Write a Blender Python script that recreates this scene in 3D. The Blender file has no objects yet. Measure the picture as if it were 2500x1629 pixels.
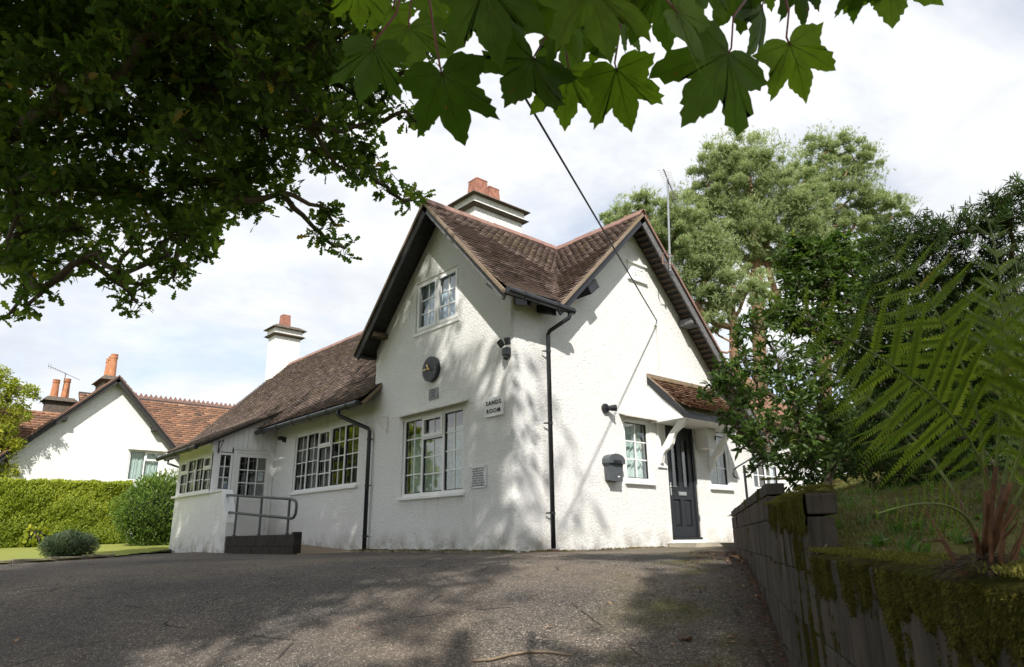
import bpy, math, random
import numpy as np
from mathutils import Vector, Matrix
from mathutils.geometry import tessellate_polygon

random.seed(7)
rng = np.random.default_rng(11)
R_ = math.radians
scene = bpy.context.scene
col = scene.collection

# ------------------------------------------------------------------ camera
CAM = np.array([-7.1934, -8.0514, 0.1598])
YAW, PITCH, ROLL = R_(48.2704), R_(16.4518), R_(-0.6330)
FPX, PW, PH = 1703.4, 2500.0, 1629.0            # focal length in pixels of the photograph
fw = np.array([math.cos(PITCH) * math.cos(YAW), math.cos(PITCH) * math.sin(YAW), math.sin(PITCH)])
rt = np.array([math.sin(YAW), -math.cos(YAW), 0.0])
up = np.cross(rt, fw)
rt, up = (math.cos(ROLL) * rt + math.sin(ROLL) * up), (-math.sin(ROLL) * rt + math.cos(ROLL) * up)
cd = bpy.data.cameras.new('camera')
cd.sensor_width = 36.0
cd.lens = FPX / PW * 36.0
cd.clip_start = 0.05
cd.clip_end = 2000.0
cd.dof.use_dof = True
cd.dof.focus_distance = 12.5
cd.dof.aperture_fstop = 13.0
cam = bpy.data.objects.new('camera', cd)
col.objects.link(cam)
mw = Matrix.Identity(4)
for i in range(3):
    mw[i][0], mw[i][1], mw[i][2], mw[i][3] = rt[i], up[i], -fw[i], CAM[i]
cam.matrix_world = mw
scene.camera = cam

def pt(u, v, depth):
    """the place in the garden that lies depth metres off along the view at that spot of the survey photograph"""
    return CAM + depth * (fw + rt * (u - PW / 2) / FPX - up * (v - PH / 2) / FPX)

# ------------------------------------------------------------------ sun, sky, exposure
SUN = np.array([-0.9, -1.0, 1.2]); SUN /= np.linalg.norm(SUN)
sd = bpy.data.lights.new('sun', 'SUN')
sd.energy = 4.4
sd.angle = R_(0.8)
sd.color = (1.0, 0.95, 0.87)
so = bpy.data.objects.new('sun', sd)
so.rotation_euler = Vector(-SUN).to_track_quat('-Z', 'Y').to_euler()
so.location = (-20, -20, 30)
col.objects.link(so)

world = bpy.data.worlds.new('World')
scene.world = world
world.use_nodes = True
wn, wl = world.node_tree.nodes, world.node_tree.links
wn.clear()
w_out = wn.new('ShaderNodeOutputWorld')
w_sky = wn.new('ShaderNodeTexSky')
w_sky.sky_type = 'NISHITA'
w_sky.sun_disc = False
w_sky.sun_elevation = math.asin(SUN[2])
w_sky.sun_rotation = math.atan2(SUN[0], SUN[1])
w_bg1 = wn.new('ShaderNodeBackground'); w_bg1.inputs[1].default_value = 0.13
wl.new(w_sky.outputs[0], w_bg1.inputs[0])
w_tc = wn.new('ShaderNodeTexCoord')
w_sep = wn.new('ShaderNodeSeparateXYZ'); wl.new(w_tc.outputs['Generated'], w_sep.inputs[0])
w_add = wn.new('ShaderNodeMath'); w_add.operation = 'ADD'; w_add.inputs[1].default_value = 0.22
wl.new(w_sep.outputs[2], w_add.inputs[0])
w_max = wn.new('ShaderNodeMath'); w_max.operation = 'MAXIMUM'; w_max.inputs[1].default_value = 0.05
wl.new(w_add.outputs[0], w_max.inputs[0])
w_div = wn.new('ShaderNodeVectorMath'); w_div.operation = 'DIVIDE'
w_cmb = wn.new('ShaderNodeCombineXYZ')
for k in range(3): wl.new(w_max.outputs[0], w_cmb.inputs[k])
wl.new(w_tc.outputs['Generated'], w_div.inputs[0]); wl.new(w_cmb.outputs[0], w_div.inputs[1])
def w_noise(scale, detail, off, rough=0.55):
    mp = wn.new('ShaderNodeMapping'); mp.inputs['Location'].default_value = off
    mp.inputs['Scale'].default_value = (1, 1, 0.25)
    wl.new(w_div.outputs[0], mp.inputs[0])
    n = wn.new('ShaderNodeTexNoise'); n.inputs['Scale'].default_value = scale
    n.inputs['Detail'].default_value = detail; n.inputs['Roughness'].default_value = rough
    n.inputs['Distortion'].default_value = 0.3
    wl.new(mp.outputs[0], n.inputs['Vector'])
    return n.outputs['Fac']
def w_ramp(f, stops):
    r = wn.new('ShaderNodeValToRGB')
    e = r.color_ramp.elements
    while len(e) < len(stops): e.new(0.5)
    for k, (p, c) in enumerate(stops):
        e[k].position = p; e[k].color = (*c, 1)
    wl.new(f, r.inputs[0])
    return r.outputs[0]
CLOUD_OFF = (3.1, 1.7, 0.0)
cov = w_ramp(w_noise(1.25, 7, CLOUD_OFF, 0.6), [(0.34, (0.50,) * 3), (0.53, (1.0,) * 3)])
shade = w_ramp(w_noise(2.4, 6, (7.3, 2.2, 0.0), 0.6), [(0.25, (0.68, 0.71, 0.76)), (0.5, (0.83, 0.845, 0.87)), (0.74, (0.98, 0.98, 0.98))])
w_bg2 = wn.new('ShaderNodeBackground'); w_bg2.inputs[1].default_value = 0.82
wl.new(shade, w_bg2.inputs[0])
w_mix = wn.new('ShaderNodeMixShader')
wl.new(cov, w_mix.inputs[0]); wl.new(w_bg1.outputs[0], w_mix.inputs[1]); wl.new(w_bg2.outputs[0], w_mix.inputs[2])
wl.new(w_mix.outputs[0], w_out.inputs[0])

scene.view_settings.view_transform = 'Standard'
scene.view_settings.look = 'None'
scene.view_settings.gamma = 1.0
scene.view_settings.exposure = 0.55
scene.view_settings.use_curve_mapping = False
scene.cycles.max_bounces = 8
scene.cycles.transparent_max_bounces = 12
scene.cycles.sample_clamp_indirect = 4.0
scene.cycles.caustics_reflective = False
scene.cycles.caustics_refractive = False
scene.cycles.use_denoising = True

# ------------------------------------------------------------------ materials
MATS = {}
class NT:
    def __init__(s, name):
        s.m = bpy.data.materials.new(name); s.m.use_nodes = True
        s.t = s.m.node_tree; s.n = s.t.nodes; s.l = s.t.links
        s.b = s.n['Principled BSDF']; MATS[name] = s.m
        s.geo = s.n.new('ShaderNodeNewGeometry')
        s.pos = s.geo.outputs['Position']
    def noise(s, scale, detail=3, rough=0.55, vec=None, dist=0.0, stretch=None):
        v = vec or s.pos
        if stretch:
            mp = s.n.new('ShaderNodeMapping'); mp.inputs['Scale'].default_value = stretch
            s.l.new(v, mp.inputs[0]); v = mp.outputs[0]
        k = s.n.new('ShaderNodeTexNoise')
        k.inputs['Scale'].default_value = scale; k.inputs['Detail'].default_value = detail
        k.inputs['Roughness'].default_value = rough; k.inputs['Distortion'].default_value = dist
        s.l.new(v, k.inputs['Vector']); return k.outputs['Fac']
    def voro(s, scale, feat='F1'):
        k = s.n.new('ShaderNodeTexVoronoi'); k.feature = feat; k.inputs['Scale'].default_value = scale
        s.l.new(s.pos, k.inputs['Vector']); return k
    def ramp(s, f, stops):
        r = s.n.new('ShaderNodeValToRGB'); e = r.color_ramp.elements
        while len(e) < len(stops): e.new(0.5)
        for k, (p, c) in enumerate(stops):
            if isinstance(c, (int, float)): c = (c, c, c)
            e[k].position = p; e[k].color = (*c, 1)
        s.l.new(f, r.inputs[0]); return r.outputs[0]
    def mix(s, f, a, b, mode='MIX'):
        k = s.n.new('ShaderNodeMix'); k.data_type = 'RGBA'; k.blend_type = mode
        for sock, val in ((k.inputs[0], f), (k.inputs[6], a), (k.inputs[7], b)):
            if hasattr(val, 'is_output'): s.l.new(val, sock)
            elif isinstance(val, (int, float)): sock.default_value = val
            else: sock.default_value = (*val, 1)
        return k.outputs[2]
    def math(s, op, a, b=0.0, clamp=False):
        k = s.n.new('ShaderNodeMath'); k.operation = op; k.use_clamp = clamp
        for i, val in enumerate((a, b)):
            if hasattr(val, 'is_output'): s.l.new(val, k.inputs[i])
            else: k.inputs[i].default_value = val
        return k.outputs[0]
    def xyz(s, i):
        k = s.n.new('ShaderNodeSeparateXYZ'); s.l.new(s.pos, k.inputs[0]); return k.outputs[i]
    def attr(s, name):
        k = s.n.new('ShaderNodeAttribute'); k.attribute_name = name; return k.outputs['Fac']
    def orand(s):
        k = s.n.new('ShaderNodeObjectInfo'); return k.outputs['Random']
    def bump(s, h, strength=0.5, dist=0.02, prev=None):
        k = s.n.new('ShaderNodeBump'); k.inputs['Strength'].default_value = strength
        k.inputs['Distance'].default_value = dist
        s.l.new(h, k.inputs['Height'])
        if prev: s.l.new(prev, k.inputs['Normal'])
        return k.outputs[0]
    def done(s, color=None, rough=0.7, normal=None, spec=0.4, metal=0.0):
        if color is not None:
            if hasattr(color, 'is_output'): s.l.new(color, s.b.inputs['Base Color'])
            else: s.b.inputs['Base Color'].default_value = (*color, 1)
        if hasattr(rough, 'is_output'): s.l.new(rough, s.b.inputs['Roughness'])
        else: s.b.inputs['Roughness'].default_value = rough
        s.b.inputs['Specular IOR Level'].default_value = spec
        s.b.inputs['Metallic'].default_value = metal
        if normal: s.l.new(normal, s.b.inputs['Normal'])
        return s.m

def plain(name, c, rough=0.6, var=0.12, scale=9.0, bump=0.0, bs=60.0, bd=0.004, spec=0.4, metal=0.0):
    t = NT(name)
    f = t.noise(scale, 4)
    lo = tuple(x * (1 - var) for x in c); hi = tuple(min(1, x * (1 + var)) for x in c)
    cc = t.ramp(f, [(0.3, lo), (0.7, hi)])
    nb = t.bump(t.noise(bs, 3), bump, bd) if bump else None
    return t.done(cc, rough, nb, spec, metal)

def roughcast(name, base, low=True, zl=0.0):
    t = NT(name)
    big = t.noise(0.9, 4)
    grit = t.noise(28, 4, 0.66)
    fine = t.noise(95, 2, 0.5)
    h = t.math('ADD', grit, t.math('MULTIPLY', fine, 0.45))
    c = t.ramp(h, [(0.50, tuple(x * 0.66 for x in base)), (0.66, tuple(x * 0.93 for x in base)), (0.85, base)])  # hollows darkened in the colour to imitate the grit's own small shadows
    c = t.mix(t.ramp(big, [(0.35, 0.0), (0.75, 0.25)]), c, (0.74, 0.74, 0.725))
    run = t.math('MULTIPLY', t.ramp(t.noise(5.0, 5, 0.6, stretch=(1, 1, 0.12)), [(0.58, 0.0), (0.80, 0.5)]), t.ramp(t.noise(0.7, 3), [(0.45, 0.0), (0.65, 1.0)]))
    c = t.mix(run, c, (0.50, 0.475, 0.40))
    if low:
        z = t.xyz(2)
        m = t.math('SUBTRACT', 1.0, t.math('DIVIDE', t.math('SUBTRACT', z, zl - 0.1), 0.50), True)
        m = t.math('MULTIPLY', m, t.ramp(t.noise(3.2, 5, 0.65), [(0.40, 0.0), (0.66, 1.0)]))
        stain = t.ramp(t.noise(22, 4), [(0.38, (0.10, 0.085, 0.045)), (0.6, (0.36, 0.31, 0.22))])
        c = t.mix(t.math('MULTIPLY', m, 0.95, True), c, stain)
    nb = t.bump(h, 1.0, 0.026)
    nb = t.bump(t.noise(4.5, 3), 0.25, 0.03, nb)
    return t.done(c, 0.92, nb, 0.15)

roughcast('roughcast', (0.90, 0.90, 0.89))
roughcast('roughcast_high', (0.90, 0.90, 0.89), low=False)
plain('white_paint', (0.84, 0.845, 0.84), 0.38, 0.03, 3)
plain('white_board', (0.80, 0.80, 0.79), 0.5, 0.05, 2)
plain('hood_tile', (0.62, 0.60, 0.55), 0.7, 0.2, 9, 0.2)
plain('black_paint', (0.020, 0.022, 0.026), 0.35, 0.2, 6)
plain('door_black', (0.017, 0.019, 0.024), 0.42, 0.1, 30, 0.1, 120, 0.002)
plain('timber_black', (0.030, 0.028, 0.027), 0.7, 0.4, 14, 0.3, 50, 0.006)
plain('timber_grey', (0.135, 0.135, 0.14), 0.75, 0.35, 18, 0.3, 60, 0.005)
plain('ridge_red', (0.235, 0.138, 0.112), 0.75, 0.25, 11, 0.2, 70)
plain('pot_red', (0.30, 0.135, 0.095), 0.8, 0.35, 9, 0.2, 60)
plain('pot_orange', (0.44, 0.19, 0.095), 0.75, 0.2, 6, 0.2, 60)
plain('slab_dark', (0.115, 0.095, 0.075), 0.85, 0.35, 12, 0.4, 40, 0.01)
plain('rail_grey', (0.075, 0.085, 0.095), 0.4, 0.1, 8)
plain('metal_grey', (0.42, 0.43, 0.44), 0.35, 0.1, 8, metal=0.8)
plain('metal_dark', (0.06, 0.05, 0.045), 0.5, 0.2, 8)
plain('steel', (0.6, 0.6, 0.58), 0.25, 0.05, 8, metal=1.0)
plain('gold', (0.72, 0.50, 0.18), 0.35, 0.05, 8, metal=0.4)
plain('letter_black', (0.012, 0.012, 0.014), 0.5, 0.05, 8)
plain('letter_grey', (0.09, 0.09, 0.10), 0.5, 0.05, 8)
plain('sign_white', (0.80, 0.80, 0.80), 0.35, 0.03, 5)
plain('sign_silver', (0.68, 0.70, 0.72), 0.4, 0.04, 5)
plain('plaque_slate', (0.17, 0.19, 0.205), 0.3, 0.1, 12)
plain('paper', (0.70, 0.76, 0.80), 0.7, 0.02, 5)
plain('paper_blue', (0.35, 0.45, 0.62), 0.7, 0.05, 20)
plain('concrete', (0.36, 0.325, 0.26), 0.85, 0.2, 3, 0.3, 90, 0.004)
plain('lichen_slab', (0.24, 0.21, 0.15), 0.9, 0.45, 7, 0.4, 40, 0.01)
plain('ramp_gravel', (0.25, 0.19, 0.125), 0.9, 0.35, 45, 0.5, 130, 0.008)
plain('room_shade', (0.030, 0.032, 0.030), 0.9, 0.2, 4)  # near-black puts the shade of unlit rooms into the colour
plain('bark', (0.085, 0.062, 0.043), 0.9, 0.4, 25, 0.6, 40, 0.02)
plain('bark_twig', (0.095, 0.075, 0.052), 0.9, 0.35, 30)
plain('bark_pine', (0.25, 0.15, 0.095), 0.85, 0.35, 8, 0.5, 20, 0.03)
plain('brick_block', (0.028, 0.024, 0.021), 0.8, 0.45, 9, 0.6, 70, 0.008)
plain('petiole_red', (0.17, 0.035, 0.03), 0.5, 0.2, 40)
plain('fern_stem', (0.12, 0.055, 0.025), 0.7, 0.35, 60)
plain('fern_rachis', (0.15, 0.19, 0.045), 0.6, 0.25, 40)
plain('dead_leaf', (0.42, 0.24, 0.125), 0.8, 0.3, 40)
plain('dead_leaf_dark', (0.17, 0.085, 0.045), 0.8, 0.3, 40)
plain('root', (0.19, 0.145, 0.10), 0.85, 0.3, 30, 0.4, 80)

def glass():
    m = bpy.data.materials.new('glass'); m.use_nodes = True; MATS['glass'] = m
    n, l = m.node_tree.nodes, m.node_tree.links; n.clear()
    o = n.new('ShaderNodeOutputMaterial'); mx = n.new('ShaderNodeMixShader')
    fr = n.new('ShaderNodeFresnel'); fr.inputs[0].default_value = 2.7
    tr = n.new('ShaderNodeBsdfTransparent'); tr.inputs[0].default_value = (0.92, 0.955, 0.945, 1)
    gl = n.new('ShaderNodeBsdfGlossy'); gl.inputs['Roughness'].default_value = 0.012
    nz = n.new('ShaderNodeTexNoise'); nz.inputs['Scale'].default_value = 1.6; nz.inputs['Detail'].default_value = 1
    ge = n.new('ShaderNodeNewGeometry'); l.new(ge.outputs['Position'], nz.inputs['Vector'])
    bp = n.new('ShaderNodeBump'); bp.inputs['Strength'].default_value = 0.05; bp.inputs['Distance'].default_value = 0.05
    l.new(nz.outputs['Fac'], bp.inputs['Height']); l.new(bp.outputs[0], gl.inputs['Normal'])
    inv = n.new('ShaderNodeMath'); inv.operation = 'SUBTRACT'; inv.inputs[0].default_value = 1.0; l.new(ge.outputs['Backfacing'], inv.inputs[1])
    mul = n.new('ShaderNodeMath'); mul.operation = 'MULTIPLY'; l.new(fr.outputs[0], mul.inputs[0]); l.new(inv.outputs[0], mul.inputs[1])
    l.new(mul.outputs[0], mx.inputs[0]); l.new(tr.outputs[0], mx.inputs[1]); l.new(gl.outputs[0], mx.inputs[2])
    l.new(mx.outputs[0], o.inputs[0])
glass()

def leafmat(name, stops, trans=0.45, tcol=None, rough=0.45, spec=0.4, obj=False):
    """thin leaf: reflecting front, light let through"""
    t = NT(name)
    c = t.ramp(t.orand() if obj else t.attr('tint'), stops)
    if obj:
        c = t.mix(0.6, c, t.ramp(t.noise(26, 5, 0.65), [(0.3, 0.62), (0.7, 1.25)]), 'MULTIPLY')
        c = t.mix(t.ramp(t.noise(34, 3, 0.5), [(0.70, 0.0), (0.745, 0.85)]), c, (0.16, 0.075, 0.02))
    t.done(c, rough, None, spec)
    tl = t.n.new('ShaderNodeBsdfTranslucent')
    tc = t.mix(1.0, c, tcol or (1.35, 1.5, 0.7), 'MULTIPLY')
    t.l.new(tc, tl.inputs[0])
    mx = t.n.new('ShaderNodeMixShader'); mx.inputs[0].default_value = trans
    out = t.n['Material Output']
    t.l.new(t.b.outputs[0], mx.inputs[1]); t.l.new(tl.outputs[0], mx.inputs[2]); t.l.new(mx.outputs[0], out.inputs[0])
    return t.m
leafmat('oak_leaf', [(0.0, (0.045, 0.085, 0.017)), (0.6, (0.110, 0.175, 0.032)), (0.93, (0.23, 0.30, 0.05)), (1.0, (0.30, 0.21, 0.04))], 0.58, rough=0.55, spec=0.22)
leafmat('maple_leaf', [(0.0, (0.045, 0.085, 0.014)), (0.5, (0.090, 0.155, 0.020)), (1.0, (0.165, 0.245, 0.030))], 0.68, (1.45, 1.6, 0.55), spec=0.25, obj=True)
leafmat('maple_vein', [(0.0, (0.24, 0.30, 0.07)), (1.0, (0.24, 0.30, 0.07))], 0.7)
leafmat('shrub_leaf', [(0.0, (0.034, 0.062, 0.016)), (0.6, (0.068, 0.118, 0.026)), (0.92, (0.135, 0.195, 0.038)), (1.0, (0.34, 0.26, 0.04))], 0.42, rough=0.45, spec=0.25)
leafmat('yew_leaf', [(0.0, (0.022, 0.042, 0.014)), (0.7, (0.050, 0.086, 0.022)), (1.0, (0.115, 0.165, 0.034))], 0.35, rough=0.6, spec=0.15)
leafmat('pine_needle', [(0.0, (0.17, 0.225, 0.115)), (0.6, (0.36, 0.425, 0.215)), (1.0, (0.54, 0.585, 0.31))], 0.46, (1.2, 1.25, 0.8))
leafmat('hedge_leaf', [(0.0, (0.11, 0.165, 0.016)), (0.5, (0.26, 0.320, 0.030)), (1.0, (0.43, 0.455, 0.055))], 0.35, (1.2, 1.3, 0.6))
leafmat('bush_leaf', [(0.0, (0.050, 0.095, 0.018)), (0.6, (0.135, 0.21, 0.036)), (1.0, (0.22, 0.30, 0.06))], 0.35, spec=0.25)
leafmat('dwarf_leaf', [(0.0, (0.045, 0.075, 0.040)), (0.6, (0.10, 0.14, 0.080)), (1.0, (0.19, 0.23, 0.13))], 0.3)
leafmat('golden_leaf', [(0.0, (0.18, 0.24, 0.02)), (0.6, (0.34, 0.38, 0.035)), (1.0, (0.50, 0.48, 0.06))], 0.45, (1.2, 1.2, 0.6))
leafmat('fern_leaf', [(0.0, (0.075, 0.125, 0.017)), (0.6, (0.180, 0.245, 0.030)), (0.9, (0.30, 0.36, 0.05)), (1.0, (0.22, 0.15, 0.03))], 0.50, (1.35, 1.5, 0.6))
leafmat('grass_blade', [(0.0, (0.045, 0.045, 0.014)), (0.45, (0.125, 0.112, 0.026)), (0.8, (0.085, 0.135, 0.028)), (1.0, (0.27, 0.21, 0.09))], 0.35)
leafmat('moss_tuft', [(0.0, (0.045, 0.036, 0.014)), (0.4, (0.105, 0.098, 0.024)), (0.8, (0.20, 0.19, 0.045)), (1.0, (0.30, 0.26, 0.09))], 0.30, spec=0.1, rough=0.8)
plain('numeral_grey', (0.30, 0.31, 0.32), 0.5, 0.05, 8)
plain('sky_reflection_blind', (0.60, 0.70, 0.84), 0.8, 0.04, 2)  # pale blue paints the sky's reflection in the upper window
plain('shade_core', (0.020, 0.032, 0.012), 0.95, 0.4, 9, spec=0.0)  # near-black puts the shade inside hedge and bushes into the colour
leafmat('weed_leaf', [(0.0, (0.05, 0.11, 0.02)), (1.0, (0.11, 0.20, 0.035))], 0.4)

def tile_mat(name, stops, moss=0.5, mossc=((0.075, 0.070, 0.018), (0.20, 0.155, 0.040))):
    t = NT(name)
    c = t.ramp(t.attr('tint'), stops)
    c = t.mix(0.45, c, t.ramp(t.noise(9, 5, 0.65), [(0.3, 0.6), (0.7, 1.2)]), 'MULTIPLY')
    mm = t.math('MULTIPLY', t.ramp(t.noise(1.15, 5, 0.65), [(0.50, 0.0), (0.70, 1.0)]), t.ramp(t.noise(14, 4, 0.6), [(0.42, 0.0), (0.60, 1.0)]))
    c = t.mix(t.math('MULTIPLY', mm, moss), c, t.ramp(t.noise(6, 3), [(0.4, mossc[0]), (0.65, mossc[1])]))
    lich = t.ramp(t.noise(38, 4, 0.7), [(0.66, 0.0), (0.76, 0.5)])
    c = t.mix(lich, c, (0.30, 0.27, 0.22))
    nb = t.bump(t.noise(60, 4, 0.6), 0.5, 0.006)
    return t.done(c, 0.85, nb, 0.2)
TS = [(0.0, (0.085, 0.064, 0.057)), (0.35, (0.148, 0.111, 0.098)), (0.7, (0.198, 0.149, 0.131)), (1.0, (0.30, 0.228, 0.198))]
tile_mat('roof_tile', TS, 0.75)
tile_mat('roof_tile_red', [(0.0, (0.10, 0.070, 0.056)), (0.4, (0.20, 0.112, 0.076)), (0.75, (0.28, 0.150, 0.095)), (1.0, (0.36, 0.21, 0.135))], 0.15)
tile_mat('canopy_tile', [(0.0, (0.085, 0.045, 0.028)), (0.5, (0.140, 0.078, 0.050)), (1.0, (0.20, 0.12, 0.08))], 1.0, ((0.09, 0.08, 0.02), (0.20, 0.15, 0.045)))
tile_mat('verge_mortar', [(0.0, (0.17, 0.12, 0.09)), (0.5, (0.26, 0.20, 0.15)), (1.0, (0.36, 0.29, 0.22))], 0.9)

def chip():
    t = NT('chipping'); t.done(t.ramp(t.attr('tint'), [(0.0, (0.05, 0.046, 0.043)), (0.6, (0.17, 0.15, 0.135)), (1.0, (0.46, 0.42, 0.37))]), 0.85, None, 0.2)
chip()
def asphalt():
    t = NT('asphalt')
    v1 = t.voro(105); v2 = t.voro(40)
    stone = t.ramp(v1.outputs['Color'], [(0.0, (0.028, 0.027, 0.027)), (0.45, (0.074, 0.070, 0.068)), (0.8, (0.155, 0.143, 0.132)), (1.0, (0.48, 0.43, 0.385))])
    stone2 = t.ramp(v2.outputs['Color'], [(0.0, 0.55), (1.0, 1.25)])
    c = t.mix(0.8, stone, stone2, 'MULTIPLY')
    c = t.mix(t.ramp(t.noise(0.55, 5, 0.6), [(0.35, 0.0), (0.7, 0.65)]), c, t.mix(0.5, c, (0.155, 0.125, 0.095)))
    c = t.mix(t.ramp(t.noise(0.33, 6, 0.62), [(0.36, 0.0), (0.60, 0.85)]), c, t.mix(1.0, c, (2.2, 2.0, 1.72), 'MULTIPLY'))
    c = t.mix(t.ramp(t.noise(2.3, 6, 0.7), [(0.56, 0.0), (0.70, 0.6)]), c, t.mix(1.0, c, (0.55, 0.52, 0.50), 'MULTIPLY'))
    ck = t.voro(0.55, 'DISTANCE_TO_EDGE'); wv = t.noise(3.0, 4)
    crack = t.math('MULTIPLY', t.math('LESS_THAN', ck.outputs['Distance'], 0.006), t.math('GREATER_THAN', wv, 0.52))
    c = t.mix(t.math('MULTIPLY', crack, 0.7), c, (0.015, 0.013, 0.010))
    # moss that keeps to the foot of the wall and of the house
    x, y = t.xyz(0), t.xyz(1)
    lat = t.math('ADD', t.math('MULTIPLY', t.math('SUBTRACT', x, 1.05), -0.5592), t.math('MULTIPLY', t.math('ADD', y, 3.0), 0.8290))
    near = t.math('SUBTRACT', 1.0, t.math('DIVIDE', t.math('ABSOLUTE', t.math('SUBTRACT', lat, 0.55)), 0.75), True)
    hb = t.math('MULTIPLY', t.math('SUBTRACT', 1.0, t.math('DIVIDE', t.math('ABSOLUTE', t.math('ADD', y, 0.5)), 0.75), True), t.math('GREATER_THAN', x, 0.3))
    near = t.math('MAXIMUM', near, t.math('MULTIPLY', hb, 0.8))
    mm = t.math('MULTIPLY', near, t.ramp(t.noise(1.7, 6, 0.65), [(0.44, 0.0), (0.62, 1.0)]))
    mossc = t.ramp(t.noise(45, 4), [(0.35, (0.045, 0.040, 0.010)), (0.65, (0.14, 0.135, 0.022))])
    c = t.mix(t.math('MULTIPLY', mm, 0.9), c, mossc)
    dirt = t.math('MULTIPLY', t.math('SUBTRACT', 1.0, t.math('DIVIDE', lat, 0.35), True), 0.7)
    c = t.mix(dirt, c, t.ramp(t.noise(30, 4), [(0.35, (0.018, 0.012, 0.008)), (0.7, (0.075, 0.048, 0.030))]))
    h = t.math('ADD', t.math('MULTIPLY', v1.outputs['Distance'], 1.0), t.math('MULTIPLY', t.noise(150, 2), 0.6))
    nb = t.bump(h, 1.0, 0.012)
    nb = t.bump(t.noise(18, 4, 0.6), 0.5, 0.02, nb)
    t.done(c, 0.88, nb, 0.3)
asphalt()

def turf(name, stops, scale=14):
    t = NT(name)
    c = t.ramp(t.noise(scale, 5, 0.65), stops)
    c = t.mix(t.ramp(t.noise(0.8, 4), [(0.4, 0.0), (0.7, 0.4)]), c, (0.30, 0.28, 0.06))
    nb = t.bump(t.noise(70, 4, 0.7), 0.8, 0.03)
    return t.done(c, 0.9, nb, 0.15)
turf('lawn', [(0.3, (0.17, 0.20, 0.045)), (0.55, (0.27, 0.30, 0.075)), (0.75, (0.38, 0.37, 0.12))], 30)
turf('bank_soil', [(0.32, (0.034, 0.024, 0.012)), (0.48, (0.080, 0.066, 0.022)), (0.62, (0.125, 0.118, 0.028)), (0.8, (0.20, 0.17, 0.05))], 7)
turf('far_grass', [(0.3, (0.05, 0.07, 0.02)), (0.7, (0.10, 0.13, 0.035))], 5)

def block_mat():
    t = NT('wall_block')
    c = t.ramp(t.noise(7, 5, 0.65, stretch=(1, 1, 0.35)), [(0.3, (0.048, 0.040, 0.034)), (0.6, (0.098, 0.083, 0.070)), (0.8, (0.150, 0.130, 0.112))])
    c = t.mix(0.6, c, t.ramp(t.orand(), [(0.0, 0.7), (1.0, 1.25)]), 'MULTIPLY')
    streak = t.ramp(t.noise(30, 4, 0.6, stretch=(1, 1, 0.10)), [(0.50, 0.0), (0.68, 0.7)])
    c = t.mix(streak, c, (0.030, 0.026, 0.020))
    wash = t.ramp(t.noise(24, 4, 0.6, stretch=(1, 1, 0.08)), [(0.62, 0.0), (0.75, 0.35)])
    c = t.mix(wash, c, (0.20, 0.185, 0.165))
    nb = t.bump(t.noise(110, 3), 0.6, 0.005)
    nb = t.bump(t.noise(13, 4), 0.4, 0.01, nb)
    t.done(c, 0.92, nb, 0.15)
block_mat()

def moss_mat():
    t = NT('moss_mat')
    c = t.ramp(t.noise(55, 5, 0.7), [(0.30, (0.022, 0.022, 0.005)), (0.5, (0.075, 0.075, 0.013)), (0.72, (0.17, 0.16, 0.030))])
    c = t.mix(t.ramp(t.noise(6, 4, 0.6), [(0.45, 0.0), (0.68, 0.75)]), c, t.ramp(t.noise(40, 4), [(0.3, (0.030, 0.020, 0.010)), (0.7, (0.095, 0.068, 0.036))]))
    nb = t.bump(t.noise(120, 5, 0.75), 1.0, 0.012)
    t.done(c, 0.95, nb, 0.05)
moss_mat()

def curtain_mat():
    t = NT('net_curtain')
    c = t.ramp(t.noise(26, 4, 0.6, stretch=(1, 1, 0.5)), [(0.35, (0.45, 0.55, 0.52)), (0.65, (0.80, 0.88, 0.85))])
    t.done(c, 0.85, None, 0.1)
    t2 = NT('drape_dark')
    c2 = t2.ramp(t2.noise(14, 3, 0.5, stretch=(1, 1, 0.05)), [(0.35, (0.08, 0.085, 0.075)), (0.65, (0.24, 0.25, 0.23))])
    t2.done(c2, 0.9, None, 0.1)
curtain_mat()
# ------------------------------------------------------------------ helpers
WLOC = {}
def link(o, parent=None):
    col.objects.link(o)
    if parent is not None:
        o.parent = parent
    return o
def settle(o, parent):
    """a mesh whose vertices are in world space, hung under its parent without moving"""
    col.objects.link(o)
    WLOC[o.name] = np.zeros(3)
    if parent is not None:
        o.parent = parent
        o.location = Vector(-WLOC.get(parent.name, np.zeros(3)))
    return o
def empty(name, loc, parent=None):
    o = bpy.data.objects.new(name, None)
    o.empty_display_size = 0.2
    col.objects.link(o)
    loc = np.array(loc, float)
    if parent is not None:
        o.parent = parent
        o.location = Vector(loc - WLOC.get(parent.name, np.zeros(3)))
    else:
        o.location = Vector(loc)
    WLOC[o.name] = loc
    return o
def tag(o, label=None, cat=None, group=None, kind=None):
    if label: o['label'] = label
    if cat: o['category'] = cat
    if group: o['group'] = group
    if kind: o['kind'] = kind
    return o
def thing(name, loc, label, cat, group=None):
    return tag(empty(name, loc), label, cat, group)

def V(*a): return np.array(a, float)
def unit(v):
    v = np.asarray(v, float); return v / np.linalg.norm(v)

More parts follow.
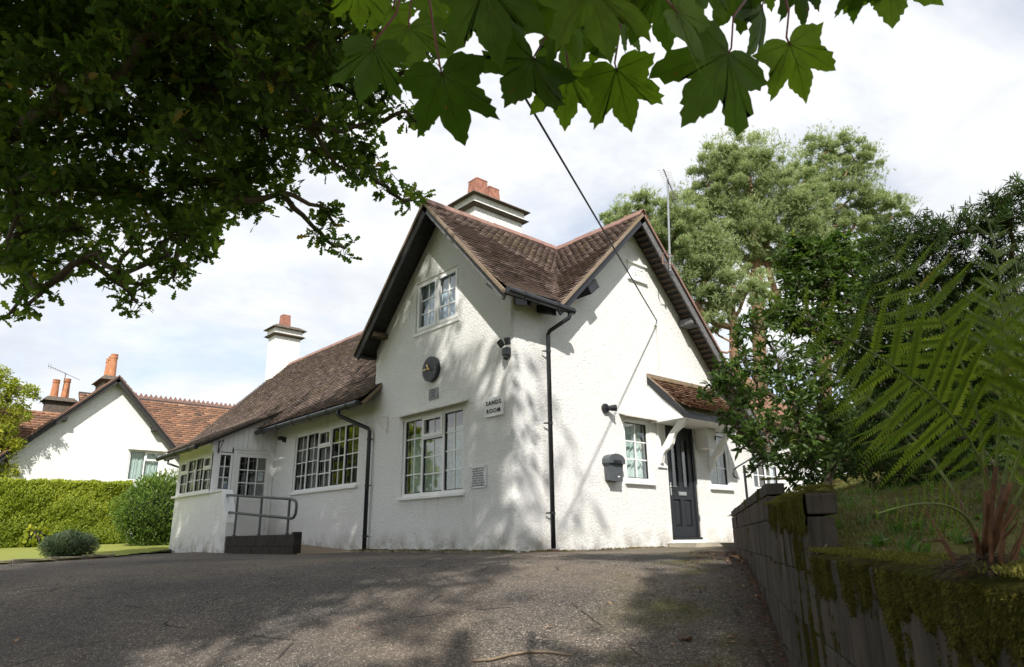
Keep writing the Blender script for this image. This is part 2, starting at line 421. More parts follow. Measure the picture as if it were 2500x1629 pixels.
class MB:
    def __init__(s): s.v = []; s.f = []; s.t = []; s.mi = []
    def add(s, vs, fs, tint=0.5, mi=0):
        b = len(s.v); s.v.extend([tuple(map(float, p)) for p in vs])
        for f in fs: s.f.append(tuple(b + i for i in f)); s.t.append(tint); s.mi.append(mi)
    def box(s, lo, hi, tint=0.5, mi=0):
        x0, y0, z0 = lo; x1, y1, z1 = hi
        vs = [(x0, y0, z0), (x1, y0, z0), (x1, y1, z0), (x0, y1, z0), (x0, y0, z1), (x1, y0, z1), (x1, y1, z1), (x0, y1, z1)]
        s.add(vs, [(0, 3, 2, 1), (4, 5, 6, 7), (0, 1, 5, 4), (1, 2, 6, 5), (2, 3, 7, 6), (3, 0, 4, 7)], tint, mi); return s
    def obox(s, o, a, b, c, tint=0.5, mi=0):
        """a box from corner o along the three edge vectors a, b, c"""
        o, a, b, c = map(np.asarray, (o, a, b, c))
        vs = [o, o + a, o + a + b, o + b, o + c, o + a + c, o + a + b + c, o + b + c]
        s.add(vs, [(0, 3, 2, 1), (4, 5, 6, 7), (0, 1, 5, 4), (1, 2, 6, 5), (2, 3, 7, 6), (3, 0, 4, 7)], tint, mi); return s
    def prism(s, poly, ext, tint=0.5, mi=0):
        """a flat outline (list of 3-D points) pushed along ext"""
        poly = [np.asarray(p, float) for p in poly]; ext = np.asarray(ext, float); n = len(poly)
        tri = tessellate_polygon([[Vector(p) for p in poly]])
        vs = poly + [p + ext for p in poly]
        fs = [tuple(t) for t in tri] + [tuple(n + i for i in reversed(t)) for t in tri]
        fs += [(i, (i + 1) % n, n + (i + 1) % n, n + i) for i in range(n)]
        s.add(vs, fs, tint, mi); return s
    def tube(s, pts, r, n=8, caps=True, tint=0.5, mi=0):
        pts = [np.asarray(p, float) for p in pts]
        rs = r if hasattr(r, '__len__') else [r] * len(pts)
        b = len(s.v); ref = None
        for i, p in enumerate(pts):
            d = pts[min(i + 1, len(pts) - 1)] - pts[max(i - 1, 0)]; d = unit(d)
            if ref is None:
                ref = V(0, 0, 1) if abs(d[2]) < 0.9 else V(1, 0, 0)
            a = ref - d * np.dot(ref, d); a = unit(a); c = np.cross(d, a); ref = a
            for k in range(n):
                q = p + rs[i] * (math.cos(2 * math.pi * k / n) * a + math.sin(2 * math.pi * k / n) * c)
                s.v.append(tuple(q))
        for i in range(len(pts) - 1):
            for k in range(n):
                k2 = (k + 1) % n
                s.f.append((b + i * n + k, b + i * n + k2, b + (i + 1) * n + k2, b + (i + 1) * n + k)); s.t.append(tint); s.mi.append(mi)
        if caps:
            s.f.append(tuple(b + k for k in reversed(range(n)))); s.t.append(tint); s.mi.append(mi)
            e = b + (len(pts) - 1) * n
            s.f.append(tuple(e + k for k in range(n))); s.t.append(tint); s.mi.append(mi)
        return s
    def mesh(s, name, mats, smooth=False):
        me = bpy.data.meshes.new(name)
        me.from_pydata(s.v, [], s.f)
        for m in (mats if isinstance(mats, (list, tuple)) else [mats]): me.materials.append(MATS[m])
        a = me.attributes.new('tint', 'FLOAT', 'FACE'); a.data.foreach_set('value', s.t)
        me.polygons.foreach_set('material_index', s.mi)
        if smooth: me.polygons.foreach_set('use_smooth', [True] * len(s.f))
        me.update(); return me
    def build(s, name, mats, parent=None, smooth=False, bevel=0.0):
        o = bpy.data.objects.new(name, s.mesh(name, mats, smooth))
        if bevel:
            m = o.modifiers.new('bevel', 'BEVEL'); m.width = bevel; m.segments = 2; m.limit_method = 'ANGLE'
        return settle(o, parent)

def np_mesh(name, Vs, Fs, mat, tint=None, smooth=False):
    """a big mesh out of numpy arrays; Fs is (n, 3) or (n, 4)"""
    me = bpy.data.meshes.new(name)
    k = Fs.shape[1]; n = len(Fs)
    me.vertices.add(len(Vs)); me.vertices.foreach_set('co', Vs.astype(np.float32).ravel())
    me.loops.add(n * k); me.loops.foreach_set('vertex_index', Fs.astype(np.int32).ravel())
    me.polygons.add(n); me.polygons.foreach_set('loop_start', np.arange(0, n * k, k, dtype=np.int32))
    me.polygons.foreach_set('loop_total', np.full(n, k, np.int32))
    if smooth: me.polygons.foreach_set('use_smooth', np.ones(n, bool))
    if tint is not None:
        a = me.attributes.new('tint', 'FLOAT', 'FACE'); a.data.foreach_set('value', tint.astype(np.float32))
    me.materials.append(MATS[mat]); me.update(calc_edges=True)
    return me
def np_obj(name, Vs, Fs, mat, parent=None, tint=None, smooth=False, kind=None):
    o = bpy.data.objects.new(name, np_mesh(name, Vs, Fs, mat, tint, smooth))
    if kind: o['kind'] = kind
    return settle(o, parent)
def nrm(a): return a / np.maximum(np.linalg.norm(a, axis=1, keepdims=True), 1e-9)
def scatter(TV, TF, P, X, Z, S):
    """template leaves (TV, TF) set at P with their length along X, their face towards Z and their size S"""
    X = nrm(X); Y = nrm(np.cross(Z, X)); Zn = np.cross(X, Y)
    S = np.asarray(S); S = S[:, None] if S.ndim == 1 else S
    n, k = len(P), len(TV)
    W = P[:, None, :] + S[:, None, :] * (TV[None, :, 0:1] * X[:, None] + TV[None, :, 1:2] * Y[:, None] + TV[None, :, 2:3] * Zn[:, None])
    F = (TF[None] + (np.arange(n) * k)[:, None, None]).reshape(-1, TF.shape[1])
    return W.reshape(-1, 3), F
def rand_dir(n):
    return nrm(rng.normal(size=(n, 3)))
def vnoise(p, seed=0):
    """cheap smooth noise from a few sines, about -1..1"""
    p = np.atleast_2d(p); r = np.random.default_rng(seed); out = np.zeros(len(p))
    for k in range(6):
        d = r.normal(size=p.shape[1]); out += np.sin(p @ d * (1 + 0.5 * k) + r.uniform(0, 6.28)) / (1 + 0.35 * k)
    return out / 2.6

def text_mesh(name, body, size, O, U, Vv, N, mat, parent, extrude=0.003, align='CENTER', spacing=1.0, line=1.0, weight=0.0):
    c = bpy.data.curves.new(name, 'FONT'); c.body = body; c.size = size; c.align_x = align; c.align_y = 'CENTER'
    c.extrude = extrude; c.space_character = spacing; c.space_line = line; c.offset = weight
    c.resolution_u = 3
    o = bpy.data.objects.new(name + '_tmp', c); col.objects.link(o)
    dg = bpy.context.evaluated_depsgraph_get()
    me = bpy.data.meshes.new_from_object(o.evaluated_get(dg))
    bpy.data.objects.remove(o); bpy.data.curves.remove(c)
    M = Matrix.Identity(4)
    for i in range(3): M[i][0], M[i][1], M[i][2], M[i][3] = U[i], Vv[i], N[i], O[i]
    me.transform(M); me.name = name; me.materials.clear(); me.materials.append(MATS[mat])
    return settle(bpy.data.objects.new(name, me), parent)

# ------------------------------------------------------------------ the lie of the land
WD = V(math.cos(R_(34)), math.sin(R_(34)))          # along the retaining wall, towards the house
WN = V(WD[1], -WD[0])                               # to the right of it, into the bank
WE = V(1.05, -3.0)                                  # its end near the house
def wall_uv(x, y):
    dx, dy = x - WE[0], y - WE[1]
    return dx * WD[0] + dy * WD[1], dx * WN[0] + dy * WN[1]
def wxy(a, l): return WE + WD * a + WN * l
def softplus(x, k): return k * np.logaddexp(0, x / k)
def gz(x, y):
    x = np.asarray(x, float); y = np.asarray(y, float)
    s = -(x * WD[0] + y * WD[1])
    z = -0.165 * softplus(s - 3.7, 0.45) + 0.10 * softplus(s - 13.0, 1.5)
    z = z - 0.030 * softplus(-x - 0.3, 0.6) + 0.018 * softplus(y - 9.0, 1.0)
    z = z + 0.02 * np.clip((x - 1.0) / 3.0, 0, 1)
    return z - 0.02
def kerb_y(x):
    return np.interp(x, [-30, -14, -5.3, -3.3, -1.9, 0], [-2.0, 4.3, 7.6, 8.55, 10.6, 13.5])

def bank_top(a):
    return np.interp(a, [-30, -7.2, -6.3, -5.6, -4.6, 0, 6], [0.05, 0.065, 0.17, 0.25, 0.37, 0.44, 0.55])
def bank_z(a, l):
    l = np.asarray(l, float)
    return bank_top(a) - 0.01 + 0.075 * np.clip(l, 0, 99) + 0.055 * np.clip(l - 0.8, 0, 4) ** 1.3 + 0.07 * np.clip(a + 3.0, 0, 8) * np.clip(l, 0, 2) * 0.5

def grid_sheet(name, x0, x1, y0, y1, step, zf, keep, mat, amp=0.0, seed=1, kind='structure'):
    nx, ny = int((x1 - x0) / step) + 1, int((y1 - y0) / step) + 1
    X, Y = np.meshgrid(x0 + np.arange(nx) * step, y0 + np.arange(ny) * step, indexing='ij')
    Z = zf(X, Y)
    if amp: Z = Z + amp * (vnoise(np.stack([X.ravel(), Y.ravel()], 1) * 2.1, seed) + 0.5 * vnoise(np.stack([X.ravel(), Y.ravel()], 1) * 6.3, seed + 1)).reshape(X.shape)
    idx = np.arange(nx * ny).reshape(nx, ny)
    F = np.stack([idx[:-1, :-1], idx[1:, :-1], idx[1:, 1:], idx[:-1, 1:]], -1).reshape(-1, 4)
    cx = (X[:-1, :-1] + X[1:, 1:]) / 2; cy = (Y[:-1, :-1] + Y[1:, 1:]) / 2
    F = F[keep(cx, cy).ravel()]
    used = np.unique(F); remap = np.zeros(nx * ny, int); remap[used] = np.arange(len(used))
    Vs = np.stack([X.ravel(), Y.ravel(), Z.ravel()], 1)[used]
    o = np_obj(name, Vs, remap[F], mat, smooth=True)
    return tag(o, kind=kind)

def far_z(X, Y):
    a, l = wall_uv(X, Y)
    hill = np.where(l > 0.3, np.clip(l - 0.3, 0, 12) * 0.10 + 0.15, 0.0)
    return np.clip(gz(X, Y), -1.6, 0.35) - 0.16 + hill * np.clip((l - 4.5) / 3, 0, 1)
grid_sheet('ground', -400, 400, -400, 400, 4.0, far_z, lambda x, y: x > -1e9, 'far_grass')
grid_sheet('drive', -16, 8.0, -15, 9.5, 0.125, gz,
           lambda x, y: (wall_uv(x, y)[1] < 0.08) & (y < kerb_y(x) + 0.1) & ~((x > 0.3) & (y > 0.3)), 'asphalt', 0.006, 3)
grid_sheet('lawn', -30, 0.2, -3, 22, 0.25, lambda x, y: gz(x, y) + 0.035 + 0.01 * np.clip(y - 12, 0, 9),
           lambda x, y: (y > kerb_y(x) - 0.05) & ~((x > -1.3) & (y < 12.2)), 'lawn', 0.012, 5)
def bank_xy(x, y):
    a, l = wall_uv(x, y); return bank_z(a, l)
grid_sheet('bank', -14, 9, -18, 1.5, 0.10, bank_xy,
           lambda x, y: (wall_uv(x, y)[1] > 0.06) & (wall_uv(x, y)[1] < 7.5) & (wall_uv(x, y)[0] < 3.5) & (y < -1.0), 'bank_soil', 0.02, 8)

# concrete path and step along the right-hand wall, stone edging at the foot of the gable
m = MB()
m.prism([(3.72, -0.02, -0.25), (9.0, -0.02, -0.25), (9.0, -1.25, -0.25), (4.6, -1.05, -0.25), (3.72, -0.62, -0.25)], (0, 0, 0.31))
tag(m.build('path', 'concrete', bevel=0.012), kind='structure')
m = MB()
for k in range(9):
    y0 = -0.05 + k * 0.49
    w = 0.26 + 0.07 * random.random()
    m.prism([(-0.004, y0, -0.2), (-0.004, y0 + 0.475, -0.2), (-w - 0.02 * random.random(), y0 + 0.47, -0.2), (-w, y0 + 0.01, -0.2)], (0, 0, 0.19 + 0.015 * random.random()))
tag(m.build('edging_stones', 'lichen_slab', bevel=0.01), kind='structure')

# kerb between the drive and the lawn, stone by stone
kerb = tag(empty('kerb', (-4.6, 7.8, float(gz(-4.6, 7.8)))), kind='structure')
kx = np.array([-5.9, -5.3, -4.3, -3.3])
for k in range(9):
    x0 = -8.9 + k * 0.62; x1 = x0 + 0.605
    y0, y1 = float(kerb_y(x0)), float(kerb_y(x1))
    z = float(gz((x0 + x1) / 2, (y0 + y1) / 2))
    d = unit(V(x1 - x0, y1 - y0, 0)); nn = V(-d[1], d[0], 0)
    m = MB(); m.obox(V(x0, y0, z - 0.12), d * math.hypot(x1 - x0, y1 - y0), nn * 0.1, V(0, 0, 0.19 + 0.008 * random.random()))
    m.build('kerb_stone', 'lichen_slab', kerb, bevel=0.012)

def on_drive(u, v):
    d = (fw + rt * (u - PW / 2) / FPX - up * (v - PH / 2) / FPX); t = 1.0
    for _ in range(400):
        p = CAM + d * t
        if p[2] <= float(gz(p[0], p[1])): break
        t += 0.03
    return p[0], p[1]
# ------------------------------------------------------------------ the house
house = thing('house', (0, 0, 0), 'white roughcast cottage with brown tiled roof, front gable clock and black side door', 'house')

class Fr:
    def __init__(s, O, U, N): s.O, s.U, s.N, s.W = V(*O), V(*U), V(*N), V(0, 0, 1)
    def p(s, u, v, n=0.0): return s.O + s.U * u + s.W * v + s.N * n
    def box(s, mb, u0, u1, v0, v1, n0, n1, tint=0.5, mi=0):
        mb.obox(s.p(u0, v0, n0), s.U * (u1 - u0), s.W * (v1 - v0), s.N * (n1 - n0), tint, mi); return mb
FA = Fr((0, 0, 0), (0, -1, 0), (-1, 0, 0))
FB = Fr((0, 0, 0), (1, 0, 0), (0, -1, 0))
FW = Fr((0.04, 0, 0), (0, -1, 0), (-1, 0, 0))
FPF = Fr((-1.45, 0, 0), (0, -1, 0), (-1, 0, 0))
FPS = Fr((0, 8.99, 0), (1, 0, 0), (0, -1, 0))

def wall_skin(mb, fr, outer, holes, depth=0.16):
    polys = [[Vector(fr.p(*q)) for q in outer]]
    for (u0, u1, v0, v1) in holes:
        polys.append([Vector(fr.p(*q)) for q in ((u0, v0), (u0, v1), (u1, v1), (u1, v0))])
    flat = [p for q in polys for p in q]
    mb.add(flat, [tuple(t) for t in tessellate_polygon(polys)])
    for (u0, u1, v0, v1) in holes:
        c = [(u0, v0), (u1, v0), (u1, v1), (u0, v1)]
        for i in range(4):
            a, b = c[i], c[(i + 1) % 4]
            mb.add([fr.p(*a), fr.p(*b), fr.p(*b, -depth), fr.p(*a, -depth)], [(0, 1, 2, 3)])
    return mb

def make_window(fr, u0, u1, v0, v1, cols, sill=True, hood=False, curtain='net_curtain', crange=(0, 1), parent=None, n_face=-0.03, sill_out=0.09, label=None, room=(0.3, 0.7)):
    """cols: list of (width share, [(height share, columns, rows, opening)]) with the lights of each column from the top"""
    w = empty('window', fr.p((u0 + u1) / 2, v0), parent or house)
    if label: w['label'] = label
    fb = 0.055; na, nb = n_face - 0.07, n_face
    fm = MB()
    fr.box(fm, u0, u0 + fb, v0, v1, na, nb); fr.box(fm, u1 - fb, u1, v0, v1, na, nb)
    fr.box(fm, u0 + fb, u1 - fb, v0, v0 + fb, na, nb); fr.box(fm, u0 + fb, u1 - fb, v1 - fb, v1, na, nb)
    bars = MB(); tot = sum(c[0] for c in cols); mull = 0.05
    W = u1 - u0 - 2 * fb - mull * (len(cols) - 1); cu = u0 + fb
    panes = []
    for ci, (share, lights) in enumerate(cols):
        cw = W * share / tot
        if ci: fr.box(fm, cu - mull, cu, v0 + fb, v1 - fb, na, nb)
        tv = sum(l[0] for l in lights); Hh = v1 - v0 - 2 * fb - 0.045 * (len(lights) - 1); cv = v1 - fb
        for li, (hs, nc, nr, opening) in enumerate(lights):
            lh = Hh * hs / tv
            if li:
                fr.box(fm, cu, cu + cw, cv - 0.045, cv, na, nb); cv -= 0.045
            a0, a1, b0, b1 = cu, cu + cw, cv - lh, cv
            if opening:
                c = 0.045; q0, q1 = nb - 0.01, nb + 0.022
                fr.box(fm, a0 - 0.012, a0 + c, b0 - 0.012, b1 + 0.012, q0, q1); fr.box(fm, a1 - c, a1 + 0.012, b0 - 0.012, b1 + 0.012, q0, q1)
                fr.box(fm, a0 + c, a1 - c, b0 - 0.012, b0 + c, q0, q1); fr.box(fm, a0 + c, a1 - c, b1 - c, b1 + 0.012, q0, q1)
                a0 += c; a1 -= c; b0 += c; b1 -= c
            else:
                c = 0.016; q0, q1 = na + 0.02, nb - 0.02
                fr.box(fm, a0, a0 + c, b0, b1, q0, q1, mi=1); fr.box(fm, a1 - c, a1, b0, b1, q0, q1, mi=1)
                fr.box(fm, a0 + c, a1 - c, b0, b0 + c, q0, q1, mi=1); fr.box(fm, a0 + c, a1 - c, b1 - c, b1, q0, q1, mi=1)
                a0 += c; a1 -= c; b0 += c; b1 -= c
            bw = 0.011
            for i in range(1, nc):
                x = a0 + (a1 - a0) * i / nc; fr.box(bars, x - bw, x + bw, b0, b1, nb - 0.052, nb - 0.026)
            for j in range(1, nr):
                y = b0 + (b1 - b0) * j / nr; fr.box(bars, a0, a1, y - bw, y + bw, nb - 0.053, nb - 0.025)
            for i in range(nc):
                for j in range(nr):
                    panes.append((a0 + (a1 - a0) * i / nc, a0 + (a1 - a0) * (i + 1) / nc, b0 + (b1 - b0) * j / nr, b0 + (b1 - b0) * (j + 1) / nr))
            cv -= lh
        cu += cw + mull
    fm.build('frame', ['white_paint', 'black_paint'], w)
    if bars.v: bars.build('glazing_bars', 'white_paint', w)
    for (a0, a1, b0, b1) in panes:
        m = MB(); fr.box(m, a0 + 0.001, a1 - 0.001, b0 + 0.001, b1 - 0.001, nb - 0.043, nb - 0.037)
        m.build('pane', 'glass', w)
    if sill:
        m = MB(); fr.box(m, u0 - 0.05, u1 + 0.05, v0 - 0.06, v0 - 0.003, na, sill_out - 0.03)
        m.build('sill', 'white_paint', w, bevel=0.008)
    if hood:
        m = MB()
        p = [fr.p(u0 - 0.12, v1 + 0.10, 0.0), fr.p(u0 - 0.12, v1 + 0.075, 0.0), fr.p(u0 - 0.12, v1 + 0.01, 0.17), fr.p(u0 - 0.12, v1 + 0.035, 0.17)]
        m.prism(p, fr.U * (u1 - u0 + 0.24))
        m.build('hood', 'hood_tile', w)
    if curtain:
        c0 = u0 + fb; c1 = u1 - fb; nseg = int((c1 - c0) / 0.02)
        us = np.linspace(c0, c1, nseg)
        lo, hi = v0 + (v1 - v0) * crange[0], v0 + (v1 - v0) * crange[1]
        ns = -0.155 + 0.020 * np.sin(us * 47 + 1.3 * np.sin(us * 13)) + 0.012 * np.sin(us * 91)
        m = MB()
        for i in range(nseg - 1):
            m.add([fr.p(us[i], lo, ns[i]), fr.p(us[i + 1], lo, ns[i + 1]), fr.p(us[i + 1], hi, ns[i + 1]), fr.p(us[i], hi, ns[i])], [(0, 1, 2, 3)])
        m.build('curtain', curtain, w, smooth=True)
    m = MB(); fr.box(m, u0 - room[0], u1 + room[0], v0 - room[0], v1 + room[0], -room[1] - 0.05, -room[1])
    m.build('room_shade_sheet', 'room_shade', w)  # added dark sheet, its colour standing in for the unlit room
    return w

TALL4 = [(1, 2, 4, False)]
VENT4 = [(0.27, 2, 1, True), (0.73, 2, 3, False)]
# openings: (u0, u1, v0, v1)
hA1 = (-2.82, -1.46, 3.97, 5.00); hA2 = (-3.14, -1.27, 0.92, 2.36)
hB1 = (2.66, 3.40, 1.14, 2.25); hB2 = (5.30, 6.04, 1.14, 2.25); hBd = (3.90, 4.84, 0.12, 2.28)
hW = (-7.88, -4.86, 1.26, 2.60)
hPf = (-11.42, -9.08, 1.32, 2.20)
mA = MB(); wall_skin(mA, FA, [(-4.22, -0.5), (-0.06, -0.5), (-0.06, 4.16), (-2.02, 6.22), (-4.22, 3.95)], [hA1, hA2])
mA.build('front_gable_wall', 'roughcast', house)
mB_ = MB(); wall_skin(mB_, FB, [(0.06, -0.5), (6.95, -0.5), (6.95, 2.28), (3.12, 6.22), (1.02, 4.16), (0.06, 4.16)], [hB1, hB2, hBd])
# rounded corner between the two
for k in range(4):
    a0, a1 = math.pi / 2 * k / 4, math.pi / 2 * (k + 1) / 4
    q = [(0.06 - 0.06 * math.sin(a), 0.06 - 0.06 * math.cos(a)) for a in (a0, a1)]
    mB_.add([(q[0][0], q[0][1], -0.5), (q[1][0], q[1][1], -0.5), (q[1][0], q[1][1], 4.16), (q[0][0], q[0][1], 4.16)], [(0, 1, 2, 3)])
mB_.build('side_gable_wall', 'roughcast', house)
m = MB(); wall_skin(m, FW, [(-16.0, -0.5), (-4.2, -0.5), (-4.2, 3.15), (-16.0, 3.15)], [hW])
m.add([(0.04, 16, -0.5), (6.95, 16, -0.5), (6.95, 16, 2.3), (3.12, 16, 6.22), (0.04, 16, 3.15)], [(0, 1, 2, 3, 4)])
m.add([(6.95, 0, -0.5), (6.95, 16, -0.5), (6.95, 16, 2.3), (6.95, 0, 2.3)], [(0, 1, 2, 3)])
m.add([(0.0, 4.22, -0.5), (1.6, 4.22, -0.5), (1.6, 4.22, 4.1), (0.0, 4.22, 3.95)], [(0, 1, 2, 3)])
m.build('wing_wall', 'roughcast', house)

make_window(FA, *hA1, [(1, [(1, 2, 3, True)]), (1, [(1, 2, 3, True)])], curtain='sky_reflection_blind', sill_out=0.05, label='small white upper window of two lights high in the front gable')  # blind tinted to imitate sky mirrored in the panes
make_window(FA, *hA2, [(1, TALL4), (1.12, VENT4), (1, TALL4)], hood=True, crange=(0, 0.80), label='tall white window with lace curtain under the clock')
make_window(FW, *hW, [(1, TALL4), (1, TALL4), (1.05, VENT4), (1.1, TALL4), (1.05, TALL4)], curtain=None, label='wide five-light window in the low wing')
make_window(FB, *hB1, [(1, [(1, 2, 3, False)])], hood=True, crange=(0, 1), n_face=-0.02, label='narrow white window beside the mailbox')
make_window(FB, *hB2, [(1, [(1, 2, 3, False)])], hood=False, crange=(0, 1), n_face=-0.02, label='narrow white window to the right of the black door')
# dark drapes half drawn inside the wing window
m = MB()
for (c0, c1) in ((-7.8, -7.35), (-6.9, -6.65), (-5.4, -5.15)):
    us = np.linspace(c0, c1, 24)
    for i in range(23):
        na_, nb_ = (-0.24 + 0.03 * math.sin(us[j] * 55) for j in (i, i + 1))
        m.add([FW.p(us[i], 1.3, na_), FW.p(us[i + 1], 1.3, nb_), FW.p(us[i + 1], 2.58, nb_), FW.p(us[i], 2.58, na_)], [(0, 1, 2, 3)])
m.build('drape', 'drape_dark', house, smooth=True)

# ------------------------------------------------------------------ roof
TILE_ALL = []        # every tile of the house: (slope, verts, tint, centre, frame or None)
def tile_slope(slope, P0, U, Vv, N, L, ulo, uhi, g=0.10, w=0.165, bend=None, rec=None, lift=0.0, jit=1.0, tbase=0.5, thick=0.014):
    P0, U, Vv, N = map(lambda a: np.asarray(a, float), (P0, U, Vv, N))
    out = rec if rec is not None else TILE_ALL
    rows = int(L / g)
    for i in range(rows):
        v0 = i * g
        bn = lambda v: (bend(v) if bend else 0.0) + lift
        a, b = ulo(v0 + g * 0.5), uhi(v0 + g * 0.5)
        if b - a < 0.04: continue
        off = (i % 2) * 0.5 * w + 0.012 * random.uniform(-1, 1)
        j0 = math.floor((a - off) / w); j1 = math.ceil((b - off) / w)
        for j in range(j0, j1):
            u0 = off + j * w; u1 = u0 + w - 0.004
            full = u0 >= a and u1 <= b
            u0 = max(u0, a); u1 = min(u1, b)
            if u1 - u0 < 0.03: continue
            dv = jit * 0.006 * random.uniform(-1, 1); dn = jit * 0.004 * random.random(); tw = jit * 0.003 * random.uniform(-1, 1)
            va, vb = v0 + dv, v0 + g + 0.028
            na, nb = bn(va) + 0.029 + dn, bn(vb) + 0.001
            vs = [P0 + U * u0 + Vv * va + N * (na - thick + tw), P0 + U * u1 + Vv * va + N * (na - thick - tw),
                  P0 + U * u0 + Vv * va + N * (na + tw + 0.004), P0 + U * u1 + Vv * va + N * (na - tw + 0.004),
                  P0 + U * u0 + Vv * vb + N * nb, P0 + U * u1 + Vv * vb + N * nb]
            tint = min(1, max(0, random.gauss(tbase, 0.22)))
            fr = (P0 + U * (u0 + u1) / 2 + Vv * va + N * na, U, unit(vs[4] - vs[2]), u1 - u0, g) if full else None
            out.append((slope, vs, tint, (vs[2] + vs[5]) / 2, fr))
def flush_tiles(recs, mat, name='roof_tiles'):
    by = {}
    for r in recs: by.setdefault(r[0].name, (r[0], []))[1].append(r)
    for slope, lst in by.values():
        Vs = np.array([r[1] for r in lst]).reshape(-1, 3)
        base = np.arange(len(lst))[:, None] * 6
        q = np.array([[2, 3, 5, 4], [0, 1, 3, 2], [0, 2, 4, 4], [1, 5, 3, 3]])
        F = (q[None] + base[:, :, None]).reshape(-1, 4)
        tri = np.concatenate([F[:, [0, 1, 2]], F[(F[:, 2] != F[:, 3])][:, [0, 2, 3]]])
        tint = np.array([r[2] for r in lst])
        t4 = np.repeat(tint, 4); tt = np.concatenate([t4, t4[(F[:, 2] != F[:, 3])]])
        np_obj(name, Vs, tri, mat, slope, tt, kind='stuff')

S2 = math.sqrt(0.5)
RZ, RX, EX = 6.33, 3.12, -0.42                     # main ridge, eaves
EZ = RZ - (RX - EX)
AY, AZ, TA = 2.02, 6.36, 1.05                      # ridge of the front gable
kick = lambda v: 0.07 * max(0.0, 1 - v / 0.8) ** 2
def deck(name, poly, N, mat='timber_black', th=0.05, off=-0.012):
    m = MB(); N = np.asarray(N, float); m.prism([np.asarray(p, float) + N * off for p in poly], -N * th)
    return m.build(name, mat, house)

# big front slope of the main range
Nm = V(-S2, 0, S2); Vm = V(S2, 0, S2)
def main_lo(v):
    z = EZ + v * S2; x = EX + v * S2
    if x < 0.0: return 3.98
    return 4.24 if z < 3.86 else AY + (AZ - z) / TA
def ms(y, v): return V(EX, y, EZ) + Vm * v
Lm = (RX - EX) / S2
s_main = deck('roof_slope', [ms(3.98, 0), ms(16.1, 0), ms(16.1, Lm), ms(AY + 0.02, Lm), ms(4.24, 1.52), ms(4.24, 0.6), ms(3.98, 0.58)], Nm)
tile_slope(s_main, (EX, 0, EZ), (0, 1, 0), Vm, Nm, Lm, main_lo, lambda v: 16.1, bend=kick)
# its other end, left of the side gable
s_side = deck('roof_slope', [ms(-0.42, 1.46), ms(-0.42, Lm), ms(AY - 0.02, Lm)], Nm)
tile_slope(s_side, (EX, 0, EZ), (0, 1, 0), Vm, Nm, Lm, lambda v: -0.42, lambda v: AY - (AZ - (EZ + v * S2)) / TA, tbase=0.5)
# right slope of the front gable
na_ = math.sqrt(1 + TA * TA); Va = V(0, 1, TA) / na_; Na = V(0, -TA, 1) / na_
AE = -0.34; AEZ = AZ - (AY - AE) * TA; La = (AY - AE) * na_
def as_(x, v): return V(x, AE, AEZ) + Va * v
vx = lambda z: RX - (RZ - z)
s_a = deck('roof_slope', [as_(-0.42, 0), as_(vx(AEZ), 0), as_(RX, La), as_(-0.42, La)], Na)
tile_slope(s_a, (0, AE, AEZ), (1, 0, 0), Va, Na, La, lambda v: -0.42, lambda v: vx(AEZ + Va[2] * v), bend=kick, tbase=0.55)
# left slope of the front gable and the rear slope
Nl = V(0, TA, 1) / na_; Vl = V(0, -1, TA) / na_; ALE = 4.43; ALZ = AZ - (ALE - AY) * TA; Ll = (ALE - AY) * na_
def al(x, v): return V(x, ALE, ALZ) + Vl * v
s_l = deck('roof_slope', [al(-0.42, 0), al(-0.42, Ll), al(RX, Ll), al(vx(ALZ), 0)], Nl)
tile_slope(s_l, (0, ALE, ALZ), (1, 0, 0), Vl, Nl, Ll, lambda v: -0.42, lambda v: vx(ALZ + Vl[2] * v), g=0.1, w=0.33)
TB = 1.05; nb_ = math.sqrt(1 + TB * TB); Nb = V(TB, 0, 1) / nb_; Vb = V(-1, 0, TB) / nb_
BEX = 7.25; BEZ = RZ - (BEX - RX) * TB; Lb = (BEX - RX) * nb_
s_b = deck('roof_slope', [V(BEX, -0.42, BEZ), V(RX, -0.42, RZ), V(RX, 16.1, RZ), V(BEX, 16.1, BEZ)], Nb)
tile_slope(s_b, (BEX, 0, BEZ), (0, 1, 0), Vb, Nb, Lb, lambda v: -0.42, lambda v: 1.5, g=0.1, w=0.165)
tile_slope(s_b, (BEX, 0, BEZ), (0, 1, 0), Vb, Nb, Lb, lambda v: 1.5, lambda v: 16.1, g=0.2, w=0.66)
# slope that sweeps down over the porch
PX0, PZ0, PX1, PZ1 = -1.80, 2.36, 0.10, 3.36
Vp = unit(V(PX1 - PX0, 0, PZ1 - PZ0)); Np = V(-Vp[2], 0, Vp[0]); Lp = math.hypot(PX1 - PX0, PZ1 - PZ0)
s_p = deck('porch_roof_slope', [V(PX0, 8.80, PZ0), V(PX0, 12.05, PZ0), V(PX1, 12.05, PZ1), V(PX1, 8.80, PZ1)], Np, off=0.0)
tile_slope(s_p, (PX0, 0, PZ0), (0, 1, 0), Vp, Np, Lp + 0.06, lambda v: 8.78, lambda v: 12.06, lift=0.03)

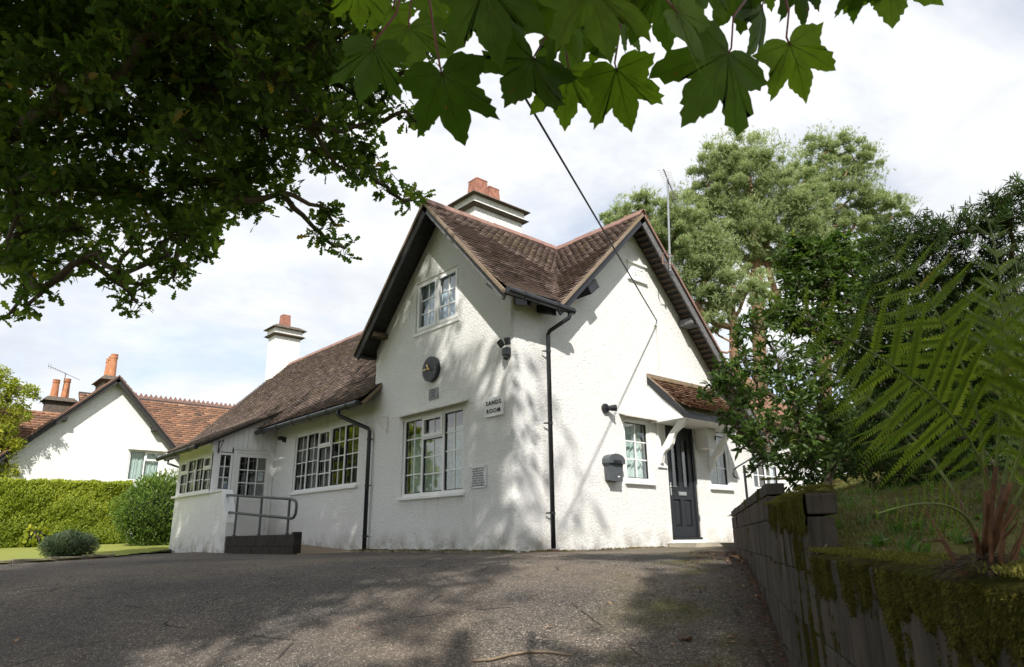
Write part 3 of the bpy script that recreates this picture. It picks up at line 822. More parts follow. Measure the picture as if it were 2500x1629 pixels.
# the 300 tiles nearest to the viewer stand as pieces of their own
def show(r):
    d = np.linalg.norm(r[3] - CAM)
    return d if (r[4] is not None and r[0] in (s_a, s_side) or (r[4] is not None and r[0] is s_main and r[3][1] < 7)) else 1e9
order = sorted(range(len(TILE_ALL)), key=lambda i: show(TILE_ALL[i]))
single = set(order[:300])
variants = []
for k in range(10):
    m = MB(); h = 0.0805; c = 0.0015 * random.uniform(-1, 1)
    m.add([(-h, 0, -0.013), (h, 0, -0.013), (-h, 0, 0.004 + c), (h, 0, 0.004 - c), (-h, 0.128, 0.0), (h, 0.128, 0.0), (0, 0, 0.0065)],
          [(2, 6, 3, 5, 4), (0, 1, 3, 6, 2), (0, 2, 4), (1, 5, 3)], tint=0.12 + 0.085 * k)
    variants.append(m.mesh('tile', 'roof_tile'))
for i in single:
    slope, vs, tint, ctr, (O, U, Vv, wd, g) = TILE_ALL[i]
    N = np.cross(U, Vv)
    if N[2] < 0: U = -U; N = np.cross(U, Vv)
    o = bpy.data.objects.new('tile', variants[min(9, int(tint * 10))])
    M = Matrix.Identity(4)
    for r in range(3): M[r][0], M[r][1], M[r][2], M[r][3] = U[r], Vv[r], N[r], O[r]
    col.objects.link(o); o.parent = slope; o.matrix_local = M
flush_tiles([t for i, t in enumerate(TILE_ALL) if i not in single], 'roof_tile')

# ridge tiles, one by one
def ridge_line(A, B, slope_obj, n, wing=0.135, drop=0.12, mat='ridge_red'):
    A, B = map(np.asarray, (A, B)); d = (B - A) / n; du = unit(d)
    side = unit(np.cross(du, (0, 0, 1)))
    prof = [(-wing, -drop), (-wing * 0.62, -drop * 0.45), (-wing * 0.25, 0.012), (0, 0.03), (wing * 0.25, 0.012), (wing * 0.62, -drop * 0.45), (wing, -drop)]
    for k in range(n):
        m = MB(); o = A + d * k; jz = 0.006 * random.uniform(-1, 1); sc0 = 1.05; sc1 = 0.97
        vs = []
        for (t, sc) in ((0.004, sc0), (1.0, sc1)):
            for inner in (0, 1):
                for (x, z) in prof: vs.append(o + d * t + side * x * sc * (1 - 0.06 * inner) + V(0, 0, z * sc - 0.018 * inner + jz + 0.015))
        n7 = 7; fs = []
        for i in range(6):
            fs += [(i, i + 1, 14 + i + 1, 14 + i), (i, 7 + i, 7 + i + 1, i + 1), (14 + i, 14 + i + 1, 21 + i + 1, 21 + i), (7 + i, 21 + i, 21 + i + 1, 7 + i + 1)]
        fs += [(0, 14, 21, 7), (6, 13, 27, 20)]
        m.add(vs, fs); m.build('ridge_tile', mat, slope_obj)
ridge_line((-0.44, AY, AZ + 0.03), (RX - 0.05, AY, AZ + 0.03), s_a, 8)
ridge_line((RX, -0.44, RZ + 0.03), (RX, 16.12, RZ + 0.03), s_side, 36)

# verges: mortar bed, barge board
def rake(A, B, N, out, depth, th, mat, name, tuck=0.0, ext=0.0, parent=None):
    A, B, N, out = map(np.asarray, (A, B, N, out)); d = B - A
    m = MB(); m.obox(A - N * tuck, d, -N * depth, out * th)
    return m.build(name, mat, parent or house)
tA = unit(V(0, 1, 0)); XO = V(-1, 0, 0); YO = V(0, -1, 0)
apA = V(-0.40, AY, AZ); frA = V(-0.40, AE, AEZ); flA = V(-0.40, ALE, ALZ)
rake(apA, frA, Na, XO, 0.05, 0.045, 'verge_mortar', 'verge', 0.0)
rake(apA, flA, Nl, XO, 0.05, 0.045, 'verge_mortar', 'verge', 0.0)
rake(apA - V(-0.03, 0, 0), frA - V(-0.03, 0, 0), Na, XO, 0.105, 0.035, 'timber_grey', 'barge_board', 0.052)
rake(apA - V(-0.03, 0, 0), flA - V(-0.03, 0, 0), Nl, XO, 0.15, 0.035, 'timber_black', 'barge_board', 0.052)
apB = V(RX, -0.40, RZ); v0 = 1.46
rake(apB, ms(-0.40, v0), Nm, YO, 0.05, 0.045, 'verge_mortar', 'verge')
rake(apB + V(0, 0.03, 0), ms(-0.37, v0), Nm, YO, 0.11, 0.035, 'black_paint', 'barge_board', 0.052)
rake(apB, V(BEX, -0.40, BEZ), Nb, YO, 0.05, 0.045, 'ridge_red', 'verge')
rake(apB + V(0, 0.03, 0), V(BEX, -0.37, BEZ), Nb, YO, 0.145, 0.035, 'timber_grey', 'barge_board', 0.055)
m = MB()
for k in range(46):
    c = apB + (V(BEX, -0.40, BEZ) - apB) * (0.03 + k * 0.021) - Nb * 0.075
    m.obox(c + V(0, 0.06, 0), -Vb * 0.055, V(0, 0.30, 0), -Nb * 0.018, tint=random.random())
m.build('soffit_laths', 'bark', house)
m = MB(); m.obox(V(4.62, -0.34, 4.36), V(0.30, 0, -0.02), V(0, 0.34, 0), V(0, 0, 0.14)); m.build('purlin_end', 'timber_grey', house, bevel=0.03)
m = MB(); m.obox(V(-0.34, 3.80, 4.10), V(0.34, 0, 0), V(0, 0.15, 0), V(0, 0, 0.11)); m.build('purlin_end', 'bark', house, bevel=0.01)
m = MB(); m.obox(V(0.55, -0.30, 3.86), V(0.16, 0, 0), V(0, 0.30, 0.10), V(0, 0, -0.14)); m.build('rafter_end', 'black_paint', house)
m = MB(); m.obox(V(0.05, -0.30, 3.88), V(0.08, 0, 0), V(0, 0.30, 0.10), V(0, 0, -0.12)); m.build('rafter_end', 'black_paint', house)
m = MB(); m.obox(V(-0.30, 0.30, 4.32), V(0.30, 0, 0), V(0, -0.12, -0.10), V(0, 0, -0.12)); m.build('rafter_end', 'black_paint', house)
m = MB(); m.obox(V(1.45, -0.36, 4.42), V(0.22, 0, 0.18), V(0, 0.36, 0), V(0.10, 0, -0.14)); m.build('rafter_end', 'black_paint', house)
m = MB(); m.prism([V(-0.4, ALE, ALZ - 0.03), V(0.0, ALE, ALZ - 0.03), V(0.0, 4.22, ALZ - 0.06), V(-0.4, 4.22, ALZ - 0.06)], (0, 0, -0.03)); m.build('soffit', 'timber_black', house)
# verge end of the low roof where it passes the gable
m = MB(); m.obox(ms(3.95, -0.02), V(0, 0.05, 0), Vm * 0.62, -Nm * 0.06); m.build('verge', 'verge_mortar', house)

# chimneys
def box_taper(m, c, w0, d0, w1, d1, z0, z1):
    x, y = c
    vs = [(x - w0, y - d0, z0), (x + w0, y - d0, z0), (x + w0, y + d0, z0), (x - w0, y + d0, z0), (x - w1, y - d1, z1), (x + w1, y - d1, z1), (x + w1, y + d1, z1), (x - w1, y + d1, z1)]
    m.add(vs, [(0, 3, 2, 1), (4, 5, 6, 7), (0, 1, 5, 4), (1, 2, 6, 5), (2, 3, 7, 6), (3, 0, 4, 7)]); return m
def chimney(c, hw, hd, z0, zs, parent, pots, label):
    ch = empty('chimney', (c[0], c[1], z0), parent); ch['label'] = label
    m = MB(); box_taper(m, c, hw, hd, hw, hd, z0, zs); m.build('stack', 'roughcast_high', ch, bevel=0.015)
    m = MB()
    box_taper(m, c, hw + 0.05, hd + 0.05, hw + 0.11, hd + 0.11, zs - 0.03, zs + 0.015); box_taper(m, c, hw + 0.14, hd + 0.14, hw + 0.05, hd + 0.05, zs + 0.018, zs + 0.075)
    m.build('ledge', 'slab_dark', ch)
    zn = zs + 0.26
    m = MB(); box_taper(m, c, hw + 0.045, hd + 0.045, hw + 0.045, hd + 0.045, zs + 0.07, zn); m.build('neck', 'roughcast_high', ch, bevel=0.012)
    for k in range(4):
        m = MB(); e = 0.165 - 0.055 * k
        box_taper(m, c, hw + e, hd + e, hw + e - 0.02, hd + e - 0.02, zn + 0.036 * k, zn + 0.036 * k + 0.033)
        m.build('cap_tiles', 'slab_dark', ch)
    for (x, y, h, w0) in pots:
        m = MB(); box_taper(m, (x, y), w0, w0, w0 * 0.84, w0 * 0.84, zn + 0.10, zn + 0.10 + h); box_taper(m, (x, y), w0 * 0.90, w0 * 0.90, w0 * 0.88, w0 * 0.88, zn + 0.06 + h, zn + 0.103 + h); m.build('pot', 'pot_red', ch, bevel=0.012)
    return ch
chimney((3.17, 4.38), 0.78, 0.37, 4.9, 7.98, house, [(2.74, 4.32, 0.52, 0.20), (3.20, 4.38, 0.47, 0.19)], 'broad white chimney with two square red pots')
chimney((2.96, 15.9), 0.48, 0.30, 4.9, 7.35, house, [(2.92, 15.9, 0.50, 0.17)], 'narrow white chimney with one red pot at the end of the wing')

# gutters and downpipes
def gutter(pts, r=0.058, brackets=0, name='gutter'):
    m = MB(); m.tube(pts, r, 10); g = m.build(name, 'black_paint', house, smooth=False)
    A, B = np.asarray(pts[0], float), np.asarray(pts[-1], float)
    for k in range(brackets):
        c = A + (B - A) * (k + 0.5) / brackets
        m = MB(); d = unit(B - A); m.tube([c - d * 0.02, c + d * 0.02], r * 1.18, 10); m.build('gutter_bracket', 'black_paint', g)
    return g
gutter([(-0.46, AE - 0.07, AEZ + 0.0), (1.02, AE - 0.07, AEZ - 0.05)], 0.06, 2)
gutter([(EX - 0.08, 4.02, EZ - 0.03), (EX - 0.08, 8.92, EZ - 0.05)], 0.058, 6)
gutter([(PX0 - 0.05, 9.02, PZ0 - 0.05), (PX0 - 0.05, 12.0, PZ0 - 0.07)], 0.055, 3)
gutter([(EX - 0.08, 12.2, EZ - 0.03), (EX - 0.08, 16.2, EZ - 0.06)], 0.058, 3)
def pipe(pts, r, clips, name='downpipe'):
    m = MB(); m.tube(pts, r, 12); p = m.build(name, 'black_paint', house, smooth=True)
    for (c, off) in clips:
        m = MB(); c = np.asarray(c, float); m.tube([c - V(0, 0, 0.018), c + V(0, 0, 0.018)], r * 1.22, 12); m.tube([c, c + np.asarray(off)], 0.012, 6)
        m.build('pipe_clip', 'black_paint', p)
    return p
pipe([(0.93, -0.40, 3.86), (0.93, -0.40, 3.74), (0.92, -0.38, 3.70), (0.72, -0.13, 3.50), (0.705, -0.10, 3.44), (0.705, -0.10, 0.02)], 0.036,
     [((0.705, -0.10, 3.15), (-0.10, 0.05, 0)), ((0.705, -0.10, 1.95), (-0.10, 0.05, 0)), ((0.705, -0.10, 0.55), (-0.10, 0.05, 0))])
pipe([(EX - 0.08, 4.78, EZ - 0.06), (EX - 0.08, 4.78, EZ - 0.17), (EX - 0.05, 4.74, EZ - 0.20), (-0.09, 4.26, 2.32), (-0.075, 4.235, 2.26), (-0.075, 4.235, -0.03)], 0.040,
     [((-0.075, 4.235, 2.10), (0.03, -0.09, 0)), ((-0.075, 4.235, 1.20), (0.03, -0.09, 0)), ((-0.075, 4.235, 0.25), (0.03, -0.09, 0))])
pipe([(EX - 0.08, 15.9, EZ - 0.1), (EX - 0.08, 15.9, EZ - 0.2), (-0.05, 15.3, EZ - 0.45), (-0.05, 15.3, 0)], 0.036, [])
# plaster strip with the clay shoe under the side downpipe
m = MB(); m.box((0.64, -0.16, -0.06), (0.78, -0.005, 0.012)); m.build('gully', 'ridge_red', house, bevel=0.01)

# carved date high on the side gable
m = MB()
FB.box(m, 3.06, 3.60, 5.06, 5.44, 0.0, 0.012)
FB.box(m, 3.03, 3.63, 5.40, 5.445, 0.0, 0.05); FB.box(m, 3.03, 3.63, 5.04, 5.085, 0.0, 0.05)
dp = m.build('date_panel', 'white_paint', house)
text_mesh('numerals', '1897', 0.21, FB.p(3.33, 5.24, 0.014), FB.U, FB.W, FB.N, 'white_board', dp, 0.012)

# ------------------------------------------------------------------ side door and its canopy
door = empty('door', FB.p(4.37, 0.12), house); door['label'] = 'black panelled front door with two narrow glazed panels'
m = MB()
FB.box(m, 3.90, 3.965, 0.12, 2.28, -0.12, -0.03, mi=1); FB.box(m, 4.775, 4.84, 0.12, 2.28, -0.12, -0.03, mi=1); FB.box(m, 3.965, 4.775, 2.21, 2.28, -0.12, -0.03, mi=1)
def stile(u0, u1, v0, v1, n0=-0.10, n1=-0.055): FB.box(m, u0, u1, v0, v1, n0, n1)
x0, x1 = 3.965, 4.775
stile(x0, x0 + 0.12, 0.17, 2.21); stile(x1 - 0.12, x1, 0.17, 2.21)
stile(x0 + 0.12, x1 - 0.12, 2.03, 2.21); stile(x0 + 0.12, x1 - 0.12, 0.17, 0.36); stile(x0 + 0.12, x1 - 0.12, 0.86, 1.08)
stile(4.31, 4.43, 0.36, 0.86); stile(4.31, 4.43, 1.08, 2.03)
FB.box(m, x0 + 0.12, x1 - 0.12, 0.36, 0.86, -0.10, -0.082)
m.build('leaf_frame', ['door_black', 'black_paint'], door)
for (a, b) in ((4.085, 4.31), (4.43, 4.655)):
    m = MB(); box_c = ((a + b) / 2, 0.61)
    o = FB.p(a + 0.03, 0.39, -0.082)
    vs = [FB.p(a + 0.015, 0.375, -0.081), FB.p(b - 0.015, 0.375, -0.081), FB.p(b - 0.015, 0.845, -0.081), FB.p(a + 0.015, 0.845, -0.081),
          FB.p(a + 0.055, 0.415, -0.060), FB.p(b - 0.055, 0.415, -0.060), FB.p(b - 0.055, 0.805, -0.060), FB.p(a + 0.055, 0.805, -0.060)]
    m.add(vs, [(4, 5, 6, 7), (0, 1, 5, 4), (1, 2, 6, 5), (2, 3, 7, 6), (3, 0, 4, 7)]); m.build('panel', 'door_black', door)
    m = MB(); FB.box(m, a, b, 1.08, 2.03, -0.086, -0.078); m.build('pane', 'glass', door)
    m = MB()
    for (u0, u1, v0_, v1_) in ((a, a + 0.022, 1.08, 2.03), (b - 0.022, b, 1.08, 2.03), (a + 0.022, b - 0.022, 1.08, 1.102), (a + 0.022, b - 0.022, 2.008, 2.03)):
        FB.box(m, u0, u1, v0_, v1_, -0.078, -0.046)
    m.build('glazing_bead', 'door_black', door)
m = MB(); FB.box(m, 4.06, 4.68, 1.0, 2.1, -0.5, -0.48); m.build('room_shade_sheet', 'room_shade', door)  # dark sheet painted as the unlit space behind the door glass
m = MB(); FB.box(m, 4.24, 4.50, 0.935, 1.005, -0.055, -0.040); FB.box(m, 4.255, 4.485, 0.948, 0.992, -0.040, -0.034); m.build('letter_plate', 'steel', door, bevel=0.006)
m = MB(); FB.box(m, 3.995, 4.035, 0.93, 1.17, -0.055, -0.045); m.tube([FB.p(4.015, 1.09, -0.05), FB.p(4.015, 1.09, 0.0), FB.p(4.03, 1.09, 0.005), FB.p(4.14, 1.085, 0.005)], 0.010, 8); m.build('handle', 'steel', door, smooth=False)
m = MB(); FB.box(m, 3.93, 4.81, 0.125, 0.165, -0.1, 0.035); m.build('weather_bar', 'door_black', door)
m = MB(); FB.box(m, 3.86, 4.86, 0.055, 0.12, -0.12, 0.055); m.build('threshold', 'white_paint', house, bevel=0.01)
for z_ in (0.52, 1.22, 2.02):
    m = MB(); FB.box(m, 4.83, 4.88, z_ - 0.05, z_ + 0.05, -0.035, -0.002); m.build('hinge', 'metal_grey', door)

can = empty('canopy', FB.p(4.5, 2.2), house); can['label'] = 'small mossy tiled canopy on white scrolled brackets over the black door'
CX0, CX1, CY, CZ0, CZ1 = 3.45, 5.56, -0.84, 2.33, 3.14
Vc = unit(V(0, -CY, CZ1 - CZ0)); Nc = V(0, -Vc[2], Vc[1]); Lc = math.hypot(CY, CZ1 - CZ0)
kc = lambda v: 0.10 * max(0.0, 1 - v / 0.7) ** 2 - 0.02
m = MB(); m.prism([V(CX0, CY + 0.06, CZ0 + 0.0), V(CX0, -0.005, CZ1 - 0.06), V(CX1, -0.005, CZ1 - 0.06), V(CX1, CY + 0.06, CZ0)], -Nc * 0.05)
cdk = m.build('canopy_deck', 'white_board', can)
crec = []
tile_slope(cdk, (0, CY, CZ0), (1, 0, 0), Vc, Nc, Lc, lambda v: CX0 - 0.02, lambda v: CX1 + 0.02, g=0.085, w=0.165, bend=kc, rec=crec, jit=2.2, thick=0.016, lift=0.02)
ct = [r for r in crec if r[4] is not None]
for r in crec:
    slope, vs, tint, ctr, fr = r
    m = MB(); m.add(vs, [(2, 3, 5, 4), (0, 1, 3, 2), (0, 2, 4), (1, 5, 3)], tint=tint)
    m.build('canopy_tile', 'canopy_tile', can)
m = MB(); m.box((CX0 - 0.02, CY + 0.02, CZ0 - 0.09), (CX1 + 0.02, CY + 0.055, CZ0 + 0.02)); m.build('fascia', 'black_paint', can)
for xs in (CX0 - 0.018, CX1 + 0.0):
    m = MB(); m.prism([V(xs, CY + 0.03, CZ0 - 0.09), V(xs, CY + 0.03, CZ0 + 0.05), V(xs, -0.42, CZ0 + 0.43), V(xs, -0.005, CZ1 + 0.01), V(xs, -0.005, CZ1 - 0.15), V(xs, -0.35, CZ0 + 0.30)], V(0.02, 0, 0)); m.build('barge_board', 'black_paint', can)
    m = MB(); m.prism([V(xs + 0.02, CY + 0.08, CZ0 - 0.085), V(xs + 0.02, -0.40, CZ0 + 0.28), V(xs + 0.02, -0.01, CZ1 - 0.14), V(xs + 0.02, -0.01, CZ0 - 0.10)], V(0.025, 0, 0)); m.build('cheek_board', 'white_board', can)
    m = MB(); m.prism([V(xs - 0.004, CY + 0.05, CZ0 + 0.05), V(xs - 0.004, -0.43, CZ0 + 0.44), V(xs - 0.004, -0.005, CZ1 + 0.03), V(xs - 0.004, -0.005, CZ1 - 0.005), V(xs - 0.004, -0.44, CZ0 + 0.41)], V(0.03, 0, 0)); m.build('verge', 'verge_mortar', can)
m = MB(); m.box((CX0 + 0.03, CY + 0.056, CZ0 - 0.085), (CX1 - 0.02, -0.005, CZ0 - 0.065)); m.build('soffit', 'white_board', can)
m = MB(); m.box((CX0 - 0.02, -0.03, CZ1 - 0.02), (CX1 + 0.02, 0.0, CZ1 + 0.05)); m.build('flashing', 'verge_mortar', can)
def bracket(x):
    outer = [(-0.70, 2.262), (-0.66, 2.20), (-0.60, 2.13), (-0.50, 2.08), (-0.42, 2.02), (-0.37, 1.93), (-0.34, 1.83), (-0.27, 1.76), (-0.18, 1.72), (-0.12, 1.65), (-0.09, 1.57), (-0.07, 1.50), (-0.02, 1.49)]
    inner = [(-0.02, 1.64), (-0.10, 1.78), (-0.20, 1.90), (-0.30, 2.03), (-0.42, 2.15), (-0.52, 2.262)]
    m = MB(); m.prism([V(x, y, z) for (y, z) in outer + inner], V(0.07, 0, 0))
    m.box((x - 0.005, -0.035, 1.42), (x + 0.075, -0.003, 2.245))
    m.build('bracket', 'white_paint', can, bevel=0.006)
bracket(3.62); bracket(5.30)
m = MB(); m.box((3.58, -0.03, 1.42), (3.86, -0.003, 1.68)); m.build('backing_board', 'white_paint', can)

# ------------------------------------------------------------------ porch
m = MB()
wall_skin(m, FPF, [(-11.5, -0.4), (-7.72, -0.4), (-7.72, 0.58), (-8.12, 1.26), (-8.95, 1.26), (-8.95, 1.32), (-11.5, 1.32)], [])
Ffar = Fr((0, 11.5, 0), (1, 0, 0), (0, 1, 0))
wall_skin(m, Ffar, [(-1.45, -0.4), (0.04, -0.4), (0.04, 3.2), (-1.45, 2.4)], [])
m.build('porch_wall', 'roughcast', house)
Fin = Fr((-1.27, 0, 0), (0, -1, 0), (1, 0, 0))
m = MB(); wall_skin(m, Fin, [(-8.98, -0.4), (-7.73, -0.4), (-7.73, 0.58), (-8.13, 1.26), (-8.98, 1.26)], []); m.build('porch_wing_wall', 'roughcast', house)
m = MB()
m.prism([V(-1.48, 7.70, 0.545), V(-1.48, 7.70, 0.585), V(-1.48, 8.12, 1.30), V(-1.48, 8.93, 1.30), V(-1.48, 8.93, 1.265), V(-1.48, 8.14, 1.265), V(-1.48, 7.735, 0.56)], V(0.24, 0, 0))
m.box((-1.465, 7.705, -0.3), (-1.255, 7.725, 0.56))
m.build('coping', 'white_paint', house)
m = MB(); FPF.box(m, -11.62, -8.90, 1.262, 1.318, -0.05, 0.07); m.build('porch_sill', 'white_paint', house, bevel=0.008)
make_window(FPF, *hPf, [(1, [(0.36, 2, 1, True), (0.64, 2, 2, False)]), (1.05, [(1, 2, 3, False)]), (1.05, [(1, 2, 3, False)]), (1, [(0.36, 2, 1, True), (0.64, 2, 2, False)])],
            sill=False, curtain='drape_dark', room=(0.0, 0.45), label='four-light window along the front of the porch')
m = MB()
FPF.box(m, -9.06, -8.99, 1.32, 2.30, -0.10, 0.0); FPF.box(m, -11.5, -11.43, 1.32, 2.30, -0.10, 0.0); FPF.box(m, -11.5, -8.99, 2.205, 2.40, -0.10, 0.004)
m.box((-1.45, 8.985, 1.30), (-1.33, 9.08, 2.40)); m.build('porch_post', 'white_paint', house)
make_window(FPS, -1.335, -0.985, 1.32, 2.22, [(1, [(1, 2, 3, False)])], sill=False, curtain=None, n_face=0.0, room=(0.0, 0.3), label='slim window between the porch corner and the porch door')
m = MB(); FPS.box(m, -1.40, -0.95, 0.2, 1.318, -0.06, -0.004); m.build('porch_panel', 'white_board', house)
pdoor = empty('door', FPS.p(-0.47, 0.25), house); pdoor['label'] = 'white porch door with nine glazed squares'
m = MB()
FPS.box(m, -0.975, -0.90, 0.25, 2.31, -0.08, 0.0); FPS.box(m, -0.07, 0.03, 0.25, 2.31, -0.08, 0.0); FPS.box(m, -0.90, -0.07, 2.235, 2.31, -0.08, 0.0)
m.build('door_frame', 'white_paint', pdoor)
m = MB()
FPS.box(m, -0.895, -0.81, 0.27, 2.23, -0.07, -0.012); FPS.box(m, -0.16, -0.075, 0.27, 2.23, -0.07, -0.012); FPS.box(m, -0.81, -0.16, 2.145, 2.23, -0.07, -0.012)
FPS.box(m, -0.81, -0.16, 1.12, 1.235, -0.07, -0.012); FPS.box(m, -0.81, -0.16, 0.27, 0.40, -0.07, -0.012); FPS.box(m, -0.81, -0.16, 0.40, 1.12, -0.065, -0.03)
m.build('leaf_frame', 'white_paint', pdoor)
m = MB()
for i in (1, 2):
    u = -0.81 + 0.65 * i / 3; FPS.box(m, u - 0.011, u + 0.011, 1.235, 2.145, -0.050, -0.026)
    v = 1.235 + 0.91 * i / 3; FPS.box(m, -0.81, -0.16, v - 0.011, v + 0.011, -0.051, -0.025)
m.build('glazing_bars', 'white_paint', pdoor)
for i in range(3):
    for j in range(3):
        m = MB(); FPS.box(m, -0.81 + 0.65 * i / 3 + 0.001, -0.81 + 0.65 * (i + 1) / 3 - 0.001, 1.235 + 0.91 * j / 3 + 0.001, 1.235 + 0.91 * (j + 1) / 3 - 0.001, -0.041, -0.035)
        m.build('pane', 'glass', pdoor)
m = MB(); m.tube([FPS.p(-0.86, 1.10, -0.01), FPS.p(-0.86, 1.10, 0.04), FPS.p(-0.76, 1.10, 0.045)], 0.010, 6); FPS.box(m, -0.88, -0.84, 0.92, 1.14, -0.012, 0.0); m.build('handle', 'white_paint', pdoor)
m = MB(); FPS.box(m, -1.4, 0.0, 0.2, 2.4, -0.9, -0.86); FPS.box(m, -1.4, -0.0, 0.15, 0.2, -2.4, -0.1); m.build('room_shade_sheet', 'room_shade', house)  # near-black backing and floor painted as the unlit porch inside
m = MB(); FPS.box(m, -1.0, 0.02, 2.312, 2.345, -0.05, 0.035); m.build('door_drip', 'white_board', pdoor)
# upright boarding between the door head and the roof, board by board
nb2 = 13
for k in range(nb2):
    a = -1.50 + 1.54 * k / nb2; b = -1.50 + 1.54 * (k + 1) / nb2 - 0.006
    lo_ = 2.235 if b < -0.97 else 2.35
    ta, tb = (PZ0 + (u - PX0) * (PZ1 - PZ0) / (PX1 - PX0) - 0.035 for u in (a, b))
    m = MB(); m.prism([FPS.p(a, lo_, 0.002), FPS.p(b, lo_, 0.002), FPS.p(b, tb, 0.002), FPS.p(a, ta, 0.002)], FPS.N * 0.022); m.build('board', 'white_board', house)
rake(V(PX0, 8.80, PZ0 + 0.02), V(PX1, 8.80, PZ1 + 0.02), Np, YO, 0.035, 0.03, 'slab_dark', 'verge', -0.02)
m = MB(); FPF.box(m, -11.6, -9.0, 2.40, 2.43, -0.05, 0.30); m.build('soffit', 'white_board', house)

# rear part of the house seen past the side gable
FR = Fr((0, 0.75, 0), (1, 0, 0), (0, -1, 0))
hR = (8.30, 9.55, 1.25, 2.45)
m = MB(); wall_skin(m, FR, [(6.95, -0.5), (12, -0.5), (12, 2.9), (6.95, 2.9)], [hR]); m.build('rear_wall', 'roughcast_high', house)
make_window(FR, *hR, [(1, [(1, 2, 4, False)]), (1, [(1, 2, 4, False)])], curtain=None, label='white window of the rear range half hidden by the shrub')
m = MB(); m.prism([V(6.9, 0.4, 2.85), V(12.2, 0.4, 2.85), V(12.2, 3.4, 5.4), V(6.9, 3.4, 5.4)], V(0, 0.05, -0.06)); m.build('rear_roof', 'roof_tile_red', house)
# ------------------------------------------------------------------ things fixed to the house
def disc(m, fr, u, v, n0, n1, r, seg=32, tint=0.5, mi=0):
    m.tube([fr.p(u, v, n0), fr.p(u, v, n1)], r, seg, tint=tint, mi=mi)
clock = thing('clock', FA.p(-2.20, 3.16, 0), 'round black wall clock with gold hands above the tall window', 'clock')
m = MB(); disc(m, FA, -2.20, 3.16, 0.0, 0.075, 0.235, 40); m.build('case', 'black_paint', clock)
m = MB(); disc(m, FA, -2.20, 3.16, 0.075, 0.080, 0.215, 40); m.build('face', 'door_black', clock)
m = MB()
for k in range(40):
    a0, a1 = 2 * math.pi * k / 40, 2 * math.pi * (k + 1) / 40
    q = lambda a, r, n: FA.p(-2.20 + r * math.sin(a), 3.16 + r * math.cos(a), n)
    m.add([q(a0, 0.207, 0.082), q(a1, 0.207, 0.082), q(a1, 0.211, 0.082), q(a0, 0.211, 0.082)], [(0, 1, 2, 3)])
m.build('chapter_ring', 'numeral_grey', clock)
for k, s_ in enumerate(['XII', 'I', 'II', 'III', 'IIII', 'V', 'VI', 'VII', 'VIII', 'IX', 'X', 'XI']):
    a = math.pi * k / 6; U2 = FA.U * math.cos(a) - FA.W * math.sin(a); V2 = FA.U * math.sin(a) + FA.W * math.cos(a)
    text_mesh('numeral', s_, 0.042, FA.p(-2.20 + 0.172 * math.sin(a), 3.16 + 0.172 * math.cos(a), 0.082), U2, V2, FA.N, 'numeral_grey', clock, 0.001)
def hand(a, ln, w, n):
    m = MB(); du = math.sin(a); dv = math.cos(a); pu, pv = dv, -du
    P = lambda r, s: FA.p(-2.20 + r * du + s * pu, 3.16 + r * dv + s * pv, n)
    m.prism([P(-0.045, -w * 0.5), P(-0.045, w * 0.5), P(ln * 0.55, w * 0.5), P(ln * 0.62, w * 1.5), P(ln * 0.72, w * 1.3), P(ln, 0.0), P(ln * 0.72, -w * 1.3), P(ln * 0.62, -w * 1.5), P(ln * 0.55, -w * 0.5)], FA.N * 0.006)
    m.build('hand', 'gold', clock)
hand(R_(-37), 0.12, 0.018, 0.095); hand(R_(-91), 0.185, 0.011, 0.105)
m = MB(); disc(m, FA, -2.20, 3.16, 0.08, 0.118, 0.018, 12); m.build('hub', 'gold', clock)

def board_sign(name, fr, u0, u1, v0, v1, th, mat, label, cat='sign'):
    t = thing(name, fr.p((u0 + u1) / 2, v0), label, cat)
    m = MB(); fr.box(m, u0, u1, v0, v1, 0.004, th); m.build('plate', mat, t, bevel=0.004)
    return t
sg = board_sign('name_sign', FA, -0.655, -0.215, 2.06, 2.37, 0.045, 'sign_white', 'white name board reading SANDS ROOM near the house corner')
text_mesh('lettering', 'SANDS', 0.100, FA.p(-0.43, 2.275, 0.047), FA.U, FA.W, FA.N, 'letter_black', sg, 0.006, spacing=1.30, weight=0.0012)
text_mesh('lettering', 'ROOM', 0.100, FA.p(-0.43, 2.145, 0.047), FA.U, FA.W, FA.N, 'letter_black', sg, 0.006, spacing=1.30, weight=0.0012)
ns = board_sign('notice_sign', FA, -1.06, -0.645, 0.955, 1.31, 0.02, 'sign_silver', 'pale grey car park notice to the right of the tall window')
for i, ln in enumerate(['THE USERS OF THIS', 'CAR PARK DO SO AT', 'THEIR OWN RISK.', 'THE MANAGEMENT', 'WILL NOT ACCEPT', 'LIABILITY FOR ANY', 'ACCIDENTS, DAMAGE', 'OR LOSS INCURRED.']):
    text_mesh('lettering', ln, 0.0335, FA.p(-0.852, 1.262 - i * 0.0375, 0.0215), FA.U, FA.W, FA.N, 'letter_grey', ns, 0.001, weight=0.0006)
for (u, v) in ((-1.035, 1.285), (-0.67, 1.285), (-1.035, 0.98), (-0.67, 0.98)):
    m = MB(); disc(m, FA, u, v, 0.02, 0.025, 0.009, 10); m.build('screw', 'letter_black', ns)
pq = board_sign('wall_plaque', FA, -2.29, -2.00, 2.60, 2.80, 0.02, 'plaque_slate', 'small slate plaque on the wall just below the clock', 'plaque')
for i, w_ in enumerate((0.13, 0.17, 0.10, 0.15)):
    m = MB(); FA.box(m, -2.145 - w_ / 2, -2.145 + w_ / 2, 2.755 - i * 0.038, 2.768 - i * 0.038, 0.0205, 0.0215); m.build('engraved_line', 'letter_black', pq)

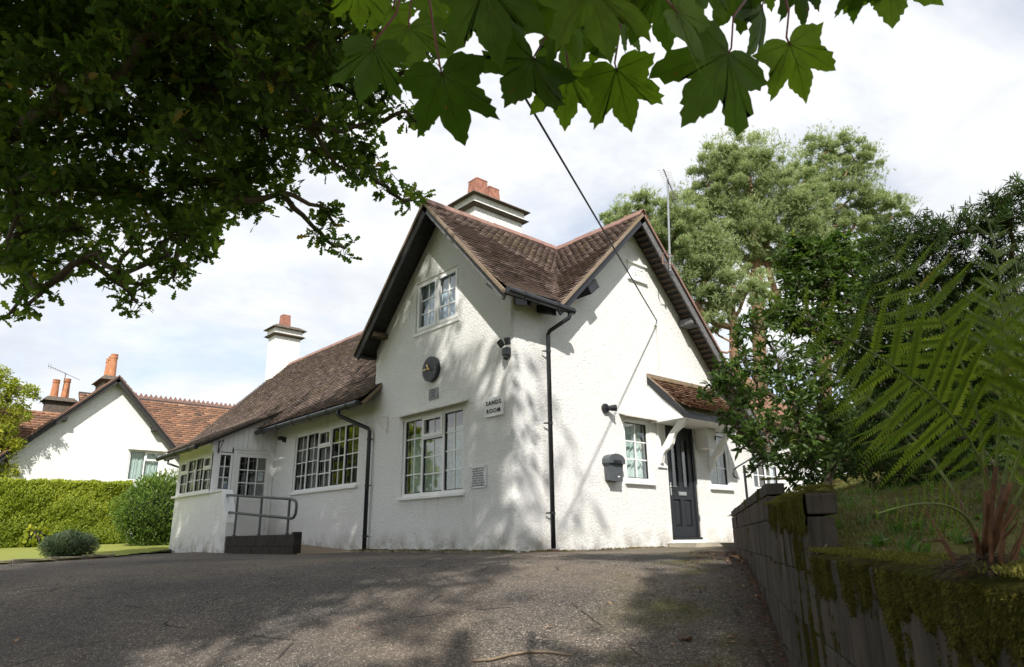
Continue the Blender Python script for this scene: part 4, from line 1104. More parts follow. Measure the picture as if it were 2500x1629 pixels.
fl = thing('security_light', FA.p(-0.08, 3.05), 'twin-headed black security light high by the house corner', 'light')
m = MB(); FA.box(m, -0.15, -0.03, 2.98, 3.12, 0.0, 0.11); m.build('sensor_box', 'black_paint', fl, bevel=0.02)
m = MB(); m.tube([FA.p(-0.09, 2.99, 0.055), FA.p(-0.09, 2.93, 0.08)], 0.042, 12); m.build('sensor_eye', 'black_paint', fl, smooth=True)
for s_, tilt in ((-1, 0.5), (1, 0.15)):
    c = FA.p(-0.09 + 0.065 * s_, 3.15, 0.08); d = unit(FA.W * 1.0 + FA.U * s_ * tilt + FA.N * 0.35); e = unit(np.cross(d, FA.N)); k_ = np.cross(d, e)
    m = MB(); m.obox(c - e * 0.045 - k_ * 0.03, d * 0.12, e * 0.09, k_ * 0.06); m.build('lamp_head', 'black_paint', fl, bevel=0.01)
l2 = thing('wall_light', FB.p(2.16, 2.34), 'small black spotlight on the side wall above the mailbox', 'light')
m = MB(); disc(m, FB, 2.16, 2.37, 0.0, 0.05, 0.085, 20); m.build('back_plate', 'black_paint', l2, bevel=0.01)
m = MB(); m.tube([FB.p(2.18, 2.37, 0.05), FB.p(2.24, 2.37, 0.11), FB.p(2.30, 2.375, 0.16)], [0.035, 0.055, 0.06], 14); m.build('lamp_head', 'black_paint', l2, smooth=True)
l3 = thing('security_light', FW.p(-8.44, 2.55), 'black security light on the wing wall between porch and wide window', 'light')
m = MB(); FW.box(m, -8.49, -8.39, 2.50, 2.62, 0.0, 0.07); m.build('sensor_box', 'black_paint', l3, bevel=0.015)
m = MB(); m.tube([FW.p(-8.47, 2.60, 0.07), FW.p(-8.55, 2.60, 0.13)], 0.05, 12); m.build('lamp_head', 'black_paint', l3)
l4 = thing('security_light', FB.p(5.45, 2.15), 'dark sensor lamp under the right end of the door canopy', 'light')
m = MB(); m.tube([V(5.42, -0.45, 2.215), V(5.50, -0.52, 2.17)], [0.045, 0.055], 12); m.build('lamp_head', 'black_paint', l4)

mb = thing('mailbox', FB.p(2.23, 1.10), 'grey metal mailbox with rounded lid beside the narrow window', 'mailbox')
m = MB(); 
body = [(2.065, 1.42), (2.095, 1.11), (2.385, 1.11), (2.415, 1.42)]
m.prism([FB.p(u, v, 0.005) for (u, v) in body], FB.N * 0.13); m.build('body', 'rail_grey', mb, bevel=0.012)
m = MB()
arc = [(2.03, 1.40), (2.03, 1.45)] + [(2.24 - 0.21 * math.cos(a), 1.45 + 0.115 * math.sin(a)) for a in np.linspace(0.15, math.pi - 0.15, 12)] + [(2.45, 1.45), (2.45, 1.40)]
m.prism([FB.p(u, v, 0.0) for (u, v) in arc], FB.N * 0.165); m.build('lid', 'rail_grey', mb, bevel=0.008)
m = MB(); FB.box(m, 2.13, 2.36, 1.395, 1.405, 0.165, 0.18); FB.box(m, 2.14, 2.35, 1.41, 1.455, 0.165, 0.170); m.build('flap', 'black_paint', mb)
m = MB(); disc(m, FB, 2.26, 1.345, 0.13, 0.142, 0.010, 10); m.build('lock', 'steel', mb)
m = MB(); FB.box(m, 2.27, 2.325, 1.17, 1.19, 0.133, 0.139); m.build('badge', 'sign_white', mb)

mt = thing('meter_box', V(4.93, -0.2, 1.85), 'white meter cupboard hung beneath the canopy beside the black door', 'box')
m = MB(); m.box((4.86, -0.30, 1.85), (5.16, -0.02, 2.255)); m.build('cabinet', 'white_board', mt, bevel=0.008)
m = MB(); m.box((4.875, -0.308, 1.865), (5.145, -0.301, 2.24)); m.build('cabinet_door', 'white_board', mt)
m = MB(); m.box((5.10, -0.325, 2.02), (5.125, -0.309, 2.10)); m.build('catch', 'black_paint', mt)

hb = thing('hanging_bracket', FA.p(-3.7, 2.2), 'thin scrolled hanging basket bracket on the front wall', 'bracket')
m = MB(); m.tube([FA.p(-3.68, 2.16, 0.02), FA.p(-3.68, 2.50, 0.02)], 0.010, 6); m.tube([FA.p(-3.68, 2.48, 0.02), FA.p(-3.70, 2.49, 0.32)], 0.009, 6); m.tube([FA.p(-3.68, 2.20, 0.02), FA.p(-3.70, 2.47, 0.30)], 0.007, 6)
m.build('arm', 'hood_tile', hb)
m = MB(); m.tube([FA.p(-3.69, 2.40 + 0.03 * math.sin(t), 0.10 + 0.03 * math.cos(t)) for t in np.linspace(0, 5, 10)], 0.006, 5); m.build('scroll', 'hood_tile', hb)
hb2 = thing('hanging_bracket', FPS.p(-1.36, 2.2, 0.03), 'black iron hanging bracket on the porch corner boarding', 'bracket')
m = MB(); m.tube([FPS.p(-1.36, 2.18, 0.03), FPS.p(-1.36, 2.47, 0.03)], 0.014, 6); m.tube([FPS.p(-1.36, 2.45, 0.03), FPS.p(-1.34, 2.47, 0.26)], 0.012, 6); m.tube([FPS.p(-1.36, 2.20, 0.03), FPS.p(-1.34, 2.45, 0.25)], 0.009, 6)
m.build('arm', 'black_paint', hb2)
ns2 = thing('door_notice', FPS.p(-0.25, 1.62), 'small pale no smoking notice inside the porch door glass', 'notice')
m = MB(); FPS.box(m, -0.325, -0.205, 1.60, 1.80, -0.050, -0.047); m.build('sheet', 'paper', ns2)
m = MB()
for k in range(20):
    a0, a1 = 2 * math.pi * k / 20, 2 * math.pi * (k + 1) / 20
    q = lambda a, r: FPS.p(-0.265 + r * math.sin(a), 1.735 + r * math.cos(a), -0.0463)
    m.add([q(a0, 0.036), q(a1, 0.036), q(a1, 0.044), q(a0, 0.044)], [(0, 1, 2, 3)])
m.add([FPS.p(-0.293, 1.757, -0.0463), FPS.p(-0.287, 1.763, -0.0463), FPS.p(-0.237, 1.713, -0.0463), FPS.p(-0.243, 1.707, -0.0463)], [(0, 1, 2, 3)])
m.build('symbol', 'letter_grey', ns2)
ns3 = thing('window_leaflet', FPS.p(-1.1, 1.34), 'blue and white leaflet propped inside the slim porch window', 'notice')
m = MB(); FPS.box(m, -1.145, -1.01, 1.385, 1.56, -0.060, -0.057); m.build('sheet', 'paper', ns3)
m = MB(); FPS.box(m, -1.130, -1.025, 1.40, 1.50, -0.0565, -0.056); m.build('picture', 'paper_blue', ns3)

# television aerial on the side gable
aer = thing('television_aerial', V(3.86, -0.46, 5.2), 'tall grey television aerial strapped to the side gable verge', 'aerial')
m = MB(); m.tube([V(3.80, -0.47, 5.25), V(3.98, -0.47, 7.40)], 0.021, 8); m.build('mast', 'metal_grey', aer)
m = MB()
for z_ in (5.36, 5.58):
    m.tube([V(3.62, -0.44, z_ - 0.0), V(3.62, -0.52, z_), V(3.88, -0.52, z_), V(3.88, -0.44, z_)], 0.010, 6)
m.tube([V(3.62, -0.44, 5.36), V(3.62, -0.44, 5.58)], 0.012, 6); m.build('strap_bracket', 'ridge_red', aer)
bA, bB = V(3.72, -0.80, 6.66), V(4.10, -0.30, 7.72)
m = MB(); m.tube([bA, bB], 0.013, 6); m.tube([bA + (bB - bA) * 0.40, V(3.98, -0.47, 7.30)], 0.01, 6); m.build('boom', 'metal_dark', aer)
for k in range(15):
    c = bA + (bB - bA) * (0.03 + 0.063 * k); w_ = 0.11 + 0.004 * k
    m = MB(); m.tube([c - unit(V(1, -0.4, 0)) * w_, c + unit(V(1, -0.4, 0)) * w_], 0.0035, 5); m.build('element', 'metal_grey', aer)
m = MB(); m.obox(bB - V(0.14, 0.0, 0.03), V(0.28, -0.07, 0), V(0.0, 0.008, 0.0), V(0, 0, 0.012)); m.obox(bB - V(0.14, 0.0, -0.03), V(0.28, -0.07, 0), V(0.0, 0.008, 0.0), V(0, 0, 0.012)); m.obox(bB - V(0.14, 0.0, -0.09), V(0.28, -0.07, 0), V(0.0, 0.008, 0.0), V(0, 0, 0.012)); m.build('reflector', 'sign_white', aer)

# telephone wire to the side wall
cab = thing('telephone_wire', V(3.81, -0.03, 4.31), 'black overhead wire running down to the side gable', 'wire')
A = V(3.81, -0.06, 4.31); B = pt(1278, 232, 6.4); E_ = A + (B - A) * 1.9
pts = [A + (E_ - A) * t - V(0, 0, 0.22) * 4 * t * (1 - t) * 0.0 for t in np.linspace(0, 1, 10)]
m = MB(); m.tube(pts, 0.0115, 6); m.build('cable', 'letter_black', cab)
m = MB(); FB.box(m, 3.78, 3.84, 4.22, 4.34, 0.0, 0.05); m.tube([FB.p(3.81, 4.31, 0.0), FB.p(3.81, 4.31, 0.07)], 0.012, 6); m.build('junction', 'sign_silver', cab)
m = MB(); m.tube([FB.p(3.81, 4.25, 0.02), FB.p(3.84, 4.10, 0.02), FB.p(3.85, 3.7, 0.015), FB.p(3.83, 3.4, 0.015), FB.p(3.83, 3.16, 0.01)], 0.008, 5); m.build('drop_cable', 'hood_tile', cab)
cab2 = thing('thin_wire', pt(1010, 470, 22), 'hair-thin wire slanting behind the oak towards the gable', 'wire')
m = MB(); m.tube([pt(1035, 510, 24), pt(920, 385, 22), pt(700, 140, 19)], 0.012, 5); m.build('cable', 'letter_black', cab2)

# ------------------------------------------------------------------ ramp, its block wall and rail
m = MB(); m.prism([V(-1.38, 3.2, -0.3), V(-1.38, 4.3, -0.04), V(-1.38, 9.0, 0.20), V(-1.38, 9.0, -0.4)], V(1.405, 0, 0)); tag(m.build('ramp', 'ramp_gravel'), kind='structure')
bw = thing('block_wall', V(-1.45, 6.1, -0.15), 'low wall of dark blocks edging the ramp below the rail', 'wall')
bl = (7.70 - 4.45) / 7.0
blk = MB(); blk.box((0, 0, 0), (0.13, bl - 0.010, 0.205)); blkm = blk.mesh('block', 'brick_block')
half = MB(); half.box((0, 0, 0), (0.13, bl / 2 - 0.010, 0.205)); halfm = half.mesh('block', 'brick_block')
for r in range(3):
    z = -0.345 + r * 0.215; y = 4.45; k = 0
    while y < 7.69:
        ln = bl / 2 if (r % 2 == 0 and (k == 0 or y + bl > 7.75)) else bl
        o = bpy.data.objects.new('block', halfm if ln < bl else blkm)
        col.objects.link(o); o.parent = bw
        w_ = V(-1.445 + random.uniform(-0.004, 0.004), y + 0.005, z)
        o.location = Vector(w_ - WLOC[bw.name]); o.rotation_euler = (0, random.uniform(-0.01, 0.01), random.uniform(-0.006, 0.006))
        bv = o.modifiers.new('bevel', 'BEVEL'); bv.width = 0.008; bv.segments = 2
        y += ln; k += 1
m = MB(); m.box((-1.435, 4.46, -0.34), (-1.330, 7.69, 0.293)); m.build('mortar', 'brick_block', bw)
m = MB(); m.box((-1.46, 4.335, -0.345), (-1.30, 4.445, 0.335)); m.build('end_block', 'brick_block', bw, bevel=0.012)

rail = thing('handrail', V(-1.38, 5.9, 0.3), 'dark grey tubular handrail on the block wall in front of the porch', 'handrail')
RXx = -1.38
def rz(y, z0, z1): return z0 + (z1 - z0) * (y - 4.6) / 3.3
top = [V(RXx, y, rz(y, 0.925, 1.165)) for y in (8.2, 6.5, 4.75)]
loop = [V(RXx, 4.66, 0.915), V(RXx, 4.57, 0.90), V(RXx, 4.505, 0.85), V(RXx, 4.49, 0.76), V(RXx, 4.505, 0.66), V(RXx, 4.57, 0.595), V(RXx, 4.66, 0.58)]
mid = [V(RXx, y, rz(y, 0.575, 0.80)) for y in (4.75, 6.5, 8.0)]
m = MB(); m.tube(top + loop + mid, 0.027, 10); m.build('rail', 'rail_grey', rail, smooth=True)
for y in (4.80, 6.10, 7.40):
    m = MB(); m.tube([V(RXx, y, 0.27), V(RXx, y, rz(y, 0.925, 1.165))], 0.024, 10); m.tube([V(RXx, y, 0.30), V(RXx, y, 0.315)], 0.045, 12); m.build('post', 'rail_grey', rail, smooth=False)

hr = thing('step_rail', V(4.05, -1.5, 0.2), 'thin black iron handrail with a curled end beside the stone wall', 'handrail')
m = MB(); m.tube([V(4.05, -1.5, 0.1), V(4.05, -1.5, 1.36)], 0.022, 8); m.build('post', 'black_paint', hr)
m = MB(); m.tube([V(3.78, -1.5, 1.13), V(3.70, -1.5, 1.15), V(3.68, -1.5, 1.20), V(3.72, -1.5, 1.27), V(3.85, -1.5, 1.33), V(4.05, -1.5, 1.40), V(5.0, -1.5, 1.75)], 0.014, 8); m.build('rail', 'black_paint', hr, smooth=True)

# ------------------------------------------------------------------ retaining wall of concrete blocks
rw = thing('retaining_wall', V(*wxy(-5, 0), 0.0), 'stepped mossy concrete block wall along the right of the drive', 'wall')
segs = [(-5.0, 0.0, 0.405, 0.075), (-6.62, -5.0, 0.24, 0.085), (-15.0, -6.62, 0.0, 0.085)]    # a0, a1, top of blocks, coping
BL = 0.45
full = MB(); full.box((0, 0, 0), (BL - 0.012, 0.10, 0.225)); fullm = full.mesh('block', 'wall_block')
def wall_piece(mesh, a, z, name='block', l=0.0):
    o = bpy.data.objects.new(name, mesh); col.objects.link(o); o.parent = rw
    p = V(*wxy(a, l + random.uniform(-0.004, 0.004)), z)
    M = Matrix.Identity(4)
    ang = random.uniform(-0.006, 0.006)
    d = V(WD[0] * math.cos(ang) - WD[1] * math.sin(ang), WD[0] * math.sin(ang) + WD[1] * math.cos(ang)); n_ = V(d[1], -d[0])
    # local x along the wall, local y into the bank
    for r in range(2): M[r][0], M[r][1] = d[r], n_[r]
    M[2][2] = 1.0
    for r in range(3): M[r][3] = p[r] - WLOC[rw.name][r]
    o.matrix_local = M
    bv = o.modifiers.new('bevel', 'BEVEL'); bv.width = 0.007; bv.segments = 2
    return o
def cut_mesh(ln, h, d=0.10):
    m = MB(); m.box((0, 0, 0), (ln, d, h)); return m.mesh('block', 'wall_block')
for si, (a0, a1, zt, cop) in enumerate(segs):
    r = 0; ztop = zt
    while True:
        h = 0.152 if (si == 0 and r == 0) else 0.227
        z = ztop - h
        a = a1 - (0.0 if (r + si) % 2 else BL / 2)
        spans = []
        if a < a1 - 0.02: spans.append((a, a1))
        while a > a0 + 0.02:
            b = max(a - BL, a0); spans.append((b, a)); a = b
        for (s0, s1) in spans:
            gx, gy = wxy((s0 + s1) / 2, 0)
            if z + h < float(gz(gx, gy)) - 0.05: continue
            if s0 < -13: continue
            if abs((s1 - s0) - BL) < 0.01 and h > 0.2: wall_piece(fullm, s0 + 0.006, z + 0.006)
            else: wall_piece(cut_mesh(s1 - s0 - 0.012, h - 0.012), s0 + 0.006, z + 0.006)
        ztop = z; r += 1
        gx, gy = wxy(a0, 0)
        if ztop < min(float(gz(*wxy(a0, 0))), float(gz(*wxy(a1, 0)))) - 0.05 or r > 9: break
    a = a1
    while a > a0 + 0.05:
        b = max(a - 0.6, a0)
        wall_piece(cut_mesh(a - b - 0.006, cop - 0.006, 0.112), b + 0.003, zt + 0.003, 'coping_slab', -0.001)
        a = b
m = MB()
for (a0, a1, zt, cop) in segs:
    p0, p1 = wxy(a0 + 0.01, 0.012), wxy(a1 - 0.01, 0.012)
    m.obox(V(p0[0], p0[1], -1.8), V(*(p1 - p0), 0), V(*(WN * 0.07), 0), V(0, 0, zt + 1.8 - 0.01))
m.build('mortar', 'wall_block', rw)

# ------------------------------------------------------------------ the neighbours
nb = thing('neighbour_house', V(0, 26, 0), 'white gabled house with red tiled roof beyond the hedge', 'house')
FN = Fr((0, 26, 0), (1, 0, 0), (0, -1, 0))
NX, NZ, NYF, NYB = -0.22, 7.25, 25.6, 40
hN = (0.72, 1.98, 2.80, 4.10)
m = MB(); wall_skin(m, FN, [(-4.3, -0.3), (3.6, -0.3), (3.6, 3.3), (NX, 7.10), (-4.3, 3.1)], [hN]); m.build('gable_wall', 'roughcast_high', nb)
make_window(FN, *hN, [(1, [(1, 1, 1, False)]), (1, [(0.3, 1, 1, True), (0.7, 1, 1, False)])], hood=True, curtain='net_curtain', crange=(0, 1), parent=nb)
NSL = [(1.02, 4.6), (-1.02, -5.6)]
for sgn, tn, run in ((1, 1.06, 4.0), (-1, 1.00, 4.5)):
    e = V(NX + sgn * run, 0, NZ - run * tn); d = unit(V(-sgn, 0, tn)); n_ = unit(V(sgn * tn, 0, 1)); ln = math.hypot(run, run * tn)
    m = MB(); m.prism([V(NX, NYF, NZ), V(NX, NYB, NZ), V(e[0], NYB, e[2]), V(e[0], NYF, e[2])], -n_ * 0.10)
    s_ = m.build('roof_slope', 'timber_black', nb)
    rec = []; tile_slope(s_, V(e[0], NYF, e[2]), V(0, 1, 0), d, n_, ln, lambda v: -0.02, lambda v: 3.0, g=0.2, w=0.34, rec=rec); flush_tiles(rec, 'roof_tile_red')
    rake(V(NX, NYF + 0.04, NZ), V(e[0], NYF + 0.04, e[2]), n_, YO, 0.04, 0.06, 'ridge_red', 'verge', parent=nb)
    rake(V(NX, NYF + 0.10, NZ), V(e[0], NYF + 0.10, e[2]), n_, YO, 0.20, 0.06, 'timber_black', 'barge_board', 0.045, parent=nb)
    m = MB(); c = V(NX + sgn * 1.75, 25.6, NZ - 1.75 * tn - 0.42); m.box((c[0] - 0.1, 25.62, c[2]), (c[0] + 0.1, 26.0, c[2] + 0.16)); m.build('purlin_end', 'timber_black', nb)
# cross range with a crested ridge
YR, ZR = 29.5, 7.05
m = MB(); m.prism([V(-1, YR, ZR), V(12, YR, ZR), V(12, 26.6, 4.2), V(-1, 26.6, 4.2)], V(0, 0.08, -0.08)); m.prism([V(-14, YR - 1.3, ZR - 1.28), V(-1, YR - 1.3, ZR - 1.28), V(-1, 26.6, 4.2), V(-14, 26.6, 4.2)], V(0, 0.08, -0.08)); s_ = m.build('roof_slope', 'timber_black', nb)
rec = []; d = unit(V(0, YR - 26.6, ZR - 4.2)); n_ = V(0, -d[2], d[1]); tile_slope(s_, V(0, 26.6, 4.2), V(1, 0, 0), d, n_, math.hypot(YR - 26.6, ZR - 4.2), lambda v: -1.0, lambda v: 11, g=0.17, w=0.34, rec=rec)
tile_slope(s_, V(0, 26.6, 4.2), V(1, 0, 0), d, n_, math.hypot(YR - 1.3 - 26.6, ZR - 1.28 - 4.2), lambda v: -13, lambda v: -1.0, g=0.17, w=0.34, rec=rec); flush_tiles(rec, 'roof_tile_red')
m = MB(); m.box((-14, 26.9, -0.3), (12, 27.1, 4.3)); m.build('range_wall', 'roughcast_high', nb)
for k in range(46):
    x = 0.4 + k * 0.23; m = MB()
    m.prism([V(x, YR, ZR - 0.05), V(x + 0.225, YR, ZR - 0.05), V(x + 0.225, YR, ZR + 0.09), V(x + 0.113, YR, ZR + 0.27), V(x, YR, ZR + 0.09)], V(0, 0.06, 0)); m.build('crest_tile', 'ridge_red', s_)
def pot_chimney(c, hw, hd, z0, zs, pots, label):
    ch = empty('chimney', (c[0], c[1], z0), nb); ch['label'] = label
    m = MB(); box_taper(m, c, hw, hd, hw, hd, z0, zs); m.build('stack', 'slab_dark', ch)
    for k in range(4):
        m = MB(); e = (0.06, 0.16, 0.10, 0.02)[k]; box_taper(m, c, hw + e, hd + e, hw + e - 0.03, hd + e - 0.03, zs + 0.07 * k, zs + 0.07 * k + 0.065); m.build('cap_course', 'slab_dark', ch)
    for (dx, dy, h) in pots:
        m = MB(); b = V(c[0] + dx, c[1] + dy, zs + 0.27)
        m.tube([b, b + V(0, 0, h * 0.8), b + V(0, 0, h * 0.82), b + V(0, 0, h * 0.9), b + V(0, 0, h * 0.91), b + V(0, 0, h)], [0.17, 0.135, 0.155, 0.155, 0.14, 0.155], 14); m.build('pot', 'pot_orange', ch, smooth=False)
pot_chimney((NX - 0.08, 27.3), 0.32, 0.75, 5.5, 7.10, [(0.02, -0.45, 1.05), (0.02, -0.05, 1.02), (0.02, 0.38, 1.0)], 'chimney with three round orange pots at the gable top')
pot_chimney((NX - 1.42, 30.0), 0.55, 0.36, 4.9, 6.45, [(-0.25, 0, 0.85), (0.18, 0, 0.95)], 'chimney with two round orange pots behind the gable')
na = thing('neighbour_aerial', V(NX - 0.9, 29.0, 7.0), 'small aerial beside the neighbour chimney pots', 'aerial')
pa = V(NX - 1.42, 29.6, 7.0)
m = MB(); m.tube([pa, pa + V(0, 0, 0.85)], 0.016, 6); m.build('mast', 'metal_dark', na)
m = MB(); m.tube([pa + V(-0.75, -0.2, 1.05), pa + V(0.65, 0.2, 0.65)], 0.010, 5)
for k in range(9):
    c = pa + V(-0.75, -0.2, 1.05) + (V(1.4, 0.4, -0.40)) * k / 14; m.tube([c - V(0.0, 0.0, 0.12 if k < 2 else 0.05), c + V(0.0, 0.0, 0.12 if k < 2 else 0.05)], 0.007, 4)
m.build('boom', 'metal_dark', na)
# ------------------------------------------------------------------ vegetation
def strip_leaf(xs, ws, fold=0.0, droop=0.0):
    """a leaf outline from half widths along its length, as triangles"""
    Vs = []; Fs = []
    for x, w in zip(xs, ws):
        z = -droop * x * x
        Vs += [(x, -w, z + fold * w), (x, w, z + fold * w)]
    for i in range(len(xs) - 1):
        a = 2 * i; Fs += [(a, a + 2, a + 3), (a, a + 3, a + 1)]
    return np.array(Vs, float), np.array(Fs)
OAK = strip_leaf([0, .14, .26, .38, .50, .62, .74, .88, 1.0], [.02, .09, .06, .19, .11, .27, .15, .23, .03], 0.25, 0.12)
LEAF = strip_leaf([0, .3, .65, 1.0], [.02, .16, .14, .0], 0.2, 0.15)
PINN = strip_leaf([0, .5, 1.0], [.15, .21, .04], 0.1, 0.1)
QUAD = strip_leaf([0, .5, 1.0], [.05, .30, .05], 0.2, 0.1)
NEED = strip_leaf([0, 1.0], [.11, .03])
THIN = strip_leaf([0, 1.0], [.022, .008])
STRAND = strip_leaf([0, .6, 1.0], [.10, .13, .0], 0.0, 0.2)

def jit(n, s): return rng.normal(size=(n, 3)) * s
def ball(n):
    d = rand_dir(n); return d * (rng.random(n) ** (1 / 3))[:, None]

def rosettes(C, nl, T, size, spread, upb=0.55, tilt=0.5):
    """nl leaves round each twig end C (n,3) -> vertices, faces, tint"""
    n = len(C)
    ax = nrm(rng.normal(size=(n, 3)) * 0.6 + np.array([0, 0, upb]))
    P = np.repeat(C, nl, 0) + jit(n * nl, spread * 0.25); A = np.repeat(ax, nl, 0)
    X = nrm(np.cross(A, rand_dir(n * nl)) + A * rng.uniform(-0.25, 0.6, size=(n * nl, 1)))
    Z = nrm(A + jit(n * nl, tilt))
    S = size * rng.uniform(0.7, 1.15, n * nl)
    Vs, Fs = scatter(*T, P, X, Z, S)
    tint = np.clip(np.repeat(rng.normal(0.45, 0.17, n), nl) + rng.normal(0, 0.13, n * nl), 0, 0.95)
    return Vs, Fs, np.repeat(tint, len(T[1])), P, X, Z, S, tint

def join(parts):
    Vs, Fs, Ts, b = [], [], [], 0
    for (v, f, t) in parts:
        Vs.append(v); Fs.append(f + b); Ts.append(t); b += len(v)
    return np.concatenate(Vs), np.concatenate(Fs), np.concatenate(Ts)

def tree_limbs(root, nodes, r0, r1, mat, parent, name='branch', sag=0.0):
    """join the nodes into a tree that grows out of the root, each stretch a tapering tube"""
    nodes = [np.asarray(p, float) for p in nodes]; pts = [np.asarray(root, float)]; par = [-1]
    left = sorted(range(len(nodes)), key=lambda i: np.linalg.norm(nodes[i] - pts[0]))
    depth = [0]
    for i in left:
        d0 = np.linalg.norm(nodes[i] - pts[0])
        best = min(range(len(pts)), key=lambda k: np.linalg.norm(nodes[i] - pts[k]) + 0.35 * np.linalg.norm(pts[k] - pts[0]))
        pts.append(nodes[i]); par.append(best); depth.append(depth[best] + 1)
    load = [1] * len(pts)
    for i in range(len(pts) - 1, 0, -1): load[par[i]] += load[i]
    m = MB()
    for i in range(1, len(pts)):
        a, b = pts[par[i]], pts[i]; L = np.linalg.norm(b - a)
        ra = r1 + (r0 - r1) * min(1, (load[par[i]] / len(pts)) ** 0.6) if par[i] else r1 + (r0 - r1) * min(1, (load[i] / len(pts)) ** 0.5)
        rb = r1 + (r0 - r1) * (load[i] / len(pts)) ** 0.6
        m1 = a + (b - a) * 0.33 + jit(1, 0.07 * L)[0]; m2 = a + (b - a) * 0.66 + jit(1, 0.07 * L)[0] - V(0, 0, sag * L)
        m.tube([a, m1, m2, b], [min(ra, rb * 1.6), rb * 1.4, rb * 1.2, rb], 6, caps=False)
    return m.build(name, mat, parent, smooth=True)
def twigs(A, B, r, mat, parent, name='twigs'):
    """thin three-sided twigs from A to B (arrays)"""
    n = len(A); D = nrm(B - A); a = nrm(np.cross(D, rand_dir(n))); c = np.cross(D, a)
    ang = [0, 2.094, 4.189]
    ring = [a * math.cos(t) + c * math.sin(t) for t in ang]
    mid = (A + B) / 2 + jit(n, 0.06) * np.linalg.norm(B - A, axis=1)[:, None]
    Vs = np.stack([A + ring[0] * r, A + ring[1] * r, A + ring[2] * r, mid + ring[0] * r * .7, mid + ring[1] * r * .7, mid + ring[2] * r * .7, B + ring[0] * r * .4, B + ring[1] * r * .4, B + ring[2] * r * .4], 1).reshape(-1, 3)
    q = np.array([[0, 1, 4, 3], [1, 2, 5, 4], [2, 0, 3, 5], [3, 4, 7, 6], [4, 5, 8, 7], [5, 3, 6, 8]])
    F = (q[None] + (np.arange(n) * 9)[:, None, None]).reshape(-1, 4)
    return np_obj(name, Vs, F, mat, parent, kind='stuff')

GAPS = [(on_drive(u, v), r) for (u, v, r) in ((1370, 1510, 0.55), (1230, 1570, 0.55), (1260, 1615, 0.55), (1040, 1622, 0.45), (1460, 1398, 0.6), (1340, 1412, 0.5), (1570, 1378, 0.55), (560, 1600, 0.5), (700, 1610, 0.4), (960, 1430, 0.3))]
def in_gap(q):
    """foliage here would shade one of the sunny spots on the drive"""
    s_ = (q[2] + 0.2) / 1.2; gx, gy = q[0] + 0.9 * s_, q[1] + s_
    return any((gx - c[0]) ** 2 + (gy - c[1]) ** 2 < (r + 0.42) ** 2 for (c, r) in GAPS)
# ---- the oak whose crown hangs in at the left
oak = thing('oak_tree', V(-9.6, 0.6, float(gz(-9.6, 0.6))), 'large dark oak crown overhanging the drive at upper left', 'tree')
lobes = []
def lob(u, v, r, d, dens=1.0): lobes.append((pt(u, v, d), r * d / FPX, dens))
for (v, us, r) in ((-60, range(-100, 900, 150), 130), (70, range(-60, 860, 145), 125), (200, range(-20, 830, 140), 120), (330, range(-40, 880, 135), 110)):
    for u in us:
        lob(u + random.uniform(-25, 25), v + random.uniform(-20, 20), r, random.uniform(5.8, 7.0)); (lob(u + 60 + random.uniform(-30, 30), v + random.uniform(-40, 25), r, random.uniform(7.4, 9.0)) if random.random() < 0.72 else None)
for (u, v, r) in ((30, 455, 105), (160, 460, 100), (290, 470, 100), (420, 460, 105), (545, 450, 95), (650, 430, 75), (60, 560, 90), (190, 560, 80), (320, 570, 70), (440, 570, 85), (520, 540, 60),
                  (30, 640, 70), (130, 640, 60), (210, 630, 45), (430, 645, 50), (475, 625, 35), (620, 505, 42), (585, 480, 50), (690, 470, 30)):
    d = random.uniform(6.0, 7.6); lob(u, v, r, d); (lob(u + random.uniform(-20, 20), v - random.uniform(5, 40), r * 0.8, d + 1.2) if random.random() < 0.5 else None)
for (u, v, r, dn) in ((880, 90, 70, 1), (900, 220, 60, 1), (905, 300, 45, 1), (880, 360, 60, 1), (900, 410, 45, 1), (850, 420, 55, 1), (800, 380, 60, 1), (945, 455, 34, 1), (985, 492, 26, 1), (1028, 478, 16, 0.8),
                      (790, 505, 36, 1), (770, 560, 26, 0.9), (815, 545, 22, .8), (840, 605, 32, 1), (800, 590, 20, .8),
                      (300, 700, 38, 0.8), (335, 740, 36, 1), (285, 660, 30, 0.6), (365, 690, 26, 0.6), (370, 640, 22, 0.6), (110, 700, 32, 0.9), (60, 690, 40, 1), (20, 770, 26, 0.9), (70, 745, 18, 0.6),
                      (1000, 175, 36, 0.9), (990, 270, 38, 0.9), (1085, 60, 40, 0.9), (1050, 120, 36, 0.8), (1020, 300, 26, 0.7), (420, 680, 26, 0.7)):
    lob(u, v, r, random.uniform(6.3, 7.0), dn)
near_c, near_w, L_end = [], [], []
for (c, r, dn) in lobes:
    n = max(4, int((80 if c[2] > 4.3 else 64) * dn * min(1.3, (r / 0.42) ** 2)))
    q = c + ball(n) * r * np.array([1.0, 1.0, 0.85]); near_c.append(q); L_end.append(np.repeat(c[None], n, 0))
near_c = np.concatenate(near_c); L_end = np.concatenate(L_end)
Vs, Fs, Ts, P, X, Z, S, tn = rosettes(near_c, 6, OAK, 0.118, 0.10)
# lobes out near the tips turn yellow and brown
k9 = len(OAK[1])
tipm = (P[:, 2] < 4.6) & (rng.random(len(P)) < 0.012)
tt = tn.copy(); tt[tipm] = 1.0; Ts = np.repeat(tt, k9)
